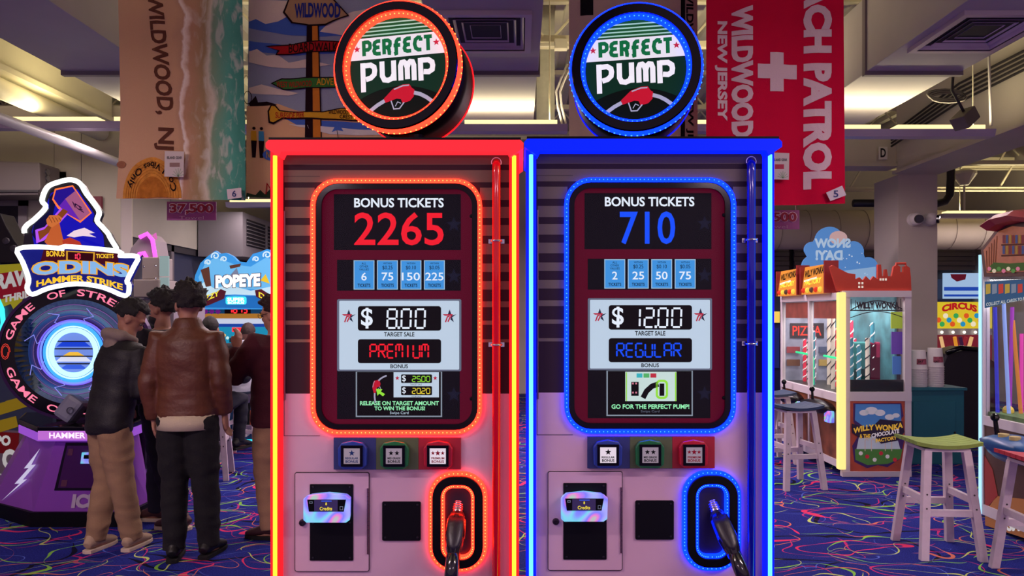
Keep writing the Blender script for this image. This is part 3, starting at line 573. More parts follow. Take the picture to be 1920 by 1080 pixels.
def pump(kind, dx, dz, label, data):
    S = SCH[kind]; xc = (743 - CX) * MPP + dx
    root = thing('fuel_pump_game', label, 'arcade game', (xc, Y0 + .40, 0), 0, 'twin fuel pump games')
    F0 = Pl(Y0, dx, dz); K = lambda d=0.: PlF(Y0, d, dx, dz)      # front plane and planes proud of it
    xl, xr = W(515, 0, Y0).x + dx, W(969, 0, Y0).x + dx; zt = W(0, 268, Y0).z + dz
    b = MB(); b.box(xl + .012, xr - .012, Y0 + .09, Y0 + .80, .02, zt - .01); b.box(xl + .012, xr - .012, Y0 + .002, Y0 + .092, .02, W(0, 830, Y0).z + dz - .10)
    b.box(xl + .012, xl + .06, Y0 + .002, Y0 + .092, .5, zt - .01); b.box(xr - .06, xr - .012, Y0 + .002, Y0 + .092, .5, zt - .01); b.build('cabinet', M('cabinet_dark', (28, 20, 34), .4), root)
    # lower white panel with an opening for the nozzle holder, upper panel with an opening for the screen
    k = K(); b = MB()
    b.rect(k, 530, 738, 590, 1080, .006); b.rect(k, 590, 806, 806, 1080, .006); b.rect(k, 806, 806, 912, 886, .006); b.rect(k, 806, 1067, 912, 1080, .006); b.rect(k, 912, 738, 957, 1080, .006);
    b.rect(k, 898, 738, 912, 806, .006)
    b.frame(k, rrect_pts(806, 886, 912, 1067, .4, 8), rrect_pts(808, 888, 910, 1065, 42, 8), .006)
    for cx_, cy_, sx_, sy_ in ((590, 806, 1, -1), (898, 806, -1, -1)): b.poly(k, [(cx_, cy_), (cx_ + sx_ * 18, cy_), (cx_ + sx_ * 8, cy_ + sy_ * 8), (cx_, cy_ + sy_ * 18)], .006)
    z1 = k.P(0, 1080).z; b.box(k.P(530, 0).x, k.P(957, 0).x, Y0, Y0 + .006, .14, z1)
    b.build('front_panel', panel_white, root)
    b = MB(); b.rect(k, 530, 283, 957, 342, .006); b.rect(k, 530, 342, 592, 738, .006); b.rect(k, 898, 342, 957, 738, .006)
    for cx_, cy_, sx_, sy_ in ((592, 342, 1, 1), (898, 342, -1, 1)): b.poly(k, [(cx_, cy_), (cx_ + sx_ * 18, cy_), (cx_ + sx_ * 8, cy_ + sy_ * 8), (cx_, cy_ + sy_ * 18)], .006)
    b.build('upper_panel', panel_dark, root)
    b = MB(); k2 = K(-.0012)
    for y0, y1 in ((284, 309), (319, 342), (352, 375), (388, 409), (422, 442), (457, 477), (494, 510), (527, 543), (565, 576), (601, 609), (636, 642)):
        if y1 <= 342: b.rect(k2, 532, y0, 955, y1)
        else: b.rect(k2, 534, y0, 590, y1); b.rect(k2, 900, y0, 955, y1)
    b.build('stripe_print', stripe_m, root)
    b = MB(); b.line(K(-.0014), [(532, 331), (532, 331), (600, 331)], .9); b.line(K(-.0014), [(533, 331), (533, 817), (600, 817)], .9); b.build('door_seam', M('seam_dark', (30, 16, 26), .6), root)
    b = MB(); b.tube([K(-.003).P(534, 396), K(-.003).P(534, 750)], .004, 8)
    b.build('screen_door_hinge', M('hinge_metal', (120, 90, 104), .35, .8), root)
    # canopy
    cyf = Y0 - .065; Fc = Pl(cyf, dx, dz)
    lx0, lx1 = W(498, 0, cyf).x + dx, W(498, 0, cyf).x + dx + DXB_ - .003; zt2 = W(0, 262, cyf).z + dz; zb2 = W(0, 284, cyf).z + dz
    b = MB(); pts = [(lx0 + .012, zt2), (lx1 - .012, zt2), (lx1, zt2 - .012), (lx1, zb2 + .014), (lx1 - .05, zb2 - .02), (lx1 - .06, zb2 + .0), (lx0 + .06, zb2 + .0), (lx0 + .05, zb2 - .02), (lx0, zb2 + .014), (lx0, zt2 - .012)]
    b.prism([(x, cyf, z) for x, z in pts], (0, .46, 0)); b.build('canopy', S['lip'], root)
    b = MB(); b.box(lx0 + .01, lx1 - .01, cyf + .004, cyf + .6, zt2 + .0005, zt2 + .010); b.build('canopy_cap', black_matte, root)
    # light columns at both edges
    for xs in ((512, 531), (955, 973)):
        b = MB(); q = K(-.03); a, c = q.P(xs[0], 285), q.P(xs[1], 285)
        b.box(a.x, c.x, Y0 - .028, Y0 + .004, .12, zt2 - .03); b.build('edge_trim', S['trim'], root)
        xm = (a.x + c.x) / 2; b = MB(); b.tube([(xm, Y0 - .036, .13), (xm, Y0 - .036, zt2 - .055)], .0078, 12); b.build('light_tube', S['core'], root, smooth=True)
    # screen window
    o = lambda e: rrect_pts(584 + e, 336 + e, 904 - e, 814 - e, 50 - e, 8)
    b = MB(); b.frame(K(-.016), o(0), o(8), .018); b.build('screen_led_frame', S['led'], root)
    pts = o(4); b = MB(); kk = K(-.018)
    for i in range(len(pts)):
        p, q = Vector(pts[i]), Vector(pts[(i + 1) % len(pts)]); n = max(1, int((q - p).length / 7.5))
        for j in range(n): c = p.lerp(q, j / n); b.ball(kk.P(c.x, c.y), .0022, n=6, m=4)
    b.build('led_beads', S['bead'], root, kind='stuff')
    b = MB(); b.frame(K(-.006), o(8), o(19), .012); b.build('screen_bezel', black_gloss, root)
    ks = lambda d=0.: Pl(Y0 + .026 + d, dx, dz)
    b = MB(); b.rrect(ks(), 600, 352, 890, 800, 36, .03); b.build('screen_back', bezel_red, root)
    b = MB()
    b.rect(ks(-.001), 626, 364, 864, 469); b.rect(ks(-.001), 632, 487, 864, 545); b.rect(ks(-.001), 632, 561, 862, 786); b.build('display', lcd_black, root)
    d1, d2, d3 = ks(-.002), ks(-.003), ks(-.004)
    text('BONUS TICKETS', d1, (664, 371, 832, 389), white_e, root, bold=.025)
    text(data['big'], d1, data['bigbox'], S['big'], root, bold=.012, name='big_number')
    for i, (x, a, c) in enumerate(((663, 'ALL OTHER VALUES', data['t'][0]), (707, '$0.25', data['t'][1]), (751, '$0.10', data['t'][2]), (795, '$0.05', data['t'][3]))):
        b = MB(); b.rect(d1, x, 488, x + 39, 543); cd_ = b.build('payout_card', card_e, root)
        b = MB(); b.frame(d2, [(x, 488), (x + 39, 488), (x + 39, 543), (x, 543)], [(x + 1.5, 489.5), (x + 37.5, 489.5), (x + 37.5, 541.5), (x + 1.5, 541.5)], .0005); b.build('card_edge', card_hi, cd_)
        m = MB(); w = (x + 19.5)
        if i == 0:
            for q, (s_, hw) in enumerate((('ALL', 4.5), ('OTHER', 8), ('VALUES', 9))): text(s_, d2, (w - hw, 492 + q * 5.6, w + hw, 496 + q * 5.6), None, None, mb=m)
        else: text('WITHIN', d2, (w - 8, 492, w + 8, 495.5), None, None, mb=m); text(a, d2, (w - 9.5, 498, w + 9.5, 506), None, None, mb=m)
        text('TICKETS', d2, (w - 12, 532, w + 12, 538), None, None, mb=m, bold=.02); m.build('card_lettering', ink_e, cd_)
        hw = 5 if len(c) == 1 else 11 if len(c) == 2 else 17
        text(c, d2, (w - hw, 511, w + hw, 526), white_e, cd_, name='card_number', bold=.01)
    b = MB(); b.rrect(d1, 632, 561, 865, 696, 3); tp = b.build('target_panel', grey_e, root)
    b = MB(); b.rrect(d2, 636, 564, 861, 693, 2); b.build('panel_face', white_p, tp)
    b = MB(); b.rrect(d3, 671, 574, 827, 620, 5); b.rrect(d3, 671, 636, 827, 681, 5); b.build('readout_window', black_e, tp)
    d4 = ks(-.005)
    text('$', d4, (677, 577, 699, 616), white_e, tp, bold=.02); segs(data['sale'], d4, data['salebox'], 3.6, white_e, tp, slant=.06)
    text('TARGET SALE', d4, (720, 622.5, 777, 631), ink_e, tp, bold=.02); text('BONUS', d4, (732, 683, 765, 690.5), ink_e, tp, bold=.02)
    segs(data['word'], d4, data['wordbox'], 3.0, S['big'], tp, gap=.35)
    for xx in (654, 843): logo_star(d4, xx, 593, 13, tp)
    b = MB(); b.frame(d1, [(667, 697), (829, 697), (829, 782), (667, 782)], [(669.5, 697), (826.5, 697), (826.5, 779.5), (669.5, 779.5)], .0005); b.rect(d1.at(.0006), 669, 697, 827, 780); 
    hp = b.build('hint_screen', E('hint_frame', (150, 165, 180), .7), root); b = MB(); b.rect(d2, 669.5, 697.5, 826.5, 779.5); b.build('hint_face', black_e, hp)
    if kind == 'red':
        b = MB(); b.rect(d3, 738, 698, 823, 745); b.build('mini_panel', white_p, hp); b = MB(); b.rrect(d4, 752, 702, 810, 718, 2); b.rrect(d4, 752, 724, 810, 741, 2); b.build('mini_readout', black_e, hp)
        d5 = ks(-.006)
        for y, s_, m_ in ((703.5, '25.00', lime_e), (726, '20.20', yell_e)):
            text('$', d5, (754, y, 761, y + 13), white_e, hp); segs(s_, d5, (773, y + 2, 806, y + 12), 1.4, m_, hp, gap=.4)
        m = MB(); text('TARGET SALE', d5, (769, 719.5, 791, 722.5), None, None, mb=m); text('YOUR SALE', d5, (771, 742, 790, 744.5), None, None, mb=m); m.build('mini_lettering', ink_e, hp)
        for xx in (745, 816): b = MB(); b.flat(d5, star_pts(xx, 709, 4.5)); b.build('mini_star', E('star_red', (190, 30, 60), .8), hp)
        nozzle_icon(d4, 706, 727, 33, hp, R(-62))
        b = MB(); b.flat(d5, [(705, 729), (717, 730), (714, 734), (722, 739), (718, 743), (711, 738), (708, 742)]); b.build('hint_arrow', lime_e, hp)
        text('RELEASE ON TARGET AMOUNT', d4, (675, 752, 823, 760), green_e, hp, bold=.03); text('TO WIN THE BONUS!', d4, (702, 762, 797, 769.5), green_e, hp, bold=.03)
        text('Swipe Card', d4, (731, 771.5, 766, 778), white_p, hp)
    else:
        b = MB(); b.rect(d3, 702, 699, 798, 754); b.build('mini_panel', E('mini_mint', (206, 232, 226), .85), hp)
        b = MB(); b.rect(d4, 703, 700, 705, 754); b.rect(d4, 795, 700, 797.5, 754); b.frame(d4, rrect_pts(759, 714, 782, 750, 8, 5), rrect_pts(763, 718, 778, 746, 5, 5), .0004); b.build('mini_lime', lime_e, hp)
        b = MB(); b.rect(d4, 713, 718, 727, 744); b.line(d4, [(735, 748), (742, 735), (752, 726), (764, 722)], 10); b.rect(d4, 766, 721, 775, 744); b.build('mini_black', black_e, hp)
        for i, m_ in enumerate((E('mini_cyan', (60, 190, 200), .8), E('mini_green', (90, 190, 110), .8), E('mini_red', (200, 50, 70), .8))): b = MB(); b.rect(d4, 723 + 13 * i, 702, 734 + 13 * i, 710); b.build('mini_button', m_, hp)
        b = MB(); 
        for q in ((716, 721), (722, 721), (716, 738), (722, 738)): b.rect(ks(-.006), q[0] - 1.6, q[1] - 1.6, q[0] + 1.6, q[1] + 1.6)
        b.build('mini_pink', E('mini_pink', (220, 130, 150), .8), hp)
        text('GO FOR THE PERFECT PUMP!', d4, (676, 760, 822, 768.5), green_e, hp, bold=.03); text('Swipe Card', d4, (731, 771, 766, 776.5), grey_e, hp)
    for yy in (421, 518, 740): b = MB(); b.flat(d1, star_pts(851, yy, 15)); b.build('faint_star', E('faint_navy', (26, 28, 50), .6), root)
    b = MB(); b.rrect(K(.004), 596, 348, 892, 802, 38, .003); b.build('window_glass', screen_glass, root)
    for q in ((884, 405), (884, 748), (602, 796)): b = MB(); p = K(.0).P(*q); b.lathe(p, [(.0001, -.004), (.006, -.003), (.008, .004)], 12); b.build('glass_bolt', black_matte, root)
    # button bank
    b = MB()
    for i, c in enumerate(('blue', 'green', 'red')):
        x = 627 + 79.3 * i; b = MB(); b.rect(K(-.012), x, 820, x + 79, 879, .012); t = b.build('button_tile', sec_cols[c], root); t['label'] = c + ' tile'
        cx = (664, 742, 823)[i]; q = K(-.034)
        pts = [(cx - 27, 838), (cx - 20, 828), (cx, 824), (cx + 20, 828), (cx + 27, 838), (cx + 26, 870), (cx + 16, 877), (cx - 16, 877), (cx - 26, 870)]
        b = MB(); b.poly(q, pts, .022); b.build('button_surround', btn_cols[c], t, bevel=.004)
        b = MB(); b.frame(K(-.042), [(cx - 20, 832), (cx + 20, 832), (cx + 20, 871), (cx - 20, 871)], [(cx - 15, 837), (cx + 15, 837), (cx + 15, 866), (cx - 15, 866)], .012); b.build('button_rim', black_gloss, t)
        lit = (kind == 'red' and i == 2) or (kind == 'blue' and i == 0)
        b = MB(); b.rect(K(-.040), cx - 15, 837, cx + 15, 866, .006); b.build('button_cap', cap_on if lit else cap_off, t)
        ink = ink_red if i == 2 else ink_blue if (i == 0 and kind == 'red') else ink_black; kq = K(-.0406); b = MB()
        for sx, sr in (((0, 6),), ((-5.5, 5), (5.5, 5)), ((-9, 4), (0, 5.5), (9, 4)))[i]: b.flat(kq, star_pts(cx + sx, 846, sr))
        text(('REGULAR', 'MID GRADE', 'PREMIUM')[i], kq, (cx - 12, 853.5, cx + 12, 857.5), None, None, mb=b, bold=.03); text('BONUS', kq, (cx - 11.5, 859, cx + 11.5, 864), None, None, mb=b, bold=.03)
        b.build('button_print', ink, t)
    # coin door
    b = MB(); b.rrect(K(-.005), 554, 886, 692, 1070, 4, .006); cdoor = b.build('service_door', panel_white, root)
    b = MB(); b.frame(K(-.0052), rrect_pts(553, 885, 693, 1071, 4, 4), rrect_pts(554.2, 886.2, 691.8, 1069.8, 3, 4), .005); b.build('door_gap', M('seam_dark', (30, 16, 26), .6), cdoor)
    b = MB(); b.rrect(K(-.008), 582, 907, 663, 1050, 1.5, .004); b.build('reader_plate', black_matte, cdoor)
    for q in ((588, 912), (657, 912), (588, 979), (657, 979), (588, 1045), (657, 1045)): b = MB(); b.lathe(K(-.0085).P(*q), [(.0001, -.002), (.004, -.0015), (.005, .001)], 10); b.build('plate_screw', black_edge, cdoor)
    b = MB(); b.lathe(K(-.005).P(568, 979), [(.0001, -.006), (.006, -.006), (.007, -.009), (.012, -.008), (.0135, .001)], 20); b.build('door_lock', M('lock_dark', (60, 50, 60), .3, .8), cdoor)
    b = MB()
    for i in range(16): y = 915 + i * 7.7; p, q = K(-.007).P(690.5, y), K(-.007).P(690.5, y + 7.1); b.cyl(p, q, .0042, n=8)
    b.build('door_hinge', M('hinge_metal', (120, 90, 104), .35, .8), cdoor)
    # card reader with its glowing shell
    rd = thing_part = None
    b = MB(); q = K(-.055)
    sh = [(576, 929), (584, 922), (619, 918), (655, 922), (663, 929), (662, 968), (655, 973), (582, 973), (576, 968)]
    A = [q.P(*p) for p in sh]; Bk = [K(-.008).P(619.5 + (x - 619.5) * .92, 946 + (y - 946) * .9) for x, y in sh]; n = len(sh)
    b.add(A + Bk, [tuple(range(n)), tuple(range(2 * n - 1, n - 1, -1))] + [(i, (i + 1) % n, n + (i + 1) % n, n + i) for i in range(n)])
    rdm = b.build('card_reader', MATS.get('reader_shell') or reader_shell(), root, bevel=.003)
    b = MB(); b.poly(K(-.0575), [(584, 930), (655, 930), (651, 952), (587, 952)], .003); b.build('reader_screen', E('reader_black', (10, 8, 16), .4), rdm)
    b = MB(); b.rect(K(-.0582), 597, 930.5, 640, 951.5); b.build('reader_window', E('reader_purple', (62, 48, 96), .6), rdm)
    b = MB(); text('8', K(-.0588), (617.5, 935, 620.5, 940), None, None, mb=b, bold=.03); text('Credits', K(-.0588), (607, 943, 630, 949.5), None, None, mb=b, bold=.02); b.build('reader_digits', yell_e, rdm)
    b = MB(); b.rect(K(-.0588), 610, 931.5, 629, 933.5); b.build('reader_brand_line', E('reader_blue', (60, 90, 220), .8), rdm)
    b = MB(); b.frame(K(-.0588), [(588, 933), (594, 933), (594, 937), (588, 937)], [(589, 934), (593, 934), (593, 936), (589, 936)], .0002); b.frame(K(-.0588), [(644, 942), (650, 942), (650, 949), (644, 949)], [(645, 943), (649, 943), (649, 948), (645, 948)], .0002); b.build('reader_icon', grey_e, rdm)
    # ticket plate
    b = MB(); b.rrect(K(-.006), 717, 940, 789, 1013, 3, .007); tpz = b.build('blank_plate', black_matte, root)
    for p in ((723, 946), (783, 946), (723, 1007), (783, 1007)): b = MB(); b.lathe(K(-.0065).P(*p), [(.0001, -.002), (.004, -.0015), (.005, .001)], 10); b.build('plate_screw', black_edge, tpz)
    # nozzle holder
    o = lambda e: rrect_pts(807 + e, 886 + e, 911 - e, 1067 - e, max(4, 44 - e), 8)
    b = MB(); b.frame(K(-.014), o(-3), o(5), .016); hd = b.build('holder_light_ring', S['led'], root)
    b = MB(); b.frame(K(-.030), o(5), o(21), .032); b.build('holder_black_ring', black_matte, hd, bevel=.003)
    b = MB(); b.frame(K(-.020), o(21), o(27), .030); b.build('holder_inner_light', S['led'], hd)
    b = MB(); A = [K(-.0).P(*p) for p in o(25)]; Bk = [K(.13).P(859 + (x - 859) * .72, 978 + (y - 978) * .72) for x, y in o(25)]; n = len(A)
    b.add(A + Bk, [tuple(range(n, 2 * n))] + [(i, (i + 1) % n, n + (i + 1) % n, n + i) for i in range(n)]); b.build('holder_recess', S['recess'], hd)
    pts = o(1.5); b = MB(); kk = K(-.0145)
    for P_ in (o(1.0), o(24)):
        for i in range(len(P_)):
            p, q = Vector(P_[i]), Vector(P_[(i + 1) % len(P_)]); n = max(1, int((q - p).length / 6))
            for j in range(n): c = p.lerp(q, j / n); b.ball((kk if P_ is not None and P_[0] == o(1.0)[0] else K(-.0205)).P(c.x, c.y), .0022, n=6, m=4)
    b.build('led_beads', S['bead'], hd, kind='stuff')
    # pipe with clamps
    kp = K(-.024); b = MB(); zb = .16
    p0 = kp.P(931, 306); b.tube([(p0.x, p0.y, zb), (p0.x, p0.y, p0.z - .04), (p0.x, p0.y, p0.z - .012), (p0.x, p0.y + .02, p0.z)], .0162, 16); pp = b.build('hose_pipe', S['pipe'], root, smooth=True)
    b = MB(); b.tube([kp.P(931 + 9 * math.cos(R(a)), 307 - 9 * math.sin(R(a))) for a in range(-25, 206, 15)], .0016, 6); b.build('pipe_collar', M('pipe_collar', (235, 220, 230), .3), pp)
    for yy in (453, 646):
        b = MB(); c = kp.P(931, yy); b.tube([c + Vector((.019 * math.cos(R(a)), -.019 * math.sin(R(a)), 0)) for a in range(0, 181, 15)], (.0045), 8)
        b.box(c.x - .031, c.x - .016, Y0 - .007, Y0 - .001, c.z - .009, c.z + .009); b.box(c.x + .016, c.x + .031, Y0 - .007, Y0 - .001, c.z - .009, c.z + .009); b.build('pipe_clamp', chrome, root, bevel=.001)
    # speaker swirl and vents on the flank next to the neighbour
    xs = xr - .012 if kind == 'red' else xl + .012; sg = 1 if kind == 'red' else -1
    for zz in (2.03, 1.83):
        b = MB()
        for rr in (.022, .014, .006): b.tube([(xs + sg * .003, Y0 + .16 + rr * math.cos(R(a)), zz + rr * math.sin(R(a))) for a in range(0, 360, 20)], .002, 6, closed=True)
        b.build('flank_bolt', M('flank_bolt', (200, 120, 180), .3, .6), root)
    # light wing under the canopy
    for s_ in (0, 1):
        x = (lx0 + .032) if s_ == 0 else (lx1 - .032); x2 = (xl + .004) if s_ == 0 else (xr - .004); b = MB()
        b.add([(x, cyf + .02, zb2), (x2, Y0 - .02, zb2 - .02), (x2, Y0 + .40, zb2 - .16), (x, Y0 + .36, zb2), (x + (.006 if s_ else -.006), cyf + .02, zb2), (x2 + (.006 if s_ else -.006), Y0 - .02, zb2 - .02), (x2 + (.006 if s_ else -.006), Y0 + .40, zb2 - .16), (x + (.006 if s_ else -.006), Y0 + .36, zb2)],
              [(0, 1, 2, 3), (7, 6, 5, 4), (0, 4, 5, 1), (1, 5, 6, 2), (2, 6, 7, 3), (3, 7, 4, 0)]); b.build('canopy_wing', S['lip'], root)
    b = MB(); b.box(xl + .03, xr - .03, Y0 + .03, Y0 + .76, 0, .022); b.build('plinth', black_matte, root)
    sign_drum(root, S, data['drum'][0], data['drum'][1], data['drum'][2], data['drum'][3], dx)
    return root

def reader_shell():
    m = bpy.data.materials.new('reader_shell'); m.use_nodes = True; nt = m.node_tree; p = nt.nodes['Principled BSDF']
    tc = nt.nodes.new('ShaderNodeTexCoord'); nz = nt.nodes.new('ShaderNodeTexNoise'); nz.inputs['Scale'].default_value = 13; nz.inputs['Detail'].default_value = 0
    cr = nt.nodes.new('ShaderNodeValToRGB'); cols = [(40, 60, 255), (90, 120, 255), (60, 220, 230), (150, 160, 255), (70, 90, 255), (240, 90, 190), (60, 230, 140)]
    e = cr.color_ramp.elements
    while len(e) < len(cols): e.new(.5)
    for i, c in enumerate(cols): e[i].position = .30 + .40 * i / (len(cols) - 1); e[i].color = lin(c)
    nt.links.new(tc.outputs['Object'], nz.inputs['Vector']); nt.links.new(nz.outputs['Color'], cr.inputs[0])
    nt.links.new(cr.outputs[0], p.inputs['Emission Color']); p.inputs['Emission Strength'].default_value = .8
    p.inputs['Base Color'].default_value = (.25, .28, .4, 1); p.inputs['Roughness'].default_value = .2
    MATS['reader_shell'] = m; return m

DXB = 474 * MPP
RED_PUMP = pump('red', 0, 0, 'white fuel pump arcade game outlined in red neon, PREMIUM on its screen', dict(big='2265', bigbox=(664, 398, 832, 460), t=('6', '75', '150', '225'), sale='8.00', salebox=(726, 580, 796, 615), word='PREMIUM', wordbox=(694, 646, 803, 671), drum=(742, 123, -9, -2.0)))
BLUE_PUMP = pump('blue', DXB, .004, 'white fuel pump arcade game outlined in blue neon, REGULAR on its screen', dict(big='710', bigbox=(692, 398, 796, 460), t=('2', '25', '50', '75'), sale='12.00', salebox=(712, 580, 806, 615), word='REGULAR', wordbox=(686, 646, 806, 671), drum=(1192, 127, -7, -1.5)))

# nozzles with their hoses
nz_black = M('nozzle_black', (14, 12, 20), .16, coat=.5); nz_soft = M('nozzle_boot', (26, 20, 30), .4, bump=.1, bs=80)
def fuel_nozzle(label, tip, tail, dx, lean):
    t0 = PlF(Y0, .05, dx).P(*tip); t1 = PlF(Y0, -.19, dx).P(*tail); d = (t1 - t0); L = d.length; d.normalize()
    root = thing('fuel_nozzle', label, 'nozzle', tuple(t1), 0, 'fuel nozzles in the pump holders')
    side = d.cross(Vector((0, -1, 0))).normalized(); up = side.cross(d).normalized()     # up points to the viewer
    if up.y > 0: up = -up
    at = lambda s, h=0, w=0: t0 + d * (L * s) + up * h + side * w
    b = MB(); b.tube([at(0), at(.06), at(.22), at(.29)], [.017, .0175, .0185, .024], 18, xref=side); sp = b.build('spout', M('spout_steel', (190, 180, 190), .22, .9), root, smooth=True)
    b = MB()
    for i in range(8): s_ = .05 + i * .023; b.tube([at(s_) + (side * math.cos(R(a)) + up * math.sin(R(a))) * .0195 for a in range(0, 360, 20)], .0022, 6, closed=True)
    b.build('spout_spring', M('spring_steel', (210, 200, 210), .2, 1.), sp, smooth=True)
    b = MB(); b.tube([at(.25), at(.29), at(.33)], [(.025, .025), (.031, .028), (.026, .026)], 14, xref=side); b.build('spout_collar', black_edge, root, bevel=.001)
    b = MB(); w = .034
    secs = [(.29, .026, .026), (.34, .036, .034), (.54, .038, .038), (.64, .032, .034), (.72, .024, .028)]
    b.tube([at(s_, .012) for s_, _, _ in secs], [(a, c) for _, a, c in secs], 10, xref=side); b.build('nozzle_body', nz_black, root, bevel=.002)
    b = MB(); b.tube([at(s_, .034) for s_ in (.33, .42, .54, .64, .69)], [(.030, .010), (.032, .016), (.032, .016), (.022, .014), (.010, .008)], 12, xref=side); b.build('body_cover', nz_soft, root, smooth=True)
    b = MB(); b.tube([at(.45, -.02, -.0), at(.55, -.075), at(.86, -.085), at(.98, -.05), at(1.02, -.005)], (.009, .006), 8, xref=side); b.build('trigger_guard', nz_black, root, smooth=True)
    b = MB(); b.tube([at(.55, -.01), at(.72, -.045), at(.90, -.05)], (.008, .005), 8, xref=side); b.build('trigger', steel, root, smooth=True)
    b = MB(); b.tube([at(.62, .012), at(.8, .008), at(1.0, .0)], [(.027, .03), (.026, .028), (.025, .026)], 14, xref=side); b.build('handle', nz_black, root, smooth=True)
    e = at(1.0); b = MB(); pts = [e - d * .02, e + d * .08]; dirv = (d + Vector((0, -.15, -.5))).normalized(); pts += [pts[-1] + dirv * .12, pts[-1] + dirv * .26 + Vector((0, .02, -.05)), pts[-1] + Vector((.02, .10, -.36)), Vector((pts[-1].x + .07, Y0 - .05, .22))]
    b.tube(pts, .023, 14); b.build('fuel_hose', nz_black, root, smooth=True)
    return root
fuel_nozzle('black fuel nozzle hanging straight in the red lit holder', (860, 926), (853, 1064), 0, 0)
fuel_nozzle('black fuel nozzle leaning right out of the blue lit holder', (857, 924), (898, 1064), DXB, 1)
# ------------------------------------------------------------------ hanging towels
def wave(x0, amp, k, ph): return lambda x, z: amp * math.sin(k * (x - x0) + ph) + amp * .5 * math.sin(k * 2.3 * (x - x0) + 1.3 * z + ph)
def towel_mesh(pl, outline_l, outline_r, n=24, m=40):
    b = MB(); vs = []
    for j in range(m + 1):
        for i in range(n + 1):
            t = j / m; a = outline_l(t); c = outline_r(t); vs.append(pl.P(a[0] + (c[0] - a[0]) * i / n, a[1] + (c[1] - a[1]) * i / n))
    b.add(vs, [(j * (n + 1) + i, j * (n + 1) + i + 1, (j + 1) * (n + 1) + i + 1, (j + 1) * (n + 1) + i) for j in range(m) for i in range(n)]); return b
def beach_mat():
    m = bpy.data.materials.new('beach_print'); m.use_nodes = True; nt = m.node_tree; N = nt.nodes; L = nt.links; p = N['Principled BSDF']; p.inputs['Roughness'].default_value = .95
    tc = N.new('ShaderNodeTexCoord'); sx = N.new('ShaderNodeSeparateXYZ'); L.new(tc.outputs['Generated'], sx.inputs[0])
    nz = N.new('ShaderNodeTexNoise'); nz.inputs['Scale'].default_value = 4.5; nz.inputs['Detail'].default_value = 6; L.new(tc.outputs['Object'], nz.inputs['Vector'])
    ad = N.new('ShaderNodeMath'); ad.operation = 'MULTIPLY_ADD'; L.new(nz.outputs['Fac'], ad.inputs[0]); ad.inputs[1].default_value = .22; L.new(sx.outputs['X'], ad.inputs[2])
    s2 = N.new('ShaderNodeMath'); s2.operation = 'SUBTRACT'; L.new(ad.outputs[0], s2.inputs[0]); s2.inputs[1].default_value = .11
    cr = N.new('ShaderNodeValToRGB'); e = cr.color_ramp.elements
    stops = [(0, (204, 164, 126)), (.46, (202, 160, 122)), (.50, (190, 150, 116)), (.515, (238, 226, 210)), (.53, (226, 206, 184)), (.55, (188, 144, 110)), (.66, (160, 136, 96)), (.72, (206, 200, 176)), (.76, (128, 158, 126)), (.88, (84, 164, 142)), (1, (62, 138, 120))]
    while len(e) < len(stops): e.new(.5)
    for i, (q, c) in enumerate(stops): e[i].position = q; e[i].color = lin(c)
    L.new(s2.outputs[0], cr.inputs[0])
    mp = N.new('ShaderNodeMapping'); mp.inputs['Scale'].default_value = (9, 9, 4); mp.inputs['Rotation'].default_value = (0, .5, 0); L.new(tc.outputs['Object'], mp.inputs[0])
    n2 = N.new('ShaderNodeTexNoise'); n2.inputs['Scale'].default_value = 2.0; n2.inputs['Detail'].default_value = 8; n2.inputs['Distortion'].default_value = 1.2; L.new(mp.outputs[0], n2.inputs['Vector'])
    r2 = N.new('ShaderNodeValToRGB'); r2.color_ramp.elements[0].position = .52; r2.color_ramp.elements[1].position = .66; L.new(n2.outputs['Fac'], r2.inputs[0])
    r3 = N.new('ShaderNodeValToRGB'); r3.color_ramp.elements[0].position = .52; r3.color_ramp.elements[1].position = .72; L.new(sx.outputs['X'], r3.inputs[0])
    mu = N.new('ShaderNodeMath'); mu.operation = 'MULTIPLY'; L.new(r2.outputs[0], mu.inputs[0]); L.new(r3.outputs[0], mu.inputs[1])
    m3 = N.new('ShaderNodeMath'); m3.operation = 'MULTIPLY'; L.new(mu.outputs[0], m3.inputs[0]); m3.inputs[1].default_value = .55
    mx = N.new('ShaderNodeMix'); mx.data_type = 'RGBA'; L.new(m3.outputs[0], mx.inputs[0]); L.new(cr.outputs[0], mx.inputs[6]); mx.inputs[7].default_value = lin((214, 214, 200))
    L.new(mx.outputs[2], p.inputs['Base Color'])
    n3 = N.new('ShaderNodeTexNoise'); n3.inputs['Scale'].default_value = 260; L.new(tc.outputs['Object'], n3.inputs['Vector']); bp = N.new('ShaderNodeBump'); bp.inputs['Strength'].default_value = .5; bp.inputs['Distance'].default_value = .004
    L.new(n3.outputs['Fac'], bp.inputs['Height']); L.new(bp.outputs[0], p.inputs['Normal']); return m
def cm(name, c, **k): return M('cloth_' + name, c, .95, bump=.3, bs=260, spec=.1, **k)
ZR = 3.62
def rail(xa, xb, Y, label):
    t = thing('towel_rail', label, 'rail', ((xa + xb) / 2, Y, ZR)); b = MB(); b.cyl((xa, Y, ZR), (xb, Y, ZR), .014, n=12); b.build('rod', steel, t)
    for x in (xa + .1, xb - .1): b = MB(); b.cyl((x, Y, ZR), (x, Y, 4.9), .004, n=6); b.build('hanger_wire', steel, t)
def card(name, label, cat, pl, pts, mat, group=None):
    b = MB(); b.poly(pl, pts, .003); return tag(b.build(name, mat), label, cat, group)
paper = M('paper_pale', (206, 196, 188), .8); paper2 = M('paper_white', (216, 206, 206), .8); ink = M('ink_black', (14, 12, 14), .6); inkblue = M('ink_blue', (40, 52, 110), .7)
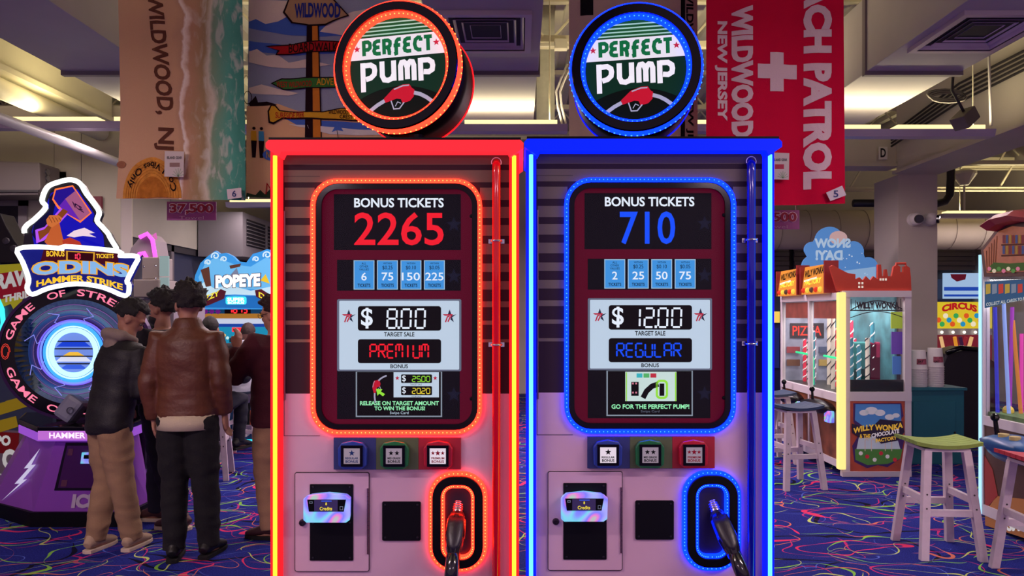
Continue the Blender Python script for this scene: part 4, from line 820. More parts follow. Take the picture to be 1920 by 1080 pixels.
# sandy towel
YT = 4.4; fn = wave(-2, .012, 16, .4); p0 = Pl(YT); b = towel_mesh(p0, lambda t: (222 - 12 * max(0, t - .75) * 2 - 2 * math.sin(t * 6), -262 + 634 * t), lambda t: (458 - 3 * math.sin(t * 5), -262 + 638 * t))
tw = b.build('beach_towel', beach_mat(), smooth=True); tag(tw, 'sandy towel lettered WILDWOOD, NJ with a turquoise sea edge', 'towel', 'hanging towels'); drape(tw, fn, .2)
brown = cm('brown', (96, 58, 44)); p1 = Pl(YT - .0025); p2 = Pl(YT - .0045); p3 = Pl(YT - .0065)
drape(text('WILDWOOD,', p1, None, brown, tw, bold=.035, warp=lambda a, c: (275 + 22 * a + 34 * (c - .1) - 0 * a, -10 + 226 * a - 0 * c)), fn)
drape(text('NJ', p1, (291, 240, 326, 282), brown, tw, bold=.03, rot=90), fn)
hatm = cm('straw', (206, 140, 60), var=.18, vs=30); hat = [(222 + 56 * (1 - math.cos(R(a))) + 6, 371 - 76 * math.sin(R(a))) for a in range(0, 181, 10)]
b = MB(); b.flat(p1, hat); ht = drape(b.build('hat_print', hatm, tw), fn); b = MB(); b.flat(p2, [(285 + 30 * math.cos(R(a)), 371 - 40 * math.sin(R(a))) for a in range(0, 181, 12)]); drape(b.build('hat_crown_print', cm('straw_dark', (176, 108, 42), var=.2, vs=30), ht), fn)
for k in range(5): b = MB(); b.line(p2, [(284 + (50 - k * 4.4) * math.cos(R(a)), 371 - (68 - k * 5.4) * math.sin(R(a))) for a in range(0, 181, 10)], .9); drape(b.build('straw_ring', cm('straw_dark', (176, 108, 42), var=.2, vs=30), ht), fn)
drape(text('Cool Vibes Only', p3, None, cm('black', (20, 18, 22)), ht, bold=.01, warp=lambda a, c: (284 + (54 - 14 * c) * math.cos(R(12 + 150 * a)) * .95, 371 - (71 - 16 * c) * math.sin(R(12 + 150 * a)))), fn)
b = MB(); b.flat(p1, circ_pts(226, 308, 9, 12, 7)); drape(b.build('shell_print', cm('shell', (150, 100, 74)), tw), fn)
q = card('towel_tag', 'white maker tag pinned to the sandy towel', 'tag', Pl(YT - .04), [(309, 283), (345, 284), (344, 332), (308, 331)], paper); m = MB(); text('ISLAND GEAR', Pl(YT - .041), (313, 293, 341, 298), None, None, mb=m, bold=.02); m.build('lettering', ink, q); m = MB(); m.rect(Pl(YT - .041), 318, 305, 337, 313); m.build('barcode', M('tag_brown', (140, 110, 100), .7), q)
m = MB()
for k in range(7): m.line(Pl(YT - .041), [(334, 331), (334 + 14 * math.cos(R(195 + k * 25)) * .8, 331 + 16 * math.sin(R(195 + k * 25)))], 1.2)
m.build('palm_print', M('tag_green', (150, 170, 140), .7), q)
q = card('number_card', 'small white card with the number 6 on the sandy towel', 'card', Pl(YT - .04), [(425, 355), (452, 352), (453, 370), (427, 374)], paper2, 'number cards'); text('6', Pl(YT - .042), (435, 357, 443, 369), inkblue, q, bold=.02)
# signpost towel
YS = 4.6; fs = wave(-1.5, .010, 14, 1.2); s0 = Pl(YS); b = towel_mesh(s0, lambda t: (469 - 4 * t, -260 + 628 * t), lambda t: (742, -260 + 632 * t))
tw = b.build('beach_towel', cm('sky', (150, 158, 178)), smooth=True); tag(tw, 'cartoon beach towel with a wooden signpost reading WILDWOOD', 'towel', 'hanging towels'); drape(tw, fs, .2)
def art(name, mat, pts, lay=1, par=None, lw=None):
    b = MB(); pl = Pl(YS - .0022 * lay)
    if lw: b.line(pl, pts, lw)
    else: b.flat(pl, pts)
    return drape(b.build(name, mat, par or tw), fs)
c_cloud = cm('cloud', (226, 208, 192)); c_blue = cm('royal', (74, 108, 190)); c_sand = cm('sand', (226, 178, 132)); c_red = cm('sign_red', (176, 30, 34)); c_grn = cm('sign_green', (58, 120, 54)); c_yel = cm('sign_gold', (216, 160, 44)); c_ink = cm('ink', (34, 14, 22)); c_wood = cm('driftwood', (176, 140, 104)); c_post = cm('post', (206, 124, 44)); c_white = cm('foam', (220, 214, 208))
art('blue_sky_print', c_blue, [(468, 34), (540, 30), (640, 34), (740, 30), (740, 62), (660, 66), (590, 70), (520, 62), (468, 54)]); art('blue_sky_print', c_blue, [(468, 78), (520, 82), (580, 92), (640, 86), (640, 100), (560, 104), (468, 96)])
art('cloud_print', c_cloud, [(468, 42), (480, 36), (498, 45), (520, 40), (536, 30), (560, 36), (560, 0), (468, 0)], 2); art('cloud_print', c_cloud, [(468, 118), (468, 98), (482, 92), (500, 104), (520, 102), (540, 116), (575, 112), (620, 122), (575, 128), (510, 126)], 2); art('cloud_print', c_cloud, [(468, 176), (468, 166), (490, 158), (520, 166), (560, 174), (540, 178)], 2)
art('cloud_print', c_cloud, [(600, 60), (620, 40), (660, 20), (740, 10), (740, 60), (680, 72)], 2)
art('sand_print', c_sand, [(464, 200), (520, 194), (560, 208), (740, 214), (740, 372), (463, 370)], 2); art('sea_print', c_blue, [(535, 222), (590, 226), (700, 230), (740, 232), (740, 246), (640, 248), (560, 236)], 3); art('foam_print', c_white, [(540, 232), (590, 236), (700, 244), (740, 246), (740, 254), (620, 252)], 4); art('grass_print', cm('grass', (50, 70, 44)), [(463, 370), (464, 362), (480, 366), (488, 356), (496, 364), (506, 354), (514, 362), (540, 360), (740, 364), (740, 372)], 3)
art('fair_print', c_ink, [(466 + 7 * math.cos(R(a)), 184 + 12 * math.sin(R(a))) for a in range(0, 361, 30)], 3, lw=1.2); art('fair_print', c_ink, [(468, 196), (480, 180), (484, 192), (500, 190), (520, 196), (470, 200)], 3)
post = art('post_print', c_ink, [(576, 48), (598, 46), (604, 262), (572, 262)], 4); art('post_grain_print', c_post, [(586, 50), (596, 48), (602, 262), (588, 262)], 5, post)
sg = art('driftwood_sign_print', c_ink, [(529, 22), (540, -6), (620, -8), (654, 28), (640, 34), (612, 48), (580, 50), (545, 42)], 6); art('driftwood_face', c_wood, [(533, 21), (542, -4), (618, -6), (650, 27), (610, 45), (580, 47), (548, 40)], 7, sg); drape(text('WILDWOOD', Pl(YS - .0176), (552, 6, 638, 34), cm('navy', (36, 48, 130)), sg, bold=.035, shear=.0), fs)
sg = art('red_sign_print', c_ink, [(496, 86), (520, 84), (600, 76), (650, 78), (650, 96), (600, 98), (516, 103), (520, 94)], 6); art('red_face', c_red, [(501, 88), (522, 86), (600, 78), (650, 80), (650, 94), (600, 96), (519, 101), (524, 94)], 7, sg); drape(text('BOARDWALK', Pl(YS - .0176), (540, 80, 634, 98), cm('olive', (40, 26, 20)), sg, bold=.012), fs)
sg = art('green_sign_print', c_ink, [(507, 156), (527, 146), (650, 144), (650, 164), (530, 168)], 6); art('green_face', c_grn, [(511, 156), (528, 148), (650, 146), (650, 162), (531, 166)], 7, sg); drape(text('WEST WILDWOOD', Pl(YS - .0176), (518, 152, 585, 163), c_red, sg, bold=.012), fs); drape(text('ADVENTURE', Pl(YS - .0176), (594, 147, 665, 160), c_yel, sg, bold=.012), fs)
sg = art('gold_sign_print', c_ink, [(501, 208), (508, 195), (516, 196), (524, 206), (560, 209), (606, 209), (640, 202), (670, 200), (670, 226), (606, 225), (530, 222), (512, 233), (503, 230)], 6); art('gold_face', c_yel, [(504, 209), (509, 198), (515, 199), (523, 208), (560, 211), (606, 211), (640, 204), (670, 203), (670, 224), (606, 222), (530, 219), (512, 229), (506, 227)], 7, sg)
drape(text('SURFSIDE PIER', Pl(YS - .0176), (516, 210, 571, 221), c_red, sg, bold=.012), fs); drape(text('WILDWOOD', Pl(YS - .0176), (616, 206, 652, 214), c_ink, sg, bold=.012), fs); drape(text('CREST', Pl(YS - .0176), (637, 215, 660, 222), c_ink, sg, bold=.012), fs)
sg = art('blue_float_print', c_blue, circ_pts(510, 290, 18, 16, 11), 5); drape(text('NO', Pl(YS - .0150), (499, 283, 513, 296), c_yel, sg, bold=.012), fs)
for x, c in ((477, c_yel), (490, cm('teal', (70, 150, 190)))):
    fg = art('figure_print', c, [(x - 5, 246), (x + 4, 246), (x + 5, 264), (x - 5, 264)], 4); art('figure_legs', c_ink, [(x - 5, 264), (x + 5, 264), (x + 3, 296), (x - 3, 296)], 4, fg); art('figure_head', c_ink, circ_pts(x, 241, 3, 8), 4, fg)
art('parasol_print', c_blue, [(622, 248), (628, 238), (638, 236), (644, 246), (632, 244)], 5); art('umbrella_pole_print', c_ink, [(632, 244), (634, 258)], 5, lw=1); art('letter_print', c_red, [(498, 364), (500, 344), (512, 362), (513, 346)], 5, lw=2.2)
# red towel
YR = 4.05; fr = wave(1.4, .012, 15, .2); b = towel_mesh(Pl(YR), lambda t: (1324 + 1 * t, -300 + 688 * t), lambda t: (1580 + 7 * max(0, t - .5), -300 + 682 * t))
tw = b.build('beach_towel', cm('red', (204, 16, 58)), smooth=True); tag(tw, 'red towel lettered BEACH PATROL with a white cross', 'towel', 'hanging towels'); drape(tw, fr, .2); r1 = Pl(YR - .0025); c_wh = cm('offwhite', (226, 200, 200))
drape(text('BEACH PATROL', r1, (1507, -98, 1559, 355), c_wh, tw, bold=.06, rot=90), fr); drape(text('WILDWOOD', r1, (1372, 11, 1411, 258), c_wh, tw, bold=.055, rot=90), fr); drape(text('NEW JERSEY', r1, (1341, 38, 1365, 226), c_wh, tw, bold=.045, rot=90), fr)
b = MB(); b.flat(r1, [(1444, 98), (1470, 98), (1470, 120), (1496, 120), (1496, 147), (1470, 147), (1470, 171), (1444, 171), (1444, 147), (1420, 147), (1420, 120), (1444, 120)]); drape(b.build('cross_print', c_wh, tw), fr)
q = card('towel_tag', 'white maker tag pinned to the red towel', 'tag', Pl(YR - .04), [(1447, 286), (1480, 287), (1479, 337), (1446, 336)], paper); m = MB(); text('ISLAND GEAR', Pl(YR - .041), (1450, 297, 1476, 302), None, None, mb=m, bold=.02); m.build('lettering', ink, q); m = MB(); m.rect(Pl(YR - .041), 1453, 308, 1470, 317); m.build('red_block', M('tag_red', (176, 40, 70), .7), q)
m = MB()
for k in range(7): m.line(Pl(YR - .041), [(1468, 334), (1468 + 13 * math.cos(R(195 + k * 25)) * .8, 334 + 13 * math.sin(R(195 + k * 25)))], 1.2)
m.build('palm_print', M('tag_green', (150, 170, 140), .7), q)
q = card('number_card', 'small white card with the number 5 on the red towel', 'card', Pl(YR - .04), [(1549, 361), (1579, 348), (1587, 366), (1557, 377)], paper2, 'number cards'); text('5', Pl(YR - .042), (1563, 357, 1572, 370), inkblue, q, bold=.02)
# beige towel behind the blue drum
YB = 4.3; fb = wave(.6, .010, 14, .6); b = towel_mesh(Pl(YB), lambda t: (1067, -280 + 650 * t), lambda t: (1308, -280 + 650 * t)); tw = b.build('beach_towel', cm('beige', (176, 152, 138)), smooth=True); tag(tw, 'beige towel with black stripes behind the blue drum sign', 'towel', 'hanging towels'); drape(tw, fb, .2)
for x0, x1 in ((1088, 1112), (1276, 1284)): b = MB(); b.rect(Pl(YB - .002), x0, -200, x1, 30 if x0 < 1200 else 330); drape(b.build('stripe_print', cm('black', (20, 18, 22)), tw), fb)
drape(text('WILDWOOD', Pl(YB - .003), (1286, -20, 1300, 130), cm('black', (20, 18, 22)), tw, bold=.03, rot=90), fb); drape(text('NEW JERSEY', Pl(YB - .003), (1286, 170, 1300, 330), cm('black', (20, 18, 22)), tw, bold=.03, rot=90), fb)
rail(W(190, 0, YT).x, W(480, 0, YT).x, YT, 'thin steel rail holding the sandy towel'); rail(W(455, 0, YS).x, W(760, 0, YS).x, YS, 'thin steel rail holding the signpost towel'); rail(W(1300, 0, YR).x, W(1600, 0, YR).x, YR, 'thin steel rail holding the red towel'); rail(W(1050, 0, YB).x, W(1320, 0, YB).x, YB, 'thin steel rail holding the beige towel')
# price signs
def price(x0, x1, y0, y1, Y, word, label):
    t = thing('price_sign', label, 'sign', tuple(W((x0 + x1) / 2, y1, Y)), 0, 'towel price signs'); p = Pl(Y); b = MB(); b.rect(p, x0, y0, x1, y1, .008); b.build('board', M('price_purple', (150, 56, 128), .5, var=.25, vs=5), t)
    text(word, Pl(Y - .003), (x0 + 4, y0 + 3, x1 - 4, y1 - 10), M('price_halo', (250, 240, 244), .6), t, bold=.085); text(word, Pl(Y - .006), (x0 + 5, y0 + 4, x1 - 5, y1 - 11), M('price_red', (156, 10, 50), .6), t, bold=.035); text('Towel', Pl(Y - .003), ((x0 + x1) / 2 - 23, y1 - 8, (x0 + x1) / 2 + 23, y1 - 2), M('price_pink', (196, 150, 176), .6), t)
    for x in (x0 + 6, x1 - 6): a = W(x, y0, Y); b = MB(); b.cyl((a.x, Y + .004, a.z), (a.x, Y + .004, 4.9), .003, n=5); b.build('string', steel, t)
price(313, 405, 378, 413, 4.7, '37,500', 'magenta price sign reading 37,500 under the sandy towel'); price(1408, 1499, 394, 430, 4.4, '32,500', 'magenta price sign with 500 showing beside the blue pump')

# ------------------------------------------------------------------ hammer game
YO = 5.62; t = thing('hammer_game', 'purple hammer strength game with a round glowing tunnel and neon topper', 'arcade game', tuple(G(140, 985)))
po = Pl(YO + .12); EL = lambda cx, cy, rx, ry, n=64: [(cx + rx * math.cos(2 * math.pi * i / n), cy + ry * math.sin(2 * math.pi * i / n)) for i in range(n)]
b = MB(); b.frame(po, EL(140, 660, 145, 127), EL(140, 660, 113, 99), .16); wh = b.build('wheel_rim', black_gloss, t)
b = MB(); b.frame(po.at(-.004), EL(140, 660, 147, 129), EL(140, 660, 141, 123.5), .05); b.build('rim_edge', M('rim_purple', (60, 26, 80), .3, .4), wh)
purple_dish = M('dish_purple', (58, 22, 66), .22, .3); rings = [(113, 99, .0), (100, 88, .10), (88, 78, .20), (76, 68, .30), (66, 59, .38)]
for i in range(4):
    a, c = rings[i], rings[i + 1]; A = [po.at(a[2]).P(*p) for p in EL(140, 660, a[0], a[1])]; B2 = [po.at(c[2]).P(*p) for p in EL(139, 660, c[0] * 1.0, c[1])]; b = MB(); n = 64; b.add(A + B2, [(j, (j + 1) % n, n + (j + 1) % n, n + j) for j in range(n)]); b.build('tunnel_ring', [purple_dish, M('dish_plum', (84, 24, 62), .25, .3)][i % 2], wh)
    b = MB(); b.tube([po.at(c[2] - .01).P(*p) for p in EL(139, 660, c[0] + 1, c[1] + 1)], .004, 6, closed=True); b.build('ring_edge', E('ring_violet', (150, 110, 190), .5), wh)
pd = po.at(.40); b = MB(); b.flat(pd, EL(139, 660, 68, 61)); b.build('tunnel_floor', M('tunnel_dark', (24, 20, 60), .3, em=.25, ec=(40, 60, 200)), wh)
for rx, ry, w, c, s_ in ((67, 61, .006, (130, 110, 255), 1.0), (62, 58, .008, (120, 140, 255), 1.2), (54, 53, .014, (60, 150, 255), 1.5), (50, 49, .008, (190, 230, 255), 1.3), (42, 42, .020, (170, 225, 255), 1.6)): b = MB(); b.tube([pd.at(-.05).P(*p) for p in EL(138, 661, rx, ry)], w, 10, closed=True); b.build('neon_ring', E('neon_%d' % rx, c, s_), wh, smooth=True)
b = MB(); b.flat(pd.at(-.02), EL(138, 661, 38, 38)); scn = b.build('target_screen', E('target_sky', (120, 150, 235), .8), wh)
for y in (640, 654, 668, 682): b = MB(); b.rect(pd.at(-.03), 102, y - 1.2, 174, y + 1.2); b.build('screen_bar', ink, scn)
for q, c in (((106, 640, 170, 650), (30, 70, 220)), ((104, 668, 172, 678), (230, 235, 255)), ((118, 660, 158, 667), (255, 200, 70)), ((112, 684, 164, 692), (60, 100, 230))): b = MB(); b.flat(pd.at(-.026), [(q[0], q[3]), (q[0] + 12, q[1]), (q[2] - 12, q[1]), (q[2], q[3])]); b.build('screen_glow', E('sg%d' % q[1], c, .8), scn)
for k in range(8):
    a = R(k * 45 + 20); pts = [(139 + (60 + 12 * j) * math.cos(a + .10 * ((-1) ** j)), 660 + (54 + 10 * j) * math.sin(a + .10 * ((-1) ** j))) for j in range(4)]; b = MB(); b.tube([po.at(.36 - .1 * j).P(*p) for j, p in enumerate(pts)], .003, 5); b.build('lightning_crack', E('bolt_violet', (150, 150, 255), .8), wh)
pink = E('letter_pink', (240, 120, 150), 1.2)
def ringtext(s, a0, a1, ro, ri, inv): text(s, po.at(-.003), None, pink, wh, bold=.015, warp=lambda a, c: (140 + (ri + (ro - ri) * (c if not inv else 1 - c)) * 1.14 * math.cos(R(a0 + (a1 - a0) * a)), 660 + (ri + (ro - ri) * (c if not inv else 1 - c)) * math.sin(R(a0 + (a1 - a0) * a))))
ringtext('GAME', 192, 232, 118, 105, False); ringtext('OF', 246, 262, 118, 105, False); ringtext('STRENGTH', 272, 352, 118, 105, False); ringtext('GAME', 165, 125, 118, 105, True); ringtext('OF', 114, 97, 118, 105, True); ringtext('STRENGTH', 84, 10, 118, 105, True)
b = MB(); b.line(po.at(-.003), [(10 + 5 * math.cos(R(a)) * (1 + a / 900), 660 + 9 * math.sin(R(a)) * (1 + a / 900)) for a in range(0, 721, 30)], 1.4); b.build('knot_mark', E('knot_red', (210, 60, 50), .9), wh)
b = MB(); b.box(-3.9, -3.15, YO + .60, YO + .98, .3, 1.72); b.build('rear_housing', M('housing_dark', (22, 16, 30), .5), t)
# counter and pedestal
def ring_poly(pts_px, z): return [G(x, y, z) if False else Vector(((x - CX) / F * yy, yy, z)) for x, y, yy in pts_px]
tp = [(52, 0, YO + .18), (104, 0, YO - .12), (226, 0, YO - .12), (258, 0, YO + .18), (258, 0, YO + .9), (60, 0, YO + .9)]; bp_ = [(-16, 0, YO + .30), (62, 0, YO - .02), (238, 0, YO - .02), (280, 0, YO + .30), (280, 0, YO + 1.0), (-6, 0, YO + 1.0)]
zt = .66; A = ring_poly(tp, zt); B2 = ring_poly(bp_, .10); purp = M('pedestal_purple', (146, 78, 186), .35, .1); n = 6
b = MB(); b.add(A + B2, [(0, 1, 2, 3, 4, 5), (11, 10, 9, 8, 7, 6)] + [(i, (i + 1) % n, n + (i + 1) % n, n + i) for i in range(n)]); b.build('pedestal', purp, t)
C2 = ring_poly([(x + (-6 if x < 150 else 6), 0, y + (-.03 if i in (1, 2) else 0)) for i, (x, _, y) in enumerate(bp_)], .0); D2 = [v + Vector((0, 0, .11)) for v in C2]; b = MB(); b.prism(C2, (0, 0, .11)); b.build('plinth', black_matte, t)
b = MB(); ct = ring_poly([(34, 0, YO + .2), (70, 0, YO - .2), (226, 0, YO - .2), (266, 0, YO + .2), (262, 0, YO + .6), (48, 0, YO + .6)], .735); b.prism(ct, (0, 0, .045)); b.build('counter', black_gloss, t, bevel=.01)
b = MB(); ct2 = [Vector((v.x * 1.0, v.y + .004, .672)) for v in ct]; b.prism(ct2, (0, 0, .058)); band = b.build('counter_band', E('band_violet', (150, 80, 200), .9), t)
fpl = Pl(YO - .202); text('HAMMER', fpl, (92, 811, 160, 822), E('band_white', (250, 220, 245), 1.2), band, bold=.03); b = MB(); b.rect(fpl.at(.0005), 71, 808, 225, 825); b.build('band_face', E('band_pink', (190, 110, 210), .9), band)
# bolt on the left flank: between pedestal points 0,1 (top) and 6,7 (bottom)
def flank(u, v): a = A[0].lerp(A[1], u); c = B2[0].lerp(B2[1], u); nrm = (A[1] - A[0]).cross(B2[0] - A[0]).normalized(); nrm = nrm if nrm.y < 0 else -nrm; return a.lerp(c, v) + nrm * .004
b = MB(); b.add([flank(u, v) for u, v in ((.62, .14), (.40, .45), (.52, .43), (.34, .68), (.46, .66), (.22, .95), (.60, .58), (.50, .60), (.68, .36), (.56, .38))], [tuple(range(10))]); b.build('lightning_bolt', E('bolt_white', (214, 206, 240), .75), t)
def front(u, v): a = A[1].lerp(A[2], u); c = B2[1].lerp(B2[2], u); nrm = (A[2] - A[1]).cross(B2[1] - A[1]).normalized(); nrm = nrm if nrm.y < 0 else -nrm; return a.lerp(c, v), nrm
def fq(name, mat, u0, v0, u1, v1, d, par):
    b = MB(); pts = []
    for u, v in ((u0, v0), (u1, v0), (u1, v1), (u0, v1)): q, nn = front(u, v); pts.append(q + nn * d)
    b.prism(pts, -nn * .01); return b.build(name, mat, par)
dr = fq('service_door', M('door_black', (22, 14, 28), .35), .17, .02, .84, .68, .006, t); fq('door_face', M('door_plum', (66, 24, 84), .35), .21, .06, .80, .64, .010, dr)
for u, v in ((.24, .10), (.24, .53), (.70, .10), (.70, .53)): fq('corner_knot', M('knot_brown', (96, 54, 74), .4), u, v, u + .07, v + .09, .012, dr)
rdq = fq('card_reader', MATS['reader_shell'], .46, .14, .66, .29, .03, t); fq('reader_screen', E('reader_black', (10, 8, 16), .4), .50, .17, .64, .22, .035, rdq)
def fw(a, c):
    q, nn = front(.40 + .28 * a, .93 - .20 * c); return q + nn * .006
class FP:
    n = Vector((0, 1, 0))
    def P(s, x, y): return fw(x, 1 - y)
text('ICE', FP(), None, M('logo_pale', (196, 180, 200), .5), t, bold=.06, warp=lambda a, c: (a, 1 - c))
# topper
pk = Pl(YO + .02); sgn = [(133, 337), (150, 344), (161, 362), (175, 380), (186, 398), (182, 414), (194, 428), (206, 445), (209, 480), (60, 480), (46, 437), (50, 423), (64, 412), (86, 389), (79, 376), (89, 351), (111, 341)]
b = MB(); b.poly(pk, smooth_pts(sgn, 4), .07); tpz = b.build('topper_sign', M('topper_black', (14, 10, 26), .3), t); b = MB(); b.tube([pk.at(-.006).P(*p) for p in smooth_pts(sgn, 4)[:33]], .019, 8); b.build('neon_outline', E('neon_white', (250, 255, 248), 1.6), tpz, smooth=True)
b = MB(); b.tube([pk.at(-.006).P(*p) for p in smooth_pts(sgn, 4)[40:] + [sgn[0]]], .019, 8); b.build('neon_outline', E('neon_white', (250, 255, 248), 1.6), tpz, smooth=True)
def in_(pts, k, cx, cy): return [(cx + (x - cx) * k, cy + (y - cy) * k) for x, y in pts]
def ta(name, c, pts, d=-.003, em=.75, lw=None):
    b = MB(); pl = pk.at(d); b.line(pl, pts, lw) if lw else b.flat(pl, pts); return b.build(name, E('tp_' + name + str(c[0]) + str(c[2]), c, em), tpz)
ta('sky_panel', (26, 22, 190), in_(sgn[:9] + [(209, 470), (52, 470)] + sgn[10:], .84, 130, 420)); ta('dark_cloud', (16, 12, 60), [(60, 440), (64, 420), (92, 395), (92, 370), (110, 352), (100, 400), (90, 450), (80, 470)], -.005)
z = lambda x, y: (x * .2778, 320 + y * .2778)
ta('glow_edge', (255, 120, 60), [z(*p) for p in ((352, 195), (370, 122), (492, 98), (620, 285), (542, 352), (390, 255))], -.006, 1.0); ta('hammer_top', (40, 20, 150), [z(*p) for p in ((362, 190), (378, 132), (488, 108), (510, 140), (440, 195), (398, 240))], -.008); ta('hammer_face', (176, 96, 140), [z(*p) for p in ((440, 190), (510, 135), (608, 285), (542, 338))], -.0085); ta('hammer_side', (110, 40, 190), [z(*p) for p in ((398, 240), (440, 190), (542, 338), (470, 300))], -.0085)
text('ICE', pk.at(-.010), None, E('tp_ink', (40, 10, 60), .6), tpz, bold=.05, warp=lambda a, c: z(485 + 65 * a + 18 * (1 - c), 205 + 40 * a + 42 * (1 - c)))
ta('handle_glow', (190, 90, 255), [z(*p) for p in ((245, 490), (238, 400), (300, 380), (420, 240), (480, 270), (360, 400), (300, 470))], -.007, .8); ta('handle', (140, 70, 30), [z(*p) for p in ((268, 470), (255, 410), (300, 395), (425, 255), (460, 275), (340, 410))], -.009); ta('fist', (220, 120, 60), [z(*p) for p in ((312, 330), (335, 300), (395, 300), (420, 320), (410, 345), (350, 385), (318, 365))], -.011)
for k in range(4): ta('finger_line', (120, 50, 24), [z(330 + k * 22, 312 + k * 2), z(352 + k * 20, 352 - k * 4)], -.0125, .6, lw=1.0)
ta('forearm', (206, 100, 50), [z(*p) for p in ((345, 385), (400, 350), (425, 460), (470, 500), (330, 510), (300, 480))], -.010); ta('cape', (190, 60, 40), [z(*p) for p in ((420, 470), (470, 450), (540, 480), (560, 520), (430, 520))], -.011)
ta('hair_wisps', (240, 214, 226), [z(*p) for p in ((450, 440), (500, 405), (570, 385), (640, 420), (600, 425), (650, 450), (560, 440), (500, 450))], -.009, .9)
bn = [(75, 463), (120, 466), (122, 462), (222, 471), (223, 479), (258, 481), (251, 500), (238, 527), (242, 534), (236, 555), (194, 539), (144, 532), (92, 540), (61, 552), (51, 540), (54, 523), (43, 492), (33, 467)]
pb = Pl(YO - .06); b = MB(); b.poly(pb, bn, .07); bnr = b.build('topper_banner', E('banner_blue', (30, 36, 150), .5), t); b = MB(); b.tube([pb.at(-.006).P(*p) for p in smooth_pts(bn, 3)], .018, 8, closed=True); b.build('neon_outline', E('neon_white', (250, 255, 248), 1.6), bnr, smooth=True)
def tb(name, mat, pts, d=-.004): b = MB(); b.flat(pb.at(d), pts); return b.build(name, mat, bnr)
tb('bonus_strip', E('strip_maroon', (86, 14, 40), .5), [(82, 468), (222, 474), (222, 496), (76, 490)]); tb('counter_frame', E('strip_gold', (230, 170, 50), .8), [(124, 470), (178, 473), (177, 492), (124, 489)], -.006); tb('counter_window', E('strip_dark', (60, 4, 20), .6), [(127, 472), (175, 475), (174, 490), (127, 487)], -.008)
gold = E('gold_letters', (250, 200, 50), .95); segs('10', pb.at(-.010), (136, 476, 150, 486), 2, E('led_pink', (255, 60, 90), 1.2), bnr)
text('BONUS', pb.at(-.008), (87, 470, 121, 481), gold, bnr, bold=.03); text('TICKETS', pb.at(-.008), (180, 476, 213, 484), gold, bnr, bold=.03)
text("ODINS", pb.at(-.006), None, E('gold_edge', (240, 170, 40), .9), bnr, bold=.10, warp=lambda a, c: (58 + 186 * a, 518 + 6 * math.sin(math.pi * a) * -1 + 4 * a - 27 * c)); text("ODINS", pb.at(-.010), None, E('chrome_letters', (140, 190, 240), .85), bnr, bold=.05, warp=lambda a, c: (61 + 180 * a, 517 - 6 * math.sin(math.pi * a) + 4 * a - 24 * c))
text('HAMMER STRIKE', pb.at(-.008), None, gold, bnr, bold=.04, warp=lambda a, c: (68 + 162 * a, 541 - 16 * math.sin(math.pi * (.05 + .9 * a)) + 6 * a - 12 * c))
b = MB(); b.box(W(100, 0, YO).x, W(180, 0, YO).x, YO + .14, YO + .24, 1.9, 2.2); b.build('topper_bracket', black_matte, t)
# the mallet on the counter
t = thing('mallet', 'grey padded mallet head resting on the counter of the hammer game', 'mallet', (W(134, 0, YO).x, YO, .78)); b = MB(); c = W(134, 768, YO - .06); b.bar(c + Vector((-.055, 0, -.07)), c + Vector((.05, .03, .085)), .14, .15, (0, -1, 0)); b.build('head', M('mallet_grey', (120, 122, 140), .5), t, bevel=.03); b = MB(); b.tube([c + Vector((.02, .05, 0)), c + Vector((.16, .14, -.05))], .018, 10); b.build('handle', black_matte, t)
b = MB(); b.frame(Pl(c.y - .085), circ_pts(131, 770, 7, 16), circ_pts(131, 770, 5, 16), .004); b.build('emblem', M('emblem_dark', (60, 60, 80), .5), t)
# ------------------------------------------------------------------ neighbour game at the left edge
YW = 6.9; t = thing('rally_game', 'colourful game cabinet cut by the left edge behind the hammer game', 'arcade game', (W(20, 0, YW).x, YW, 0)); b = MB(); b.box(W(-160, 0, YW).x, W(100, 0, YW).x, YW, YW + .7, 0, W(0, 495, YW).z); b.build('cabinet', M('cab_slate', (60, 74, 98), .4), t)
def wa(name, c, pts, d, em=0.): b = MB(); b.flat(Pl(YW - d), pts); return b.build(name, E('wa' + name, c, em) if em else M('wa' + name, c, .5), t)
wa('yellow_splash', (206, 190, 50), [(-60, 500), (40, 494), (62, 500), (56, 530), (30, 590), (20, 570), (-60, 600)], .004, .35); wa('red_splash', (170, 30, 50), [(-60, 520), (20, 510), (58, 506), (60, 560), (20, 556), (-60, 580)], .006, .35)
text('RAW', Pl(YW - .009), None, E('wa_white', (220, 216, 214), .5), t, bold=.06, warp=lambda a, c: (-8 + 70 * a, 545 - 6 * a - 30 * c - 8 * a)); text('THRILLS', Pl(YW - .009), None, E('wa_white', (220, 216, 214), .5), t, bold=.05, warp=lambda a, c: (6 + 66 * a, 568 - 14 * a - 14 * c))
b = MB(); b.tube([Pl(YW - .02).P(*p) for p in ((-5, 560), (4, 580), (6, 605), (0, 640))], .02, 8); b.build('cyan_tube', E('wa_cyan', (60, 220, 230), 1.5), t)
for k, q in enumerate(((0, 760), (26, 752), (8, 790))): wa('ticket', (196, 160, 40), [(q[0] - 16, q[1]), (q[0] + 22, q[1] - 10), (q[0] + 26, q[1] + 10), (q[0] - 12, q[1] + 22)], .004 + .002 * k, .25)
wa('grey_panel', (128, 116, 124), [(-60, 800), (60, 810), (60, 960), (-60, 960)], .003); wa('red_panel', (150, 30, 36), [(-60, 806), (36, 812), (34, 850), (-60, 850)], .006, .2); text('PO', Pl(YW - .009), (-8, 816, 20, 836), E('wa_white', (220, 216, 214), .5), t, bold=.06); text('C', Pl(YW - .009), (4, 842, 28, 880), E('wa_white', (220, 216, 214), .5), t, bold=.06); text('W', Pl(YW - .009), (0, 888, 12, 896), E('wa_white', (220, 216, 214), .5), t, bold=.03)
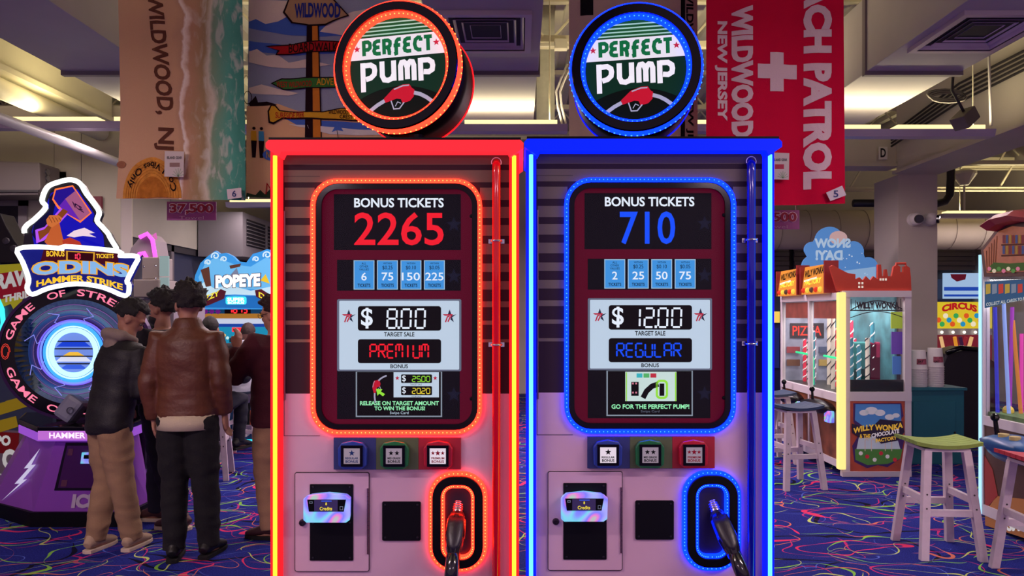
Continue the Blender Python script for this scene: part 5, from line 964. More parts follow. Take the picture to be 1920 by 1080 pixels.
t = thing('black_topper', 'black angular game topper at the left edge above the rally game', 'sign', (W(0, 0, YW).x, YW + .1, W(0, 497, YW).z)); b = MB(); b.poly(Pl(YW + .1), [(-60, 396), (0, 400), (10, 422), (26, 450), (40, 470), (40, 494), (-60, 494)], .2); b.build('panel', M('topper_dark', (20, 18, 24), .3), t, bevel=.01)
for q in ((26, 466), (12, 452)): b = MB(); b.lathe(Pl(YW + .1).P(*q), [(.0001, -.02), (.03, -.015), (.034, 0)], 16); b.build('round_knob', M('knob_grey', (66, 62, 70), .4), t)
# arch game
YA = 7.6; t = thing('arch_game', 'grey arched game with pink neon behind the hammer game topper', 'arcade game', tuple(W(262, 925, YA) * 1.0)); t.location.z = 0
arch = [(226, 640), (228, 560), (234, 505), (246, 465), (262, 445), (276, 438), (286, 450), (291, 480), (292, 560)]; grey = M('arch_grey', (142, 132, 136), .5)
b = MB(); A = [Pl(YA).P(*p) for p in arch]; b.tube(A, (.03, .16), 8, xref=(0, 0, 1)); 
b = MB(); outer = arch; inner = [(240, 640), (241, 565), (246, 520), (254, 490), (262, 476), (270, 474), (275, 484), (277, 505), (278, 560)]
n = len(arch); dv = Vector((0, .3, 0)); vs = [Pl(YA).P(*p) for p in outer] + [Pl(YA).P(*p) for p in inner]; vs += [v + dv for v in vs]; fs_ = []
for i in range(n - 1): fs_ += [(i, i + 1, n + i + 1, n + i), (2 * n + i, 3 * n + i, 3 * n + i + 1, 2 * n + i + 1), (i, 2 * n + i, 2 * n + i + 1, i + 1), (n + i, n + i + 1, 3 * n + i + 1, 3 * n + i)]
b.add(vs, fs_); b.build('arch', grey, t)
for P_, o_ in ((outer[4:], 'outer'), (inner[2:7], 'inner')): b = MB(); b.tube([Pl(YA - .02).P(*p) for p in P_], .022, 8); b.build('pink_neon', E('neon_pink', (250, 90, 235), 1.6), t, smooth=True)
for k in range(6): b = MB(); b.flat(Pl(YA + .1), [(286 + k, 440 + k * 12), (293, 436 + k * 12), (295, 448 + k * 12), (290, 452 + k * 12)]); b.build('neon_fin', E('fin_pink', (220, 110, 190), .7), t)
b = MB(); b.rect(Pl(YA - .1), 266, 482, 298, 524, .3); b.rect(Pl(YA - .14), 250, 524, 298, 558, .4); bx_ = b.build('speaker_box', M('box_beige', (160, 148, 142), .5), t, bevel=.01); b = MB(); b.rect(Pl(YA - .11), 299, 480, 316, 518, .02); b.rect(Pl(YA - .11), 299, 520, 316, 556, .02); b.build('white_disc_panel', E('pan_mint', (170, 196, 196), .5), t)
for q in ((270, 500), (292, 498), (292, 522), (292, 552)): b = MB(); b.lathe(Pl(YA - .145).P(*q), [(.0001, -.01), (.01, -.008), (.011, 0)], 10); b.build('bolt', chrome, t)
b = MB(); b.box(W(225, 0, YA).x, W(330, 0, YA).x, YA - .05, YA + .7, 0, W(0, 560, YA).z); b.build('console', M('console_pale', (150, 140, 150), .5), t); b = MB(); b.poly(Pl(YA - .06), [(240, 562), (262, 560), (290, 600), (290, 640), (262, 620)], .01); b.build('teal_stripe', M('console_teal', (70, 130, 160), .4), t)
# ------------------------------------------------------------------ diving game
YPp = 9.3; t = thing('diving_game', 'bright blue sea-themed game with a wave shaped topper behind the men', 'arcade game', (W(440, 0, YPp).x, YPp, 0)); pp = Pl(YPp)
top = [(358, 580), (362, 540), (366, 516), (376, 493), (390, 480), (404, 470), (412, 476), (424, 474), (436, 480), (446, 490), (462, 492), (474, 476), (488, 472), (501, 467), (516, 471), (532, 470), (560, 480), (580, 500), (590, 540), (592, 580)]
b = MB(); b.poly(pp.at(-.1), top, .08); tz = b.build('topper', E('sea_blue', (60, 150, 225), .85), t)
def pa(name, c, pts, d, em=.8, par=None): b = MB(); b.flat(pp.at(-.1 - d), pts); return b.build(name, E('pa_' + name, c, em), par or tz)
pa('sky_glow', (110, 190, 245), [(372, 520), (384, 495), (404, 482), (440, 496), (470, 500), (500, 482), (540, 500), (560, 540), (380, 545)], .004); pa('wave_crest', (200, 232, 250), [(362, 556), (366, 540), (384, 528), (400, 540), (430, 535), (470, 545), (520, 535), (520, 556), (440, 552)], .006); pa('wave_low', (34, 110, 190), [(360, 576), (364, 556), (400, 548), (440, 556), (520, 552), (560, 560), (590, 580)], .005)
for q in ((404, 474, 8), (390, 486, 6), (420, 480, 6), (501, 472, 8), (480, 480, 6)): b = MB(); b.line(pp.at(-.109), [(q[0] + q[2] * (1 - a / 620) * math.cos(R(a + 150)), q[1] + 6 + q[2] * (1 - a / 620) * .9 * math.sin(R(a + 150))) for a in range(0, 460, 24)], 2.6); b.build('foam_curl', E('pa_foam', (210, 238, 252), .8), tz)
pa('pier_brown', (96, 56, 46), [(376, 506), (392, 500), (396, 536), (386, 538)], .008); pa('pier_brown', (96, 56, 46), [(430, 498), (452, 494), (450, 500), (432, 504)], .008); pa('crate_grey', (120, 130, 160), [(428, 520), (444, 502), (450, 522)], .008); pa('yellow_shape', (240, 200, 50), [(488, 526), (498, 514), (506, 532)], .008)
text('POPEYE', pp.at(-.122), None, E('pa_ltr_edge', (90, 40, 70), .5), tz, bold=.09, warp=lambda a, c: (402 + 88 * a, 542 - 4 * a - 27 * c)); text('POPEYE', pp.at(-.13), None, E('pa_ltr', (250, 252, 255), 1.0), tz, bold=.06, warp=lambda a, c: (404 + 84 * a, 541 - 4 * a - 25 * c))
r1_ = pa('ribbon', (92, 32, 50), [(362, 566), (390, 558), (414, 542), (424, 546), (420, 560), (392, 572), (364, 580)], .012, .6); text('DIZZY', pp.at(-.12), None, yell_e, tz, bold=.03, warp=lambda a, c: (371 + 40 * a, 571 - 17 * a - 10 * c)); pa('ribbon', (92, 32, 50), [(478, 544), (490, 542), (512, 556), (540, 566), (540, 582), (506, 572), (480, 556)], .012, .6); text('DIVE', pp.at(-.12), None, yell_e, tz, bold=.03, warp=lambda a, c: (485 + 34 * a, 557 + 14 * a - 10 * c))
b = MB(); b.rect(pp.at(-.06), 356, 574, 594, 596, .4); mq = b.build('marquee', E('marquee_teal', (24, 70, 110), .6), t); b = MB(); b.rect(pp.at(-.066), 356, 588, 594, 597); b.build('marquee_gold', E('mq_gold', (190, 130, 50), .6), mq)
b = MB(); b.rrect(pp.at(-.11), 423, 556, 462, 571, 4, .04); b.build('super_sign', E('super_cyan', (60, 220, 240), 1.1), mq); text('SUPER', pp.at(-.114), (426, 558, 459, 565), E('super_white', (240, 255, 255), 1.3), mq, bold=.04); text('BONUS', pp.at(-.114), (427, 565.5, 458, 570), E('super_white', (240, 255, 255), 1.3), mq, bold=.04)
b = MB(); b.rect(pp.at(-.08), 421, 572, 469, 588, .02); b.build('counter', E('ctr_black', (20, 4, 8), .4), mq); segs('1875', pp.at(-.086), (428, 574, 463, 586.5), 2.4, E('led_red', (255, 40, 50), 1.4), mq, gap=.5)
for k in range(4): b = MB(); b.flat(pp.at(-.07), star_pts(374 + k * 11.5, 584, 5.5, .75, 4)); b.build('gem', E('gem_purple', (110, 30, 130), .7), mq)
b = MB(); b.rect(pp.at(-.05), 356, 597, 594, 612, .5); b.build('white_header', E('header_white', (206, 214, 236), .8), t); b = MB(); b.rect(pp.at(-.055), 372, 607, 594, 613); b.build('blue_fret', E('fret_blue', (30, 70, 170), .7), t)
b = MB(); b.rect(pp.at(.5), 356, 612, 594, 740, .02); pf_ = b.build('playfield', E('play_cyan', (34, 150, 190), .75), t)
random.seed(4)
for k in range(34): x, y = random.uniform(376, 590), random.uniform(622, 735); b = MB(); b.ball(pp.at(.30 + random.random() * .15).P(x, y), random.uniform(.015, .05), n=10, m=6); b.build('prize_bauble', E('bauble%d' % (k % 6), [(220, 250, 240), (40, 220, 200), (250, 200, 120), (60, 120, 230), (240, 120, 110), (160, 230, 90)][k % 6], .8), t)
b = MB(); b.rect(pp.at(.2), 435, 614, 462, 622, .02); b.build('red_counter', E('led_red', (255, 40, 50), 1.4), t); b = MB(); b.rect(pp.at(.2), 430, 634, 478, 642, .05); b.build('dark_sub', E('sub_dark', (20, 60, 70), .5), t)
for x in (356, 592): b = MB(); b.rect(pp.at(-.04), x - 4, 597, x + 4, 828, .5); b.build('side_post', M('side_blue', (60, 90, 150), .4), t)
b = MB(); b.rect(pp, 358, 735, 592, 828, .6); b.build('lower_cabinet', M('lower_teal', (36, 70, 110), .4), t); b = MB(); b.rect(pp.at(-.01), 358, 824, 592, 830, .02); b.build('floor_glow', E('glow_cyan', (40, 220, 240), 1.4), t); b = MB(); b.rect(pp.at(-.02), 440, 770, 520, 800, .02); b.build('orange_decal', M('decal_orange', (170, 80, 50), .5), t)
# ------------------------------------------------------------------ people
def remesh(mb, name, voxel, smooth=4, folds=0., fscale=9., seed=0, mat=None, parent=None):
    me = mb.mesh(name); o = bpy.data.objects.new(name, me); COL.objects.link(o)
    m = o.modifiers.new('r', 'REMESH'); m.mode = 'VOXEL'; m.voxel_size = voxel; m.use_smooth_shade = True
    if smooth: q = o.modifiers.new('s', 'SMOOTH'); q.factor = .5; q.iterations = smooth
    dg = bpy.context.evaluated_depsgraph_get(); m2 = bpy.data.meshes.new_from_object(o.evaluated_get(dg)); bpy.data.objects.remove(o); bpy.data.meshes.remove(me)
    if folds:
        nr = [v.normal.copy() for v in m2.vertices]
        for v, n in zip(m2.vertices, nr):
            p = v.co; a = noise.noise(Vector((p.x * fscale * .8 + seed, p.y * fscale * .8, p.z * fscale * 1.3))); c = 1 - abs(noise.noise(Vector((p.x * 5 + p.z * 7, p.y * 6, p.z * 13 + seed * 2.1))))
            v.co = p + n * folds * (a + (c - .75) * .9)
    m2.name = name; m2.materials.clear(); o = link_mesh(name, m2, mat, parent, local=True, smooth=True); return o
def hand(b, w, d, side, k=1.0):
    w = Vector(w); d = Vector(d).normalized(); x = Vector(side) - d * Vector(side).dot(d); x.normalize(); nrm = d.cross(x)
    b.tube([w - d * .02, w + d * .02, w + d * .055, w + d * .095], [(.022, .019), (.033, .018), (.042, .017), (.040, .014)], 12, xref=x)
    for i, (off, ln) in enumerate(((-.030, .066), (-.010, .078), (.010, .074), (.029, .058))):
        p = w + d * .088 + x * off; q = p + d * ln * .45 + nrm * .006 * k; r_ = q + d * ln * .3 + nrm * .016 * k; e = r_ + d * ln * .18 + nrm * .020 * k; b.tube([p, q, r_, e], [.0098, .0092, .0086, .006], 8)
    p = w + d * .025 - x * .028; b.tube([p, p + d * .03 - x * .022 + nrm * .008, p + d * .062 - x * .026 + nrm * .016, p + d * .08 - x * .022 + nrm * .02], [.013, .0115, .010, .0065], 8)
def person(label, loc, rz, h, legs, arms, lean=(0, 0), pelvis=(0, 0, .96), head=(0, 0), skin=(150, 100, 80), hair=('curly', (22, 16, 16)), top=None, pants=None, shoe=None, hood=None, beard=False, sway=0., under=None, glasses=False, voxel=.0085):
    s = h / 1.78; t = thing('person', label, 'person', loc, rz, 'people in the hall'); px, py, pz = pelvis; lx, ly = lean
    V = lambda x, y, z: Vector((x * s, y * s, z * s))
    sp = [V(px, py, pz - .06), V(px, py, pz), V(px + lx * .25, py + ly * .25, pz + .14), V(px + lx * .6, py + ly * .6, pz + .32), V(px + lx * .9, py + ly * .9, pz + .46), V(px + lx, py + ly, pz + .53)]
    rad = [(.150, .105), (.165, .115), (.145, .10), (.172, .115), (.180, .10), (.10, .07)]
    neck = V(px + lx, py + ly, pz + .53); hc = V(px + lx * 1.12, py + ly * 1.12 + .015, pz + .685)
    b = MB(); b.tube(sp, [(a * s, c * s) for a, c in rad], 20, xref=(1, 0, 0)); b.tube([neck - V(0, 0, .05), neck.lerp(hc, .5), hc], [(.062 * s, .06 * s), (.056 * s, .056 * s), (.05 * s, .05 * s)], 14)
    HM = Matrix.Translation(hc) @ Matrix.Rotation(head[0], 4, 'Z') @ Matrix.Rotation(head[1], 4, 'X'); hd = MB()
    hd.ball((0, -.012, .035), .077, .098, .098, 18, 12); hd.ball((0, .018, -.03), .064, .076, .085, 16, 10); hd.ball((0, .035, -.075), .045, .055, .045, 14, 8); hd.ball((0, .094, -.018), .0135, .020, .024, 10, 6); hd.ball((0, .075, .03), .058, .022, .018, 12, 6); hd.ball((0, .085, -.062), .024, .012, .010, 10, 6)
    for sx in (-1, 1): hd.ball((sx * .077, -.005, -.012), .011, .022, .033, 10, 8)
    b.add([HM @ (v * s) for v in hd.v], hd.f)
    for (hp, kn, an, ta) in legs:
        hp, kn, an = V(*hp), V(*kn), V(*an); b.tube([hp, hp.lerp(kn, .5), kn, kn.lerp(an, .4), an], [(.085 * s, .09 * s), (.072 * s, .078 * s), (.054 * s, .056 * s), (.052 * s, .056 * s), (.034 * s, .036 * s)], 14, xref=(1, 0, 0))
        f = Vector((math.sin(ta), math.cos(ta), 0)); b.tube([an - f * .04 + Vector((0, 0, -.03 * s)), an + f * .06 - Vector((0, 0, .045 * s)), an + f * .16 - Vector((0, 0, .055 * s))], [(.034, .03), (.038, .026), (.03, .016)], 10)
    for (sh, el, wr, hdv, sd) in arms:
        sh, el, wr = V(*sh), V(*el), V(*wr); b.tube([neck.lerp(sh, .5) - V(0, 0, .05), sh, sh.lerp(el, .5), el, el.lerp(wr, .4), wr], [(.055 * s,) * 2, (.058 * s,) * 2, (.05 * s,) * 2, (.041 * s,) * 2, (.042 * s,) * 2, (.026 * s,) * 2], 12); hand(b, wr, hdv, sd)
    body = remesh(b, 'body', voxel, 2, mat=M('skin%d' % skin[0], skin, .55), parent=t)
    for sx in (-1, 1):
        e = MB(); e.ball((0, 0, 0), .011, n=10, m=8); e.v = [HM @ ((v + Vector((sx * .031, .083, .008))) * s) for v in e.v]; e.build('eye', M('eye_white', (96, 84, 80), .2), t, local=True, smooth=True)
        e = MB(); e.ball((0, 0, 0), .020, .006, .005, 8, 6); e.v = [HM @ ((v + Vector((sx * .031, .093, .03))) * s) for v in e.v]; e.build('eyebrow', M('brow', (24, 18, 18), .8), t, local=True, smooth=True)
    # hair
    st, hcol = hair; hb = MB(); hb.ball((0, 0, 0), 1, n=48, m=32); amp = {'curly': .026, 'messy': .016, 'short': .004}[st]; thick = {'curly': 1.33, 'messy': 1.20, 'short': 1.05}[st]; vs = []
    for v in hb.v:
        n = v.normalized(); p = Vector((n.x * .077 * thick, n.y * .098 * thick - .012, n.z * .098 * thick + .037)); q = p * 38; d = amp * (noise.noise(q) + .6 * noise.noise(q * 2.1)); p = p + n * d
        inner = Vector((n.x * .066, n.y * .082 - .012, n.z * .086 + .033)); face = n.y > .30 and n.z < .52 - (.12 if st == 'curly' else 0); low = n.z < -.55 if n.y < .1 else n.z < -.02; ear = abs(n.x) > .72 and n.z < -.12 and n.y > -.25
        vs.append(HM @ ((inner if (face or low or ear) else p) * s))
    hb.v = vs; hb.build('hair', M('hair%d' % hcol[0], hcol, .7, bump=.6, bs=160), t, local=True, smooth=True)
    if beard:
        e = MB(); e.ball((0, .03, -.075), .058, .068, .055, 18, 12); e.v = [HM @ (v * s) for v in e.v]; e.build('beard', M('hair%d' % hcol[0], hcol, .7), t, local=True, smooth=True)
    if glasses:
        e = MB()
        for sx in (-1, 1): e.tube([Vector((sx * .033 + .024 * math.cos(R(a)), .103, .008 + .018 * math.sin(R(a)))) for a in range(0, 360, 30)], .0018, 5, closed=True); e.tube([Vector((sx * .057, .1, .01)), Vector((sx * .08, .0, .012))], .0018, 5)
        e.v = [HM @ (v * s) for v in e.v]; e.build('glasses', black_edge, t, local=True)
    # clothing
    if top:
        col, extra, hem, nm = top['col'], top.get('e', .028), top.get('hem', -.10), top.get('name', 'jacket'); c = MB()
        zs = [(hem, .155, .115), (hem + .05, .166, .122), (.06, .162, .118), (.18, .158, .115), (.34, .182, .128), (.46, .186, .112), (.53, .095, .08)]
        c.tube([V(px + lx * max(0, z) / .53, py + ly * max(0, z) / .53, pz + z) for z, _, _ in zs], [((a + extra) * s, (d + extra) * s) for _, a, d in zs], 24, xref=(1, 0, 0))
        for (sh, el, wr, _, _) in arms:
            sh, el, wr = V(*sh), V(*el), V(*wr); wr2 = el.lerp(wr, .97)
            c.tube([neck.lerp(sh, .45) - V(0, 0, .06), sh, sh.lerp(el, .5), el, el.lerp(wr2, .5), wr2], [((r_ + extra * .75) * s,) * 2 for r_ in (.062, .064, .056, .05, .046, .034)], 14)
        if top.get('collar'): c.tube([neck + V(0, 0, -.02), neck + V(0, 0, .075)], [(.105 * s, .10 * s), (.080 * s, .078 * s)], 16)
        remesh(c, nm, .011, 5, .009, 9, h * 7, top['mat'], t)
        if top.get('band'): c = MB(); zz = hem + .01; c.tube([V(px, py, pz + hem - .006), V(px, py, pz + hem + .05)], [((.157 + extra) * s, (.119 + extra) * s)] * 2, 28, xref=(1, 0, 0)); c.build('waistband', top['mat'], t, local=True, smooth=True, bevel=.004)
    if under: c = MB(); c.tube([V(px, py, pz + top['hem'] - .055), V(px, py, pz + top['hem'] + .04)], [(.190 * s, .152 * s), (.182 * s, .142 * s)], 28, xref=(1, 0, 0)); c.build('shirt_hem', under, t, local=True, smooth=True)
    if hood is not None:
        c = MB(); nb = neck + V(0, -.02, .015); c.tube([nb + V(.105 * math.cos(R(a)), .085 * math.sin(R(a)) - .015, .03 * math.sin(R(a)) * -1 + .01) for a in range(0, 360, 20)], [(.034 * s) * (1.25 if 180 < a < 360 else .8) for a in range(0, 360, 20)], 12, closed=True); c.ball(nb + V(0, -.085, -.045), .085 * s, .045 * s, .07 * s); remesh(c, 'hood', .01, 4, .006, 14, 3, hood, t)
    if pants:
        c = MB(); c.tube([V(px, py, pz - .10), V(px, py, pz - .02), V(px, py, pz + .08)], [(.166 * s, .125 * s), (.178 * s, .13 * s), (.160 * s, .118 * s)], 22, xref=(1, 0, 0))
        for (hp, kn, an, ta) in legs:
            hp, kn, an = V(*hp), V(*kn), V(*an); w = pants.get('w', 1.); an2 = an + (kn - an).normalized() * -.015
            c.tube([hp + V(0, 0, .02), hp, hp.lerp(kn, .5), kn, kn.lerp(an2, .5), an2], [(.098 * s, .112 * s), (.102 * s, .115 * s), (.09 * s * w, .098 * s * w), (.074 * s * w, .080 * s * w), (.068 * s * w, .074 * s * w), (.058 * s * w, .064 * s * w)], 16, xref=(1, 0, 0))
        remesh(c, 'trousers', .011, 4, .010, 11, h * 3, pants['mat'], t)
    if shoe:
        for (hp, kn, an, ta) in legs:
            an = V(*an); f = Vector((math.sin(ta), math.cos(ta), 0)); sd = Vector((f.y, -f.x, 0)); z0 = an.z - .085 * s; g = lambda u, z: Vector((an.x, an.y, 0)) + f * u * s + Vector((0, 0, z0 + z * s))
            c = MB(); c.tube([g(-.085, .055), g(-.05, .072), g(.02, .075), g(.10, .052), g(.165, .040), g(.195, .034)], [(.030 * s, .028 * s), (.042 * s, .05 * s), (.045 * s, .052 * s), (.050 * s, .034 * s), (.046 * s, .026 * s), (.028 * s, .014 * s)], 14, xref=sd); c.tube([g(-.02, .06), g(-.02, .125)], [(.044 * s, .05 * s), (.04 * s, .048 * s)], 14); sh_ = remesh(c, 'shoe', .008, 3, 0, mat=shoe[0], parent=t)
            c = MB(); pts = [(-.095, 0), (-.085, .034), (-.02, .042), (.06, .048), (.13, .050), (.185, .036), (.21, 0)]; out = [g(u, 0) + sd * w * s for u, w in pts] + [g(u, 0) - sd * w * s for u, w in reversed(pts[1:-1])]; c.prism(out, (0, 0, .026 * s)); so = c.build('sole', shoe[1], sh_, local=True, bevel=.004)
    return t
def fab(name, c, rough=.9, **k): return M('wear_' + name, c, rough, bump=.25, bs=140, **k)
tan = fab('tan', (150, 118, 88), var=.08, vs=5); navy_j = fab('dark_jeans', (24, 24, 40)); blackp = fab('black', (16, 14, 18)); hood_g = fab('hood_grey', (138, 122, 112)); leather = M('wear_leather', (98, 54, 34), .5, var=.14, vs=6, bump=.25, bs=60)
ar = lambda sx, ex, ey, ez, wx, wy, wz, d=(0, .1, -1): ((sx * .20, 0, 1.43), (sx * ex, ey, ez), (sx * wx, wy, wz), d, (0, 1, 0))
STAND = lambda dx=0: [((.09, 0, .90), (.10, .02, .50), (.11, 0, .085), .12), ((-.09, 0, .90), (-.10, .02, .50), (-.11, 0, .085), -.12)]
# young man in the black hooded jacket, head bent to the right
g = G(205, 1032); person('man in a black hooded jacket and tan chinos bending over by the hammer game', (g.x, g.y, 0), R(-38), 1.70, [((.085, 0, .90), (.085, .04, .50), (.09, .12, .085), -.55), ((-.085, 0, .90), (-.08, .02, .50), (-.08, -.06, .085), -.5)],
    [((.17, .13, 1.39), (.21, .13, 1.13), (.11, .33, 1.05), (-.3, .9, .1), (0, 0, 1)), ((-.17, .13, 1.39), (-.22, .09, 1.13), (-.13, .30, 1.03), (.3, .9, .1), (0, 0, 1))], lean=(.01, .11), head=(R(-26), R(-36)), skin=(168, 118, 96), hair=('messy', (18, 14, 16)), top=dict(col=0, mat=fab('black_nylon', (18, 15, 20), .6), e=.026, hem=-.12), hood=hood_g, pants=dict(mat=tan, w=1.12), shoe=(fab('shoe_tan', (176, 150, 124)), fab('sole_cream', (206, 186, 164))))
# man in the brown leather jacket, back turned
g = G(352, 1046); person('man in a brown leather jacket and black trousers with his back turned', (g.x, g.y, 0), R(4), 1.80, [((.09, 0, .90), (.105, .01, .50), (.125, .03, .085), .15), ((-.09, 0, .90), (-.085, .01, .50), (-.075, -.03, .085), -.2)],
    [((.175, -.01, 1.42), (.225, -.03, 1.15), (.215, .06, .93), (0, .25, -1), (0, 1, 0)), ((-.175, -.01, 1.42), (-.235, -.03, 1.14), (-.225, .03, .90), (.1, .2, -1), (0, 1, 0))], head=(R(38), R(-4)), skin=(172, 120, 98), hair=('curly', (26, 18, 18)), top=dict(col=0, mat=leather, e=.020, hem=-.06, collar=True, band=True), under=fab('cream_tee', (206, 190, 160)), pants=dict(mat=blackp, w=1.16), shoe=(fab('shoe_black', (18, 15, 18), .5), fab('sole_black', (14, 12, 14))))
# bearded man seen in profile between them
g = G(306, 984); person('bearded man in profile standing between the two men in jackets', (g.x, g.y, 0), R(80), 1.78, [((.09, 0, .90), (.09, .10, .50), (.09, .12, .085), 0), ((-.09, 0, .90), (-.09, -.06, .50), (-.09, -.20, .085), 0)], [ar(1, .26, 0, 1.15, .25, .10, .95), ar(-1, .26, 0, 1.15, .25, .10, .95)], skin=(160, 110, 90), hair=('curly', (24, 18, 18)), beard=True, top=dict(col=0, mat=fab('charcoal', (36, 34, 44)), e=.035, hem=-.12), pants=dict(mat=navy_j, w=1.1), shoe=(fab('shoe_brown', (70, 34, 34), .6), fab('sole_cream', (206, 186, 164))))
# man in maroon at the edge of the red pump
g = G(518, 1002); person('man in a maroon sweater with a raised hand at the edge of the red pump', (g.x, g.y, 0), R(72), 1.73, [((.09, 0, .90), (.10, .03, .50), (.11, .02, .085), .1), ((-.09, 0, .90), (-.10, .02, .50), (-.11, -.03, .085), -.1)], [((-.19, .03, 1.43), (-.22, .20, 1.20), (-.11, .27, 1.38), (.1, -.15, 1), (1, 0, 0)), ((.20, 0, 1.43), (.27, -.06, 1.15), (.24, .06, .92), (0, .2, -1), (0, 1, 0))], head=(R(5), R(-10)), skin=(196, 140, 116), hair=('curly', (50, 22, 22)), glasses=True, top=dict(col=0, mat=fab('maroon', (74, 16, 30)), e=.045, hem=-.14), pants=dict(mat=fab('khaki', (168, 128, 98)), w=1.12), shoe=(fab('shoe_oxblood', (60, 26, 30), .5), fab('sole_black', (14, 12, 14))))
SIT = dict(pelvis=(0, 0, .84), legs=[((.10, .04, .80), (.14, .40, .80), (.13, .36, .36), .2), ((-.10, .04, .80), (-.14, .40, .80), (-.13, .36, .36), -.2)])
sarm = [((.20, .05, 1.31), (.27, .16, 1.06), (.16, .38, 1.04), (-.2, 1, 0), (0, 0, 1)), ((-.20, .05, 1.31), (-.27, .16, 1.06), (-.16, .38, 1.04), (.2, 1, 0), (0, 0, 1))]
# seated players
person('person in a light grey hoodie sitting at the diving game', (W(460, 0, 8.4).x, 8.4, -.10), R(2), 1.72, SIT['legs'], sarm, lean=(0, .08), pelvis=(0, 0, .84), head=(0, R(-10)), skin=(150, 104, 88), hair=('short', (56, 38, 36)), top=dict(col=0, mat=fab('hoodie_grey', (186, 186, 204)), e=.055, hem=-.10), hood=fab('hoodie_grey', (186, 186, 204)), pants=dict(mat=blackp), shoe=(fab('shoe_grey', (190, 186, 190)), fab('sole_white', (210, 206, 206))))
person('person in a dark jacket with a pale hood seated behind the brown jacket', (W(392, 0, 7.3).x, 7.3, -.06), R(-6), 1.76, SIT['legs'], sarm, lean=(-.04, .08), pelvis=(0, 0, .84), head=(R(20), R(-8)), skin=(160, 112, 92), hair=('short', (30, 22, 22)), top=dict(col=0, mat=fab('dark_coat', (26, 24, 34)), e=.055, hem=-.10), hood=fab('hood_pale', (150, 150, 170)), pants=dict(mat=navy_j), shoe=(fab('shoe_black', (18, 15, 18), .5), fab('sole_black', (14, 12, 14))))
# ------------------------------------------------------------------ bar stools
stool_white = M('stool_white', (214, 196, 204), .5, var=.06, vs=14, bump=.1, bs=30)
def stool_proto(hgt=.75):
    t = thing('bar_stool', 'proto', 'stool', (0, 0, 0), 0, 'white bar stools'); top = hgt - .05; tw, td, bw, bd = .125, .125, .185, .215; L = {}
    for k, (sx, sy) in enumerate(((-1, -1), (1, -1), (1, 1), (-1, 1))):
        a, c = Vector((sx * tw, sy * td, top)), Vector((sx * bw, sy * bd, 0)); b = MB(); h = .026
        b.add([c + Vector((x, y, 0)) for x, y in ((-h, -h * .8), (h, -h * .8), (h, h * .8), (-h, h * .8))] + [a + Vector((x, y, 0)) for x, y in ((-h, -h * .8), (h, -h * .8), (h, h * .8), (-h, h * .8))], [(3, 2, 1, 0), (4, 5, 6, 7), (0, 1, 5, 4), (1, 2, 6, 5), (2, 3, 7, 6), (3, 0, 4, 7)]); lg = b.build('leg', stool_white, t, local=True, bevel=.004)
        for z in (.33, .42): q = c.lerp(a, z / top); e = MB(); e.cyl(q + Vector((0, -h * .8 - .002, 0)), q + Vector((0, -h * .8 + .004, 0)), .006, n=8); e.build('bolt', M('bolt_dark', (70, 62, 66), .5), lg, local=True)
        L[k] = (a, c)
    P_ = lambda k, z: L[k][1].lerp(L[k][0], z / top)
    for k, z in ((0, .30), (1, .38), (2, .30), (3, .38)): b = MB(); b.bar(P_(k, z), P_((k + 1) % 4, z), .028, .045); b.build('rail', stool_white, t, local=True, bevel=.003)
    b = MB(); b.box(-tw - .02, tw + .02, -td - .02, td + .02, top - .005, top + .015); b.build('seat_frame', stool_white, t, local=True)
    ws = .058; y = -3 * ws
    for i in range(6):
        b = MB(); vs = []; fs = []; n = 8; y0, y1 = -.175 + i * ws + .002, -.175 + (i + 1) * ws - .002
        for j in range(n + 1):
            x = -.21 + .42 * j / n; z = top + .016 + .026 * (2 * j / n - 1) ** 2
            for yy in (y0, y1):
                for zz in (z, z + .024): vs.append((x, yy, zz))
        for j in range(n): o_ = j * 4; fs += [(o_, o_ + 4, o_ + 5, o_ + 1), (o_ + 2, o_ + 3, o_ + 7, o_ + 6), (o_ + 1, o_ + 5, o_ + 7, o_ + 3), (o_, o_ + 2, o_ + 6, o_ + 4)]
        fs += [(0, 1, 3, 2), (n * 4, n * 4 + 2, n * 4 + 3, n * 4 + 1)]; b.add(vs, fs); b.build('seat_slat', None, t, local=True)
    return t
PROTO = stool_proto()
def stool(loc, rz, label, mat, src=None):
    r_ = PROTO if src is None else PROTO.copy()
    if src is not None: COL.objects.link(r_)
    r_.location = loc; r_.rotation_euler = (0, 0, rz); r_['label'] = label; kids = list(PROTO.children) if src is not None else []
    if src is None:
        for ch in list(r_.children):
            if ch.name.startswith('seat_slat'): ch.data.materials.clear(); ch.data.materials.append(mat)
    for ch in kids:
        c = ch.copy(); COL.objects.link(c); c.parent = r_
        if ch.name.startswith('seat_slat'): c.data = ch.data.copy(); c.data.materials.clear(); c.data.materials.append(mat)
        for gch in ch.children: d = gch.copy(); COL.objects.link(d); d.parent = c
    return r_
def slat(name, c): return M('slat_' + name, c, .55, var=.12, vs=20, bump=.15, bs=30)
stool((W(1757, 0, 5.02).x, 5.02, 0), R(-4), 'white bar stool with a green slatted seat on the right', slat('green', (128, 150, 62)))
stool((W(1962, 0, 4.45).x, 4.45, 0), R(-4), 'white bar stool with a red slatted seat cut by the right edge', slat('red', (186, 34, 54)), 1)
stool((W(1488, 0, 6.95).x, 6.95, 0), R(8), 'white bar stool with a dark blue seat before the chocolate game', slat('navy', (40, 60, 92)), 1)
stool((W(1446, 0, 8.1).x, 8.1, 0), R(4), 'white bar stool half hidden behind the dark blue stool', slat('navy2', (52, 66, 92)), 1)
stool((W(394, 0, 7.3).x, 7.28, 0), R(14), 'white bar stool under the seated person in the dark jacket', slat('slate', (60, 70, 90)), 1)
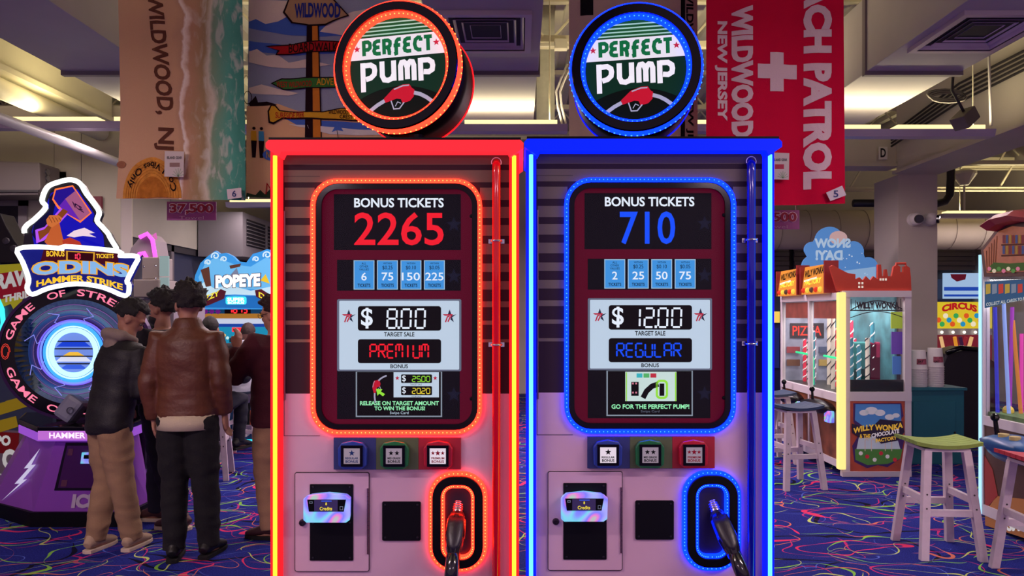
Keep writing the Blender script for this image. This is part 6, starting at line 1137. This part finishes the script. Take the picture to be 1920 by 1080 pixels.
stool((W(460, 0, 8.4).x, 8.38, 0), R(4), 'white bar stool under the person in the grey hoodie', slat('slate', (60, 70, 90)), 1)
# ------------------------------------------------------------------ chocolate factory pusher
XW, YN, YFa = 3.16, 7.28, 8.98; XR = W(1708, 0, YN).x; white_fr = M('frame_white', (216, 206, 212), .4); Zt = W(0, 548, YN).z; Zm = W(0, 752, YN).z; Zg = W(0, 742, YN).z
t = thing('chocolate_pusher_game', 'white glass coin pusher game with a red factory silhouette on top', 'arcade game', ((XW + XR) / 2, (YN + YFa) / 2, 0))
pe = Pl(YN - .002); 
for x0, x1 in ((1580, 1594), (1697, 1709)): b = MB(); b.rect(Pl(YN), x0, 548, x1, 893, .05); b.build('end_post', white_fr, t)
for y0, y1 in ((545, 557), (735, 752), (884, 894)): b = MB(); b.rect(Pl(YN - .003), 1580, y0, 1709.5, y1, .056); b.build('end_rail', white_fr, t)
b = MB(); b.rect(Pl(YN + .02), 1594, 557, 1697, 736, .006); b.build('end_glass', glass('case_glass', (.96, .97, .97), .08), t)
b = MB(); b.rect(Pl(YN + .03), 1594, 712, 1697, 736, .02); b.build('sill_dark', M('sill_green', (30, 36, 32), .5), t)
b = MB(); b.rect(Pl(YN + .01), 1593, 752, 1698, 884, .02); ep = b.build('end_panel', M('panel_orange', (190, 84, 60), .5, var=.25, vs=5), t)
def ea(name, c, pts, d, em=.12, lw=None): b = MB(); pl = Pl(YN + .009 - d); b.line(pl, pts, lw) if lw else b.flat(pl, pts); return b.build(name, M('ea_' + name, c, .5, em=em, ec=c), ep)
ea('purple_edge', (62, 34, 96), [(1600, 756), (1690, 756), (1694, 780), (1680, 800), (1696, 822), (1688, 860), (1664, 876), (1646, 872), (1626, 878), (1602, 866), (1598, 836), (1612, 812), (1600, 790)], .002); ea('sky', (72, 132, 200), [(1604, 758), (1688, 758), (1690, 790), (1670, 805), (1620, 800), (1603, 788)], .004); ea('pale_sky', (196, 208, 220), [(1612, 812), (1680, 812), (1688, 842), (1606, 842)], .004); ea('meadow', (74, 128, 56), [(1603, 842), (1692, 842), (1688, 860), (1664, 870), (1626, 872), (1604, 862)], .005)
for k, (x, c) in enumerate(((1614, (226, 220, 220)), (1626, (200, 40, 60)), (1640, (226, 220, 220)), (1652, (200, 40, 60)), (1664, (226, 220, 220)), (1678, (230, 226, 220)))): ea('flower%d' % (k % 2), c, circ_pts(x, 850 + 6 * (k % 3), 4, 8), .007)
for x in (1622, 1634, 1660, 1672): ea('candy_cane', (214, 190, 180), [(x, 846), (x, 826), (x + 3, 822), (x + 6, 826)], .008, lw=1.4)
for x, y, r_ in ((1620, 774, 9), (1634, 770, 12), (1650, 774, 10), (1668, 782, 9), (1680, 779, 7)): ea('cloud_puff', (214, 214, 222), circ_pts(x, y, r_, 14, r_ * .6), .006)
ea('banner', (36, 22, 52), [(1597, 794), (1622, 802), (1640, 796), (1650, 786), (1692, 790), (1696, 810), (1684, 826), (1652, 832), (1640, 818), (1614, 822), (1598, 812)], .010); gm = M('gold_letter', (232, 186, 60), .5, em=.3, ec=(232, 186, 60)); pe2 = Pl(YN - .004)
text('WILLY WONKA', pe2, None, gm, ep, bold=.04, warp=lambda a, c: (1600 + 93 * a, 814 - 13 * a - 11 * c - 3 * math.sin(a * 6))); text('& THE', pe2, (1612, 814, 1632, 822), gm, ep, bold=.03); text('CHOCOLATE', pe2, None, M('white_letter', (224, 216, 220), .5, em=.3, ec=(224, 216, 220)), ep, bold=.04, warp=lambda a, c: (1634 + 52 * a, 821 - 9 * a - 8 * c)); text('FACTORY', pe2, None, gm, ep, bold=.04, warp=lambda a, c: (1642 + 40 * a, 830 - 6 * a - 7 * c))
# interior
b = MB(); b.box(XW + .05, XR - .05, YN + .10, YFa - .05, Zm - .02, Zm + .06); b.build('coin_bed', M('bed_dark', (46, 50, 50), .4), t); b = MB(); b.box(XR - .06, XR - .04, YN + .2, YFa, Zm, Zt); b.build('back_scene', M('scene_teal', (60, 110, 120), .5, em=.25, ec=(60, 120, 130), var=.5, vs=6), t); b = MB(); b.box(XW + .05, XR - .02, YFa - .03, YFa, Zm, Zt); b.build('far_panel', M('scene_pale', (150, 150, 170), .5, em=.2, ec=(150, 160, 190), var=.4, vs=7), t)
random.seed(8)
for k in range(13):
    x = XW + .12 + random.random() * (XR - XW - .25); y = YN + .25 + random.random() * 1.3; hh = random.uniform(.45, .85); cst = [(220, 50, 80), (220, 205, 190), (60, 130, 150)][k % 3]; b = MB(); b.cyl((x, y, Zm + .06), (x, y, Zm + .06 + hh), .020, n=12); pole = b.build('candy_pole', M('cp%d' % (k % 3), cst, .4, em=.35, ec=cst), t); b = MB(); n_ = 40; b.tube([(x + .021 * math.cos(i * .9), y + .021 * math.sin(i * .9), Zm + .06 + hh * i / n_) for i in range(n_ + 1)], .007, 5); b.build('candy_stripe', M('cps', (230, 224, 224), .4, em=.3, ec=(230, 224, 224)) if k % 3 != 1 else M('cpd', (40, 30, 40), .4), pole)
for (x, y, w, hh, c) in ((1640, 700, .22, .36, (70, 64, 76)), (1612, 704, .16, .24, (30, 30, 36)), (1672, 706, .2, .4, (36, 32, 44)), (1655, 640, .3, .5, (170, 40, 80)), (1620, 640, .3, .5, (50, 120, 120))): c_ = W(x, y, YN + .5); b = MB(); b.box(c_.x - w / 2, c_.x + w / 2, c_.y, c_.y + .2, Zm + .06, Zm + .06 + hh); b.build('machine_block', M('mb%d%d' % (c[0], c[2]), c, .4, em=.15, ec=c), t, bevel=.02)
for (x0, y0, x1, y1, c) in ((1671, 585, 1693, 616, (170, 190, 50)), (1672, 622, 1692, 664, (90, 50, 150)), (1674, 668, 1690, 702, (50, 100, 170))): b = MB(); b.rect(Pl(YN + .12), x0, y0, x1, y1, .01); b.build('prize_card', M('pc%d' % x0, c, .5, em=.4, ec=c), t)
b = MB(); 
for k in range(12): b.line(Pl(YN + .06), [(1596 + k * 8.4, 560 + 10 * math.sin(k / 11 * 3.14)), (1596 + k * 8.4, 582)], 1.2)
b.line(Pl(YN + .06), [(1594 + 102 * i / 16, 582 - 18 * math.sin(math.pi * i / 16)) for i in range(17)], 2); b.line(Pl(YN + .06), [(1594, 582), (1697, 582)], 2); b.line(Pl(YN + .06), [(1594 + 102 * i / 16, 596 - 12 * math.sin(math.pi * i / 16)) for i in range(17)], 1.5); b.build('iron_gate', ink, t); text('WILLY WONKA', Pl(YN + .05), (1606, 566, 1686, 579), ink, t, bold=.05)
for xx in (XW + .35,):
    for yy in (YN + .5, YN + 1.2): o = area_light('case_fill', (xx, yy, Zt - .09), (0, 0, 0), .4, .4, 8, (1, .93, .9)); o.location = Vector(o.location) - Vector(t.location); o.parent = t  # area lights added under the case top to brighten the interior
b = MB(); b.rect(Pl(YFa - .045), 1482, 606, 1545, 634, .01); pz_ = b.build('neon_board', M('neon_board', (50, 40, 50), .5), t); text('PIZZA', Pl(YFa - .05), (1486, 611, 1540, 629), E('neon_pizza', (255, 70, 60), 1.5), pz_, bold=.01)
for k in range(6): b = MB(); b.rect(Pl(YFa - .06), 1476 + (k % 3) * 30, 650 + 24 * (k // 3), 1500 + (k % 3) * 30, 662 + 24 * (k // 3), .02); b.build('shelf_item', M('shelf%d' % k, [(150, 60, 70), (200, 190, 180), (80, 90, 120), (120, 80, 60), (60, 110, 120), (190, 160, 90)][k], .5), t)
# corner light and player side
b = MB(); b.box(XW - .035, XW + .035, YN - .035, YN + .035, .08, Zt); b.build('corner_light', E('corner_warm', (255, 216, 130), 1.25), t, bevel=.01)
sf = PlS(XW); YS2 = [YN + .05, (YN + YFa) / 2, YFa]
for y in YS2[1:]: b = MB(); b.box(XW + .002, XW + .048, y - .04, y - .002, .10, Zt - .002); b.build('side_post', white_fr, t)
for z0, z1 in ((Zt - .07, Zt), (Zm - .02, Zm + .06), (.08, .15)): b = MB(); b.box(XW, XW + .05, YN + .03, YFa, z0, z1); b.build('side_rail', white_fr, t)
for i in range(2):
    b = MB(); b.box(XW + .02, XW + .026, YS2[i], YS2[i + 1] - .04, Zm + .06, Zt - .07); b.build('side_glass', glass('case_glass', (.96, .97, .97), .08), t); b = MB(); b.box(XW + .015, XW + .025, YS2[i], YS2[i + 1] - .04, .15, Zm - .02); b.build('side_panel', M('side_art', (110, 60, 40), .5, em=.08, ec=(150, 80, 50), var=.6, vs=7), t)
    b = MB(); b.box(XW + .03, XW + .05, YS2[i] + .05, YS2[i + 1] - .1, Zt - .26, Zt - .08); b.build('header_sign', M('header_rust', (150, 70, 60), .5, em=.3, ec=(150, 80, 70), var=.4, vs=9), t)
    ym = (YS2[i] + YS2[i + 1]) / 2; b = MB(); zz = Zm - .11
    b.tube([(XW + .02, ym, zz), (XW - .08, ym, zz + .01), (XW - .17, ym, zz + .04)], [(.30, .07), (.26, .075), (.17, .03)], 16, xref=(0, 1, 0)); cp_ = b.build('control_tray', M('tray_black', (22, 20, 26), .3), t, smooth=True); b = MB(); b.cyl((XW - .10, ym, zz + .05), (XW - .10, ym + .02, zz + .17), .015, .012, 10); b.ball((XW - .10, ym + .02, zz + .18), .028); b.build('joystick', black_gloss, cp_)
    b = MB(); b.box(XW - .06, XW, YS2[i] + .10, YS2[i] + .22, Zm - .24, Zm - .12); b.build('card_reader', MATS['reader_shell'], t, bevel=.01)
    b = MB(); z = Zm + .07; yy = YS2[i] + .1; b.tube([(XW + .1, yy, z), (XW + .1, yy, z + .30), (XW + .1, yy + .04, z + .33), (XW + .1, yy + .5, z + .34)], .012, 8); b.build('green_tube', E('green_glow', (40, 230, 150), 1.3), t, smooth=True)
    # topper sign of this seat
    pts = [(1448 + 2, 515, 0), ]
    xa = (1449, 1503)[i] if False else None
for i, (x0, yb, yt) in enumerate(((1507, 552, 494), (1451, 560, 514))):
    ya = (YN + .25, YN + 1.0)[i]; b = MB(); bz = Zt; A_ = Vector((XW - .02, ya, bz)); hgt = .30; wd_ = .62
    b.add([(XW - .06, ya, bz), (XW - .06, ya + wd_, bz), (XW - .02, ya + wd_, bz + hgt), (XW - .02, ya, bz + hgt), (XW + .06, ya, bz), (XW + .06, ya + wd_, bz), (XW + .04, ya + wd_, bz + hgt), (XW + .04, ya, bz + hgt)], [(0, 1, 2, 3), (7, 6, 5, 4), (0, 4, 5, 1), (1, 5, 6, 2), (2, 6, 7, 3), (3, 7, 4, 0)]); sg_ = b.build('seat_topper', E('topper_orange', (236, 150, 60), .7), t)
    b = MB(); b.box(XW - .07, XW + .07, ya - .03, ya, bz, bz + hgt + .03); b.build('topper_frame', M('topper_red', (130, 30, 30), .4), sg_); b = MB(); b.box(XW - .07, XW + .07, ya + wd_, ya + wd_ + .03, bz, bz + hgt); b.build('topper_frame', M('topper_red', (130, 30, 30), .4), sg_)
    class TP:
        n = Vector((1, 0, 0))
        def P(s, u, v): return Vector((XW - .063 + .04 * v, ya + wd_ * (1 - u), bz + hgt * v))
    text('WILLY WONKA', TP(), None, E('topper_black_l', (16, 12, 16), .4), sg_, bold=.04, warp=lambda a, c: (.05 + .8 * a, .60 + .1 * a + .26 * c)); text('FACTORY', TP(), None, E('topper_yel_l', (250, 226, 70), 1.), sg_, bold=.04, warp=lambda a, c: (.1 + .7 * a, .32 + .05 * a + .2 * c))
    b = MB(); tpn = TP(); b.add([tpn.P(u, v) for u, v in ((.05, .45), (.6, .52), (.6, .6), (.05, .52))], [(0, 1, 2, 3)]); b.build('topper_ribbon', E('topper_white', (236, 232, 220), .9), sg_)
    for k in range(5): b = MB(); b.ball(tpn.P(.1 + .18 * k, .14), .03, n=8, m=6); b.build('candy', E('candy%d' % (k % 3), [(230, 60, 40), (250, 220, 80), (90, 60, 50)][k % 3], .8), sg_)
rust = M('factory_red', (186, 56, 36), .5); sil = [(1556, 500), (1562, 497), (1576, 505), (1590, 512), (1604, 514), (1604, 524), (1612, 520), (1618, 526), (1624, 518), (1632, 526), (1638, 518), (1646, 524), (1646, 496), (1652, 496), (1654, 518), (1658, 518), (1659, 505), (1663, 505), (1665, 518), (1672, 518), (1676, 500), (1682, 496), (1688, 500), (1688, 510), (1694, 510), (1694, 500), (1700, 498), (1706, 502), (1708, 520), (1709, 546), (1570, 546)]
b = MB(); b.poly(Pl(YN + .02), sil, .03); fs_o = b.build('factory_silhouette', rust, t); b = MB()
for q in ((1611, 531), (1617, 531), (1611, 538), (1617, 538), (1651, 524), (1656, 524), (1661, 524)): b.rect(Pl(YN + .017), q[0] - 1.8, q[1] - 2, q[0] + 1.8, q[1] + 2)
b.build('lit_window', E('win_pale', (230, 214, 200), .8), fs_o, kind='stuff'); b = MB(); b.tube([Pl(YN + .03).P(*p) for p in ((1680, 500), (1680, 494), (1698, 494), (1698, 500))], .012, 6); b.build('factory_pipe', rust, fs_o)
for x, y in ((XW + .12, YN + .12), (XR - .12, YN + .12), (XW + .12, YFa - .12), (XR - .12, YFa - .12)): b = MB(); b.lathe((x, y, .05), [(.0001, -.025), (.045, -.022), (.05, -.01), (.05, .01), (.045, .022), (.0001, .025)], 16, 'x'); w_ = b.build('caster', M('caster_grey', (140, 134, 140), .4), t); b = MB(); b.box(x - .03, x + .03, y - .03, y + .03, .098, .11); b.bar((x, y, .05), (x, y, .10), .075, .02); b.build('caster_fork', steel, w_)
b = MB(); b.box(XW + .02, XR - .02, YN + .08, YFa - .02, .10, Zm - .03); b.build('base_body', M('base_dark', (40, 30, 36), .5), t)
# ------------------------------------------------------------------ snow cloud sign of the game behind
YC = 9.3; t = thing('snow_game', 'blue cloud shaped sign with mirrored SNOW DAY lettering above the chocolate game', 'sign', (W(1570, 0, YC).x, YC + .3, 0)); cl = []
for cx, cy, r_, a0, a1 in ((1526, 500, 22, 120, 250), (1524, 468, 15, 170, 290), (1556, 452, 27, 190, 345), (1600, 472, 20, 240, 380), (1628, 500, 18, 250, 400)): cl += [(cx + r_ * math.cos(R(a)), cy + r_ * math.sin(R(a))) for a in range(a0, a1, 12)]
cl += [(1642, 530), (1506, 530)]; b = MB(); b.poly(Pl(YC), cl, .04); cs = b.build('cloud_panel', E('cloud_blue', (92, 146, 214), .62), t); b = MB(); b.flat(Pl(YC - .004), circ_pts(1572, 446, 17, 16, 13)); b.build('pink_sun', E('cloud_peach', (214, 176, 176), .6), cs); cw_ = E('cloud_letters', (176, 200, 226), .7)
text('SNOW', Pl(YC - .006), (1527, 447, 1595, 465), cw_, cs, bold=.05, flip=True); text('DAY!', Pl(YC - .006), (1529, 469, 1580, 488), cw_, cs, bold=.05, flip=True); random.seed(3)
b = MB()
for k in range(26): b.flat(Pl(YC - .005), circ_pts(random.uniform(1516, 1630), random.uniform(470, 520), random.uniform(.8, 1.6), 6))
b.build('snow_dots', E('snow_white', (214, 226, 240), .7), cs, kind='stuff'); b = MB(); b.flat(Pl(YC - .005), [(1508, 512), (1540, 502), (1580, 508), (1642, 500), (1642, 530), (1506, 530)]); b.build('snow_bank', E('snow_pale', (150, 186, 226), .65), cs); b = MB(); b.box(W(1510, 0, YC).x, W(1640, 0, YC).x, YC + .05, YC + .7, 0, W(0, 528, YC).z); b.build('cabinet', M('snow_cab', (60, 80, 130), .5), t)
# ------------------------------------------------------------------ counter cabinet with buckets
YK = 7.9; xa, xb = W(1711, 0, YK).x, W(1808, 0, YK).x; zt = W(0, 732, YK).z; teal = M('teal_paint', (20, 96, 112), .5, var=.04, vs=4); t = thing('teal_cabinet', 'teal painted cabinet between the chocolate game and the column', 'cabinet', ((xa + xb) / 2, YK, 0)); b = MB(); b.box(xa - .06, xb, YK, YK + .7, 0, zt); b.build('body', teal, t, bevel=.008); b = MB(); b.box(xa, xb - .1, YK - .012, YK - .002, .16, zt - .12); dd = b.build('door', teal, t, bevel=.004); b = MB(); q = W(1790, 811, YK - .012); b.ball((q.x, YK - .018, q.z), .012); b.build('door_lock', black_edge, dd); b = MB(); b.box(xa - .08, xb + .02, YK - .02, YK + .7, zt + .001, zt + .03); b.build('worktop', teal, t)
bk = M('bucket_white', (224, 216, 216), .5)
for k, xx in enumerate((1722, 1753)):
    c_ = W(xx, 726, YK + .12); n_ = 9 if k == 0 else 10
    for j in range(n_):
        z0 = zt + .031 + j * .024; t = thing('paper_bucket', f'{("lowest", "second lowest", "third lowest", "fourth lowest", "fifth lowest", "sixth lowest", "seventh lowest", "eighth lowest", "ninth lowest", "topmost")[j if j < n_ - 1 else 9]} paper bucket of the {("left", "right")[k]} stack on the teal cabinet', 'bucket', (c_.x, c_.y, z0), 0, 'stacked paper buckets'); b = MB(); h0, h1 = (.0, .024) if j < n_ - 1 else (.0, .20); b.lathe((c_.x, c_.y, z0), [(.085, 0), (.088, h1 - .004), (.092, h1 - .003), (.092, h1 - .0005), (.086, h1 - .0005), (.082, .003), (.0001, .003)] if j < n_ - 1 else [(.085, 0), (.07, h1), (.0001, h1)], 28, 'z'); b.build('shell', bk, t, smooth=False)
    z0 = zt + .031 + (n_ - 1) * .024; b = MB(); b.v = []; a0 = -130
    for a in range(-130, -49, 10):
        for zz, r_ in ((z0 + .05, .0835), (z0 + .11, .0790)): b.v.append(Vector((c_.x + r_ * math.cos(R(a)), c_.y + r_ * math.sin(R(a)), zz)))
    b.f = [(2 * i, 2 * i + 2, 2 * i + 3, 2 * i + 1) for i in range(8)]; b.build('printed_picture', M('bucket_print', (150, 70, 90), .6, var=.5, vs=40), t); text('SAT', Pl(c_.y - .0835), (xx - 1, 676, xx + 9, 680), ink, t, bold=.03)
# ------------------------------------------------------------------ black hooded machine and circus game
YM = 7.95; t = thing('black_machine', 'black angular machine hood behind the teal cabinet', 'machine', (W(1810, 0, 9.0).x, 9.0, 0)); b = MB(); b.poly(Pl(9.0), [(1764, 690), (1775, 664), (1826, 651), (1868, 680), (1868, 900), (1764, 900)], .5); b.build('hood', M('hood_black', (20, 16, 26), .45), t, bevel=.02); b = MB(); b.tube([Pl(8.98).P(*p) for p in ((1775, 662), (1800, 652), (1832, 655))], .03, 10); b.build('top_handle', black_gloss, t, smooth=True)
YQ = 10.6; t = thing('circus_game', 'yellow circus themed game behind the column', 'arcade game', (W(1805, 0, YQ).x, YQ, 0)); b = MB(); b.rect(Pl(YQ), 1752, 566, 1860, 616, .1); mq = b.build('marquee', E('circus_yellow', (236, 206, 50), .75), t); text('CIRCUS', Pl(YQ - .006), None, E('circus_red', (190, 30, 36), .8), mq, bold=.06, warp=lambda a, c: (1766 + 66 * a, 586 - 6 * math.sin(3.14 * a) - 13 * c)); random.seed(5)
for k in range(14): b = MB(); b.flat(Pl(YQ - .004), circ_pts(1760 + k * 6.5, 600 + 9 * math.sin(k * 2.1), 5, 10)); b.build('circus_shape', E('cs%d' % (k % 4), [(230, 90, 40), (60, 170, 90), (250, 236, 200), (40, 150, 200)][k % 4], .8), mq)
b = MB(); b.rect(Pl(YQ - .02), 1752, 616, 1860, 628, .1); b.build('white_ledge', M('ledge_pale', (214, 206, 206), .5), t)
for k in range(4): b = MB(); b.ball(Pl(YQ - .06).P(1766 + k * 21, 623), .02); b.build('ledge_bulb', E('ledge_glow', (255, 244, 220), 2.), t)
b = MB(); b.rect(Pl(YQ + .3), 1752, 628, 1860, 800, .05); b.build('play_back', M('circus_wine', (110, 30, 60), .5, em=.35, ec=(150, 40, 60), var=.6, vs=5), t)
for k, (x0, x1, c) in enumerate(((1764, 1777, (240, 190, 130)), (1812, 1790, (150, 40, 50)), (1800, 1815, (60, 30, 60)), (1822, 1806, (240, 190, 130)), (1846, 1828, (190, 50, 60)), (1790, 1800, (230, 150, 50)))): b = MB(); b.tube([Pl(YQ + .1).P(x0, 632), Pl(YQ + .2).P(x1, 690)], .025, 8); b.build('lane_tube', E('lane%d' % k, c, .8), t)
b = MB(); b.ball(Pl(YQ + .2).P(1798, 664), .09); b.build('clown_ball', E('orange_ball', (200, 110, 40), .6), t); b = MB(); b.rect(Pl(YQ + .1), 1752, 690, 1860, 830, .3); b.build('lower_cabinet', M('circus_red_cab', (150, 30, 46), .5), t)
# ------------------------------------------------------------------ claw game at the right edge
XS, Yf, Yn = 3.52, 5.66, 4.6; t = thing('village_claw_game', 'white glass game with a mushroom house topper cut by the right edge', 'arcade game', (XS + .4, (Yf + Yn) / 2, 0)); zs = lambda y: CAMH - (y - CY) / F * Yf
b = MB(); b.box(XS, XS + .05, Yf - .04, Yf, .08, zs(478)); b.build('edge_post', white_fr, t); b = MB(); b.box(XS - .012, XS, Yf - .02, Yf, .08, zs(478)); b.build('edge_light', E('edge_cyan', (170, 225, 255), 1.2), t)
for z0, z1 in ((zs(520), zs(478)), (zs(795), zs(778)), (.08, .16)): b = MB(); b.box(XS, XS + .05, Yn, Yf - .04, z0, z1); b.build('side_rail', white_fr, t)
b = MB(); b.box(XS + .02, XS + .026, Yn, Yf - .04, zs(778), zs(520)); b.build('side_glass', glass('case_glass', (.96, .97, .97), .08), t)
sp_ = PlS(XS, -.004); b = MB(); b.flat(sp_, [(1847, 528), (1925, 524), (1925, 560), (1847, 578)]); b.build('card_banner', E('banner_slate', (56, 92, 132), .6), t); text('COLLECT ALL CARDS TO REDEEM', PlS(XS, -.007), None, E('banner_text', (220, 220, 210), .8), t, warp=lambda a, c: (1851 + 90 * a, 574 - 14 * a - 6 * c))
for k in range(6): b = MB(); x = 1850 + k * 12; b.flat(PlS(XS, -.007), [(x, 533), (x + 9, 532), (x + 9, 550 - k * .4), (x, 552 - k * .4)]); b.build('trading_card', E('tcard%d' % (k % 3), [(190, 160, 70), (130, 140, 160), (200, 70, 60)][k % 3], .6), t)
b = MB(); b.box(XS + .01, XS + .02, Yn, Yf - .04, .16, zs(795)); sp2 = b.build('side_panel', M('village_brown', (70, 46, 40), .5, em=.1, ec=(110, 70, 60), var=.4, vs=4), t); b = MB(); b.flat(PlS(XS + .01, -.004), [(1848, 960), (1870, 930), (1925, 936), (1925, 1010), (1848, 985)]); b.build('sand_art', M('village_sand', (170, 110, 60), .5, em=.12, ec=(170, 110, 60)), sp2); b = MB(); b.flat(PlS(XS + .01, -.004), [(1845, 850), (1862, 880), (1872, 930), (1848, 955)]); b.build('red_cap_art', M('village_red', (150, 50, 44), .5, em=.1, ec=(150, 50, 44)), sp2); text('SMURFS', PlS(XS + .01, -.008), (1890, 974, 1960, 996), E('village_white', (226, 220, 220), .6), sp2, bold=.05)
b = MB(); zz = zs(822); b.tube([(XS + .02, 5.15, zz), (XS - .10, 5.15, zz + .01), (XS - .20, 5.15, zz + .05)], [(.34, .10), (.30, .10), (.2, .03)], 18, xref=(0, 1, 0)); cp_ = b.build('control_tray', M('tray_blue', (38, 84, 140), .3), t, smooth=True); b = MB(); b.cyl((XS - .10, 5.3, zz + .08), (XS - .11, 5.31, zz + .2), .018, .014, 10); b.ball((XS - .11, 5.31, zz + .21), .03); b.build('joystick', black_gloss, cp_)
for yy in (5.2, 5.08): b = MB(); b.cyl((XS - .12, yy, zz + .085), (XS - .12, yy, zz + .11), .035, n=14); b.build('push_button', M('btn_tan', (190, 170, 110), .4), cp_)
b = MB(); b.box(XS + .5, XS + .55, Yn, Yf, zs(778), zs(520)); b.build('inner_back', M('inner_pale', (180, 170, 180), .5, em=.4, ec=(190, 180, 190), var=.4, vs=5), t); b = MB(); b.box(XS + .03, XS + .5, Yn, Yf - .05, zs(795), zs(770)); b.build('prize_bed', M('bed_green', (90, 120, 70), .5, var=.5, vs=12), t)
for k, (dy, c, hh) in enumerate(((.1, (60, 60, 190), .8), (.18, (140, 160, 230), .85), (.26, (150, 60, 170), .8), (.40, (200, 120, 60), .7), (.52, (220, 70, 170), .6), (.62, (180, 200, 220), .8))): b = MB(); b.cyl((XS + .07 + .045 * k, Yf - .10 - .06 * (k % 2), zs(772)), (XS + .07 + .045 * k + .02 * (k % 3 - 1), Yf - .10, zs(772) + hh), .013, n=10); b.build('light_rod', E('rod%d' % k, c, .8), t)
o = area_light('case_fill', (XS + .25, 5.1, zs(522)), (0, 0, 0), .3, .8, 16, (1, .95, .95)); o.location = Vector(o.location) - Vector(t.location); o.parent = t  # area light added inside the glass case to brighten its dull interior
random.seed(12)
for k in range(16): c = [(220, 90, 60), (230, 200, 80), (60, 120, 200), (200, 60, 130), (120, 190, 80)][k % 5]; b = MB(); b.ball((XS + .08 + random.random() * .35, Yf - .12 - random.random() * .8, zs(766)), random.uniform(.03, .055), n=10, m=7); b.build('prize', M('prize%d' % (k % 5), c, .5), t)
for k in range(5): b = MB(); b.box(XS + .47, XS + .5, Yf - .1 - .2 * k, Yf + .05 - .2 * k, zs(700), zs(640)); b.build('display_card', E('dcard%d' % (k % 3), [(180, 60, 60), (90, 110, 160), (200, 180, 150)][k % 3], .5), t)
b = MB(); b.box(XS + .3, XS + .34, Yf - .5, Yf - .06, zs(585), zs(560)); b.build('inner_marquee', E('inner_yellow', (210, 170, 70), .6), t)
b = MB(); b.box(XS + .05, XS + .5, Yf - .02, Yf - .015, zs(778), zs(520)); b.build('far_glass', glass('case_glass', (.96, .97, .97), .08), t); b = MB(); b.box(XS + .05, XS + .5, Yf - .03, Yf - .01, .1, zs(778)); b.build('far_panel', M('far_pale', (150, 144, 150), .5), t); b = MB(); b.box(XS + .05, XS + .5, Yf - .03, Yf - .01, zs(520), zs(478)); b.build('far_header', M('far_pale', (150, 144, 150), .5), t); b = MB(); b.box(XS + .06, XS + .5, Yn, Yf - .05, .10, zs(800)); b.build('base_body', M('base_dark', (40, 30, 36), .5), t)
# house topper: an eight sided frame with a picture
oc = [(1847, 520), (1843, 466), (1872, 424), (1902, 412), (1960, 420), (1985, 466), (1975, 520)]; pt_ = PlS(XS, -.05)
b = MB(); b.poly(PlS(XS, -.02), [(1850, 519), (1844, 468), (1876, 426), (1902, 416), (1960, 420), (1980, 466), (1975, 516)], .25); hs = b.build('house_topper', M('house_wood', (86, 46, 34), .5, var=.3, vs=10), t); b = MB(); b.flat(PlS(XS, -.024), [(1856, 512), (1850, 469), (1878, 434), (1904, 424), (1955, 428), (1972, 466), (1968, 508)]); b.build('house_picture', M('house_scene', (140, 76, 48), .5, em=.4, ec=(150, 84, 54), var=.3, vs=12), hs)
for k in range(5): b = MB(); b.line(PlS(XS, -.026), [(1857 + k * 4, 508 - 4 * k), (1856 + k * 5, 470 - 7 * k)], 1.2); b.build('plank_line', E('plank_dark', (90, 40, 30), .5), hs)
for y in (458, 478): b = MB(); b.flat(PlS(XS, -.026), [(1884, y), (1968, y - 3), (1968, y + 0), (1884, y + 3)]); b.build('shelf_art', E('shelf_dark', (84, 40, 30), .5), hs)
b = MB(); b.flat(PlS(XS, -.027), [(1862, 500), (1870, 492), (1900, 494), (1960, 490), (1960, 506), (1862, 510)]); b.build('bush_art', E('bush_green', (70, 96, 48), .5), hs)
for k in range(7): b = MB(); b.flat(PlS(XS, -.028), circ_pts(1862 + k * 9, 504 + 4 * (k % 2), 4, 8)); b.build('flower', E('hf%d' % (k % 3), [(220, 120, 150), (230, 210, 180), (90, 140, 70)][k % 3], .6), hs)
for k in range(14): b = MB(); x = 1887 + (k % 7) * 6; y = 441 + 20 * (k // 7); b.flat(PlS(XS, -.028), [(x, y), (x + 4.4, y - .6), (x + 4.4, y + 15), (x, y + 15.5)]); b.build('book_art', E('hb%d' % (k % 3), [(120, 50, 60), (70, 80, 130), (160, 120, 60)][k % 3], .5), hs)
b = MB(); b.tube([PlS(XS, .02).P(x, y) for x, y in ((1872, 424), (1890, 412), (1925, 404), (1960, 408))], [(.05, .16)] * 4, 8, xref=(0, 0, 1)); b.build('red_roof', M('roof_red', (176, 40, 60), .4), hs)
for yy in (Yf - .12, Yn + .12): b = MB(); b.lathe((XS + .1, yy, .05), [(.0001, -.025), (.045, -.022), (.05, -.01), (.05, .01), (.045, .022), (.0001, .025)], 16, 'x'); w_ = b.build('caster', M('caster_grey', (140, 134, 140), .4), t)
# dark panel machine left of the chocolate game, by the blue pump
t = thing('dark_kiosk', 'dark blue kiosk between the blue pump and the chocolate game', 'kiosk', (W(1440, 0, 9.6).x, 9.6, 0)); b = MB(); b.rect(Pl(9.6), 1405, 605, 1466, 821.1, .4); b.build('cabinet', M('kiosk_navy', (30, 26, 70), .4), t); b = MB(); b.rect(Pl(9.59), 1440, 615, 1461, 690, .005); b.build('screen', E('kiosk_screen', (40, 44, 110), .5), t); b = MB(); b.rect(Pl(9.585), 1446, 584, 1462, 605, .1); b.build('yellow_lamp', E('kiosk_yellow', (240, 200, 90), .9), t)
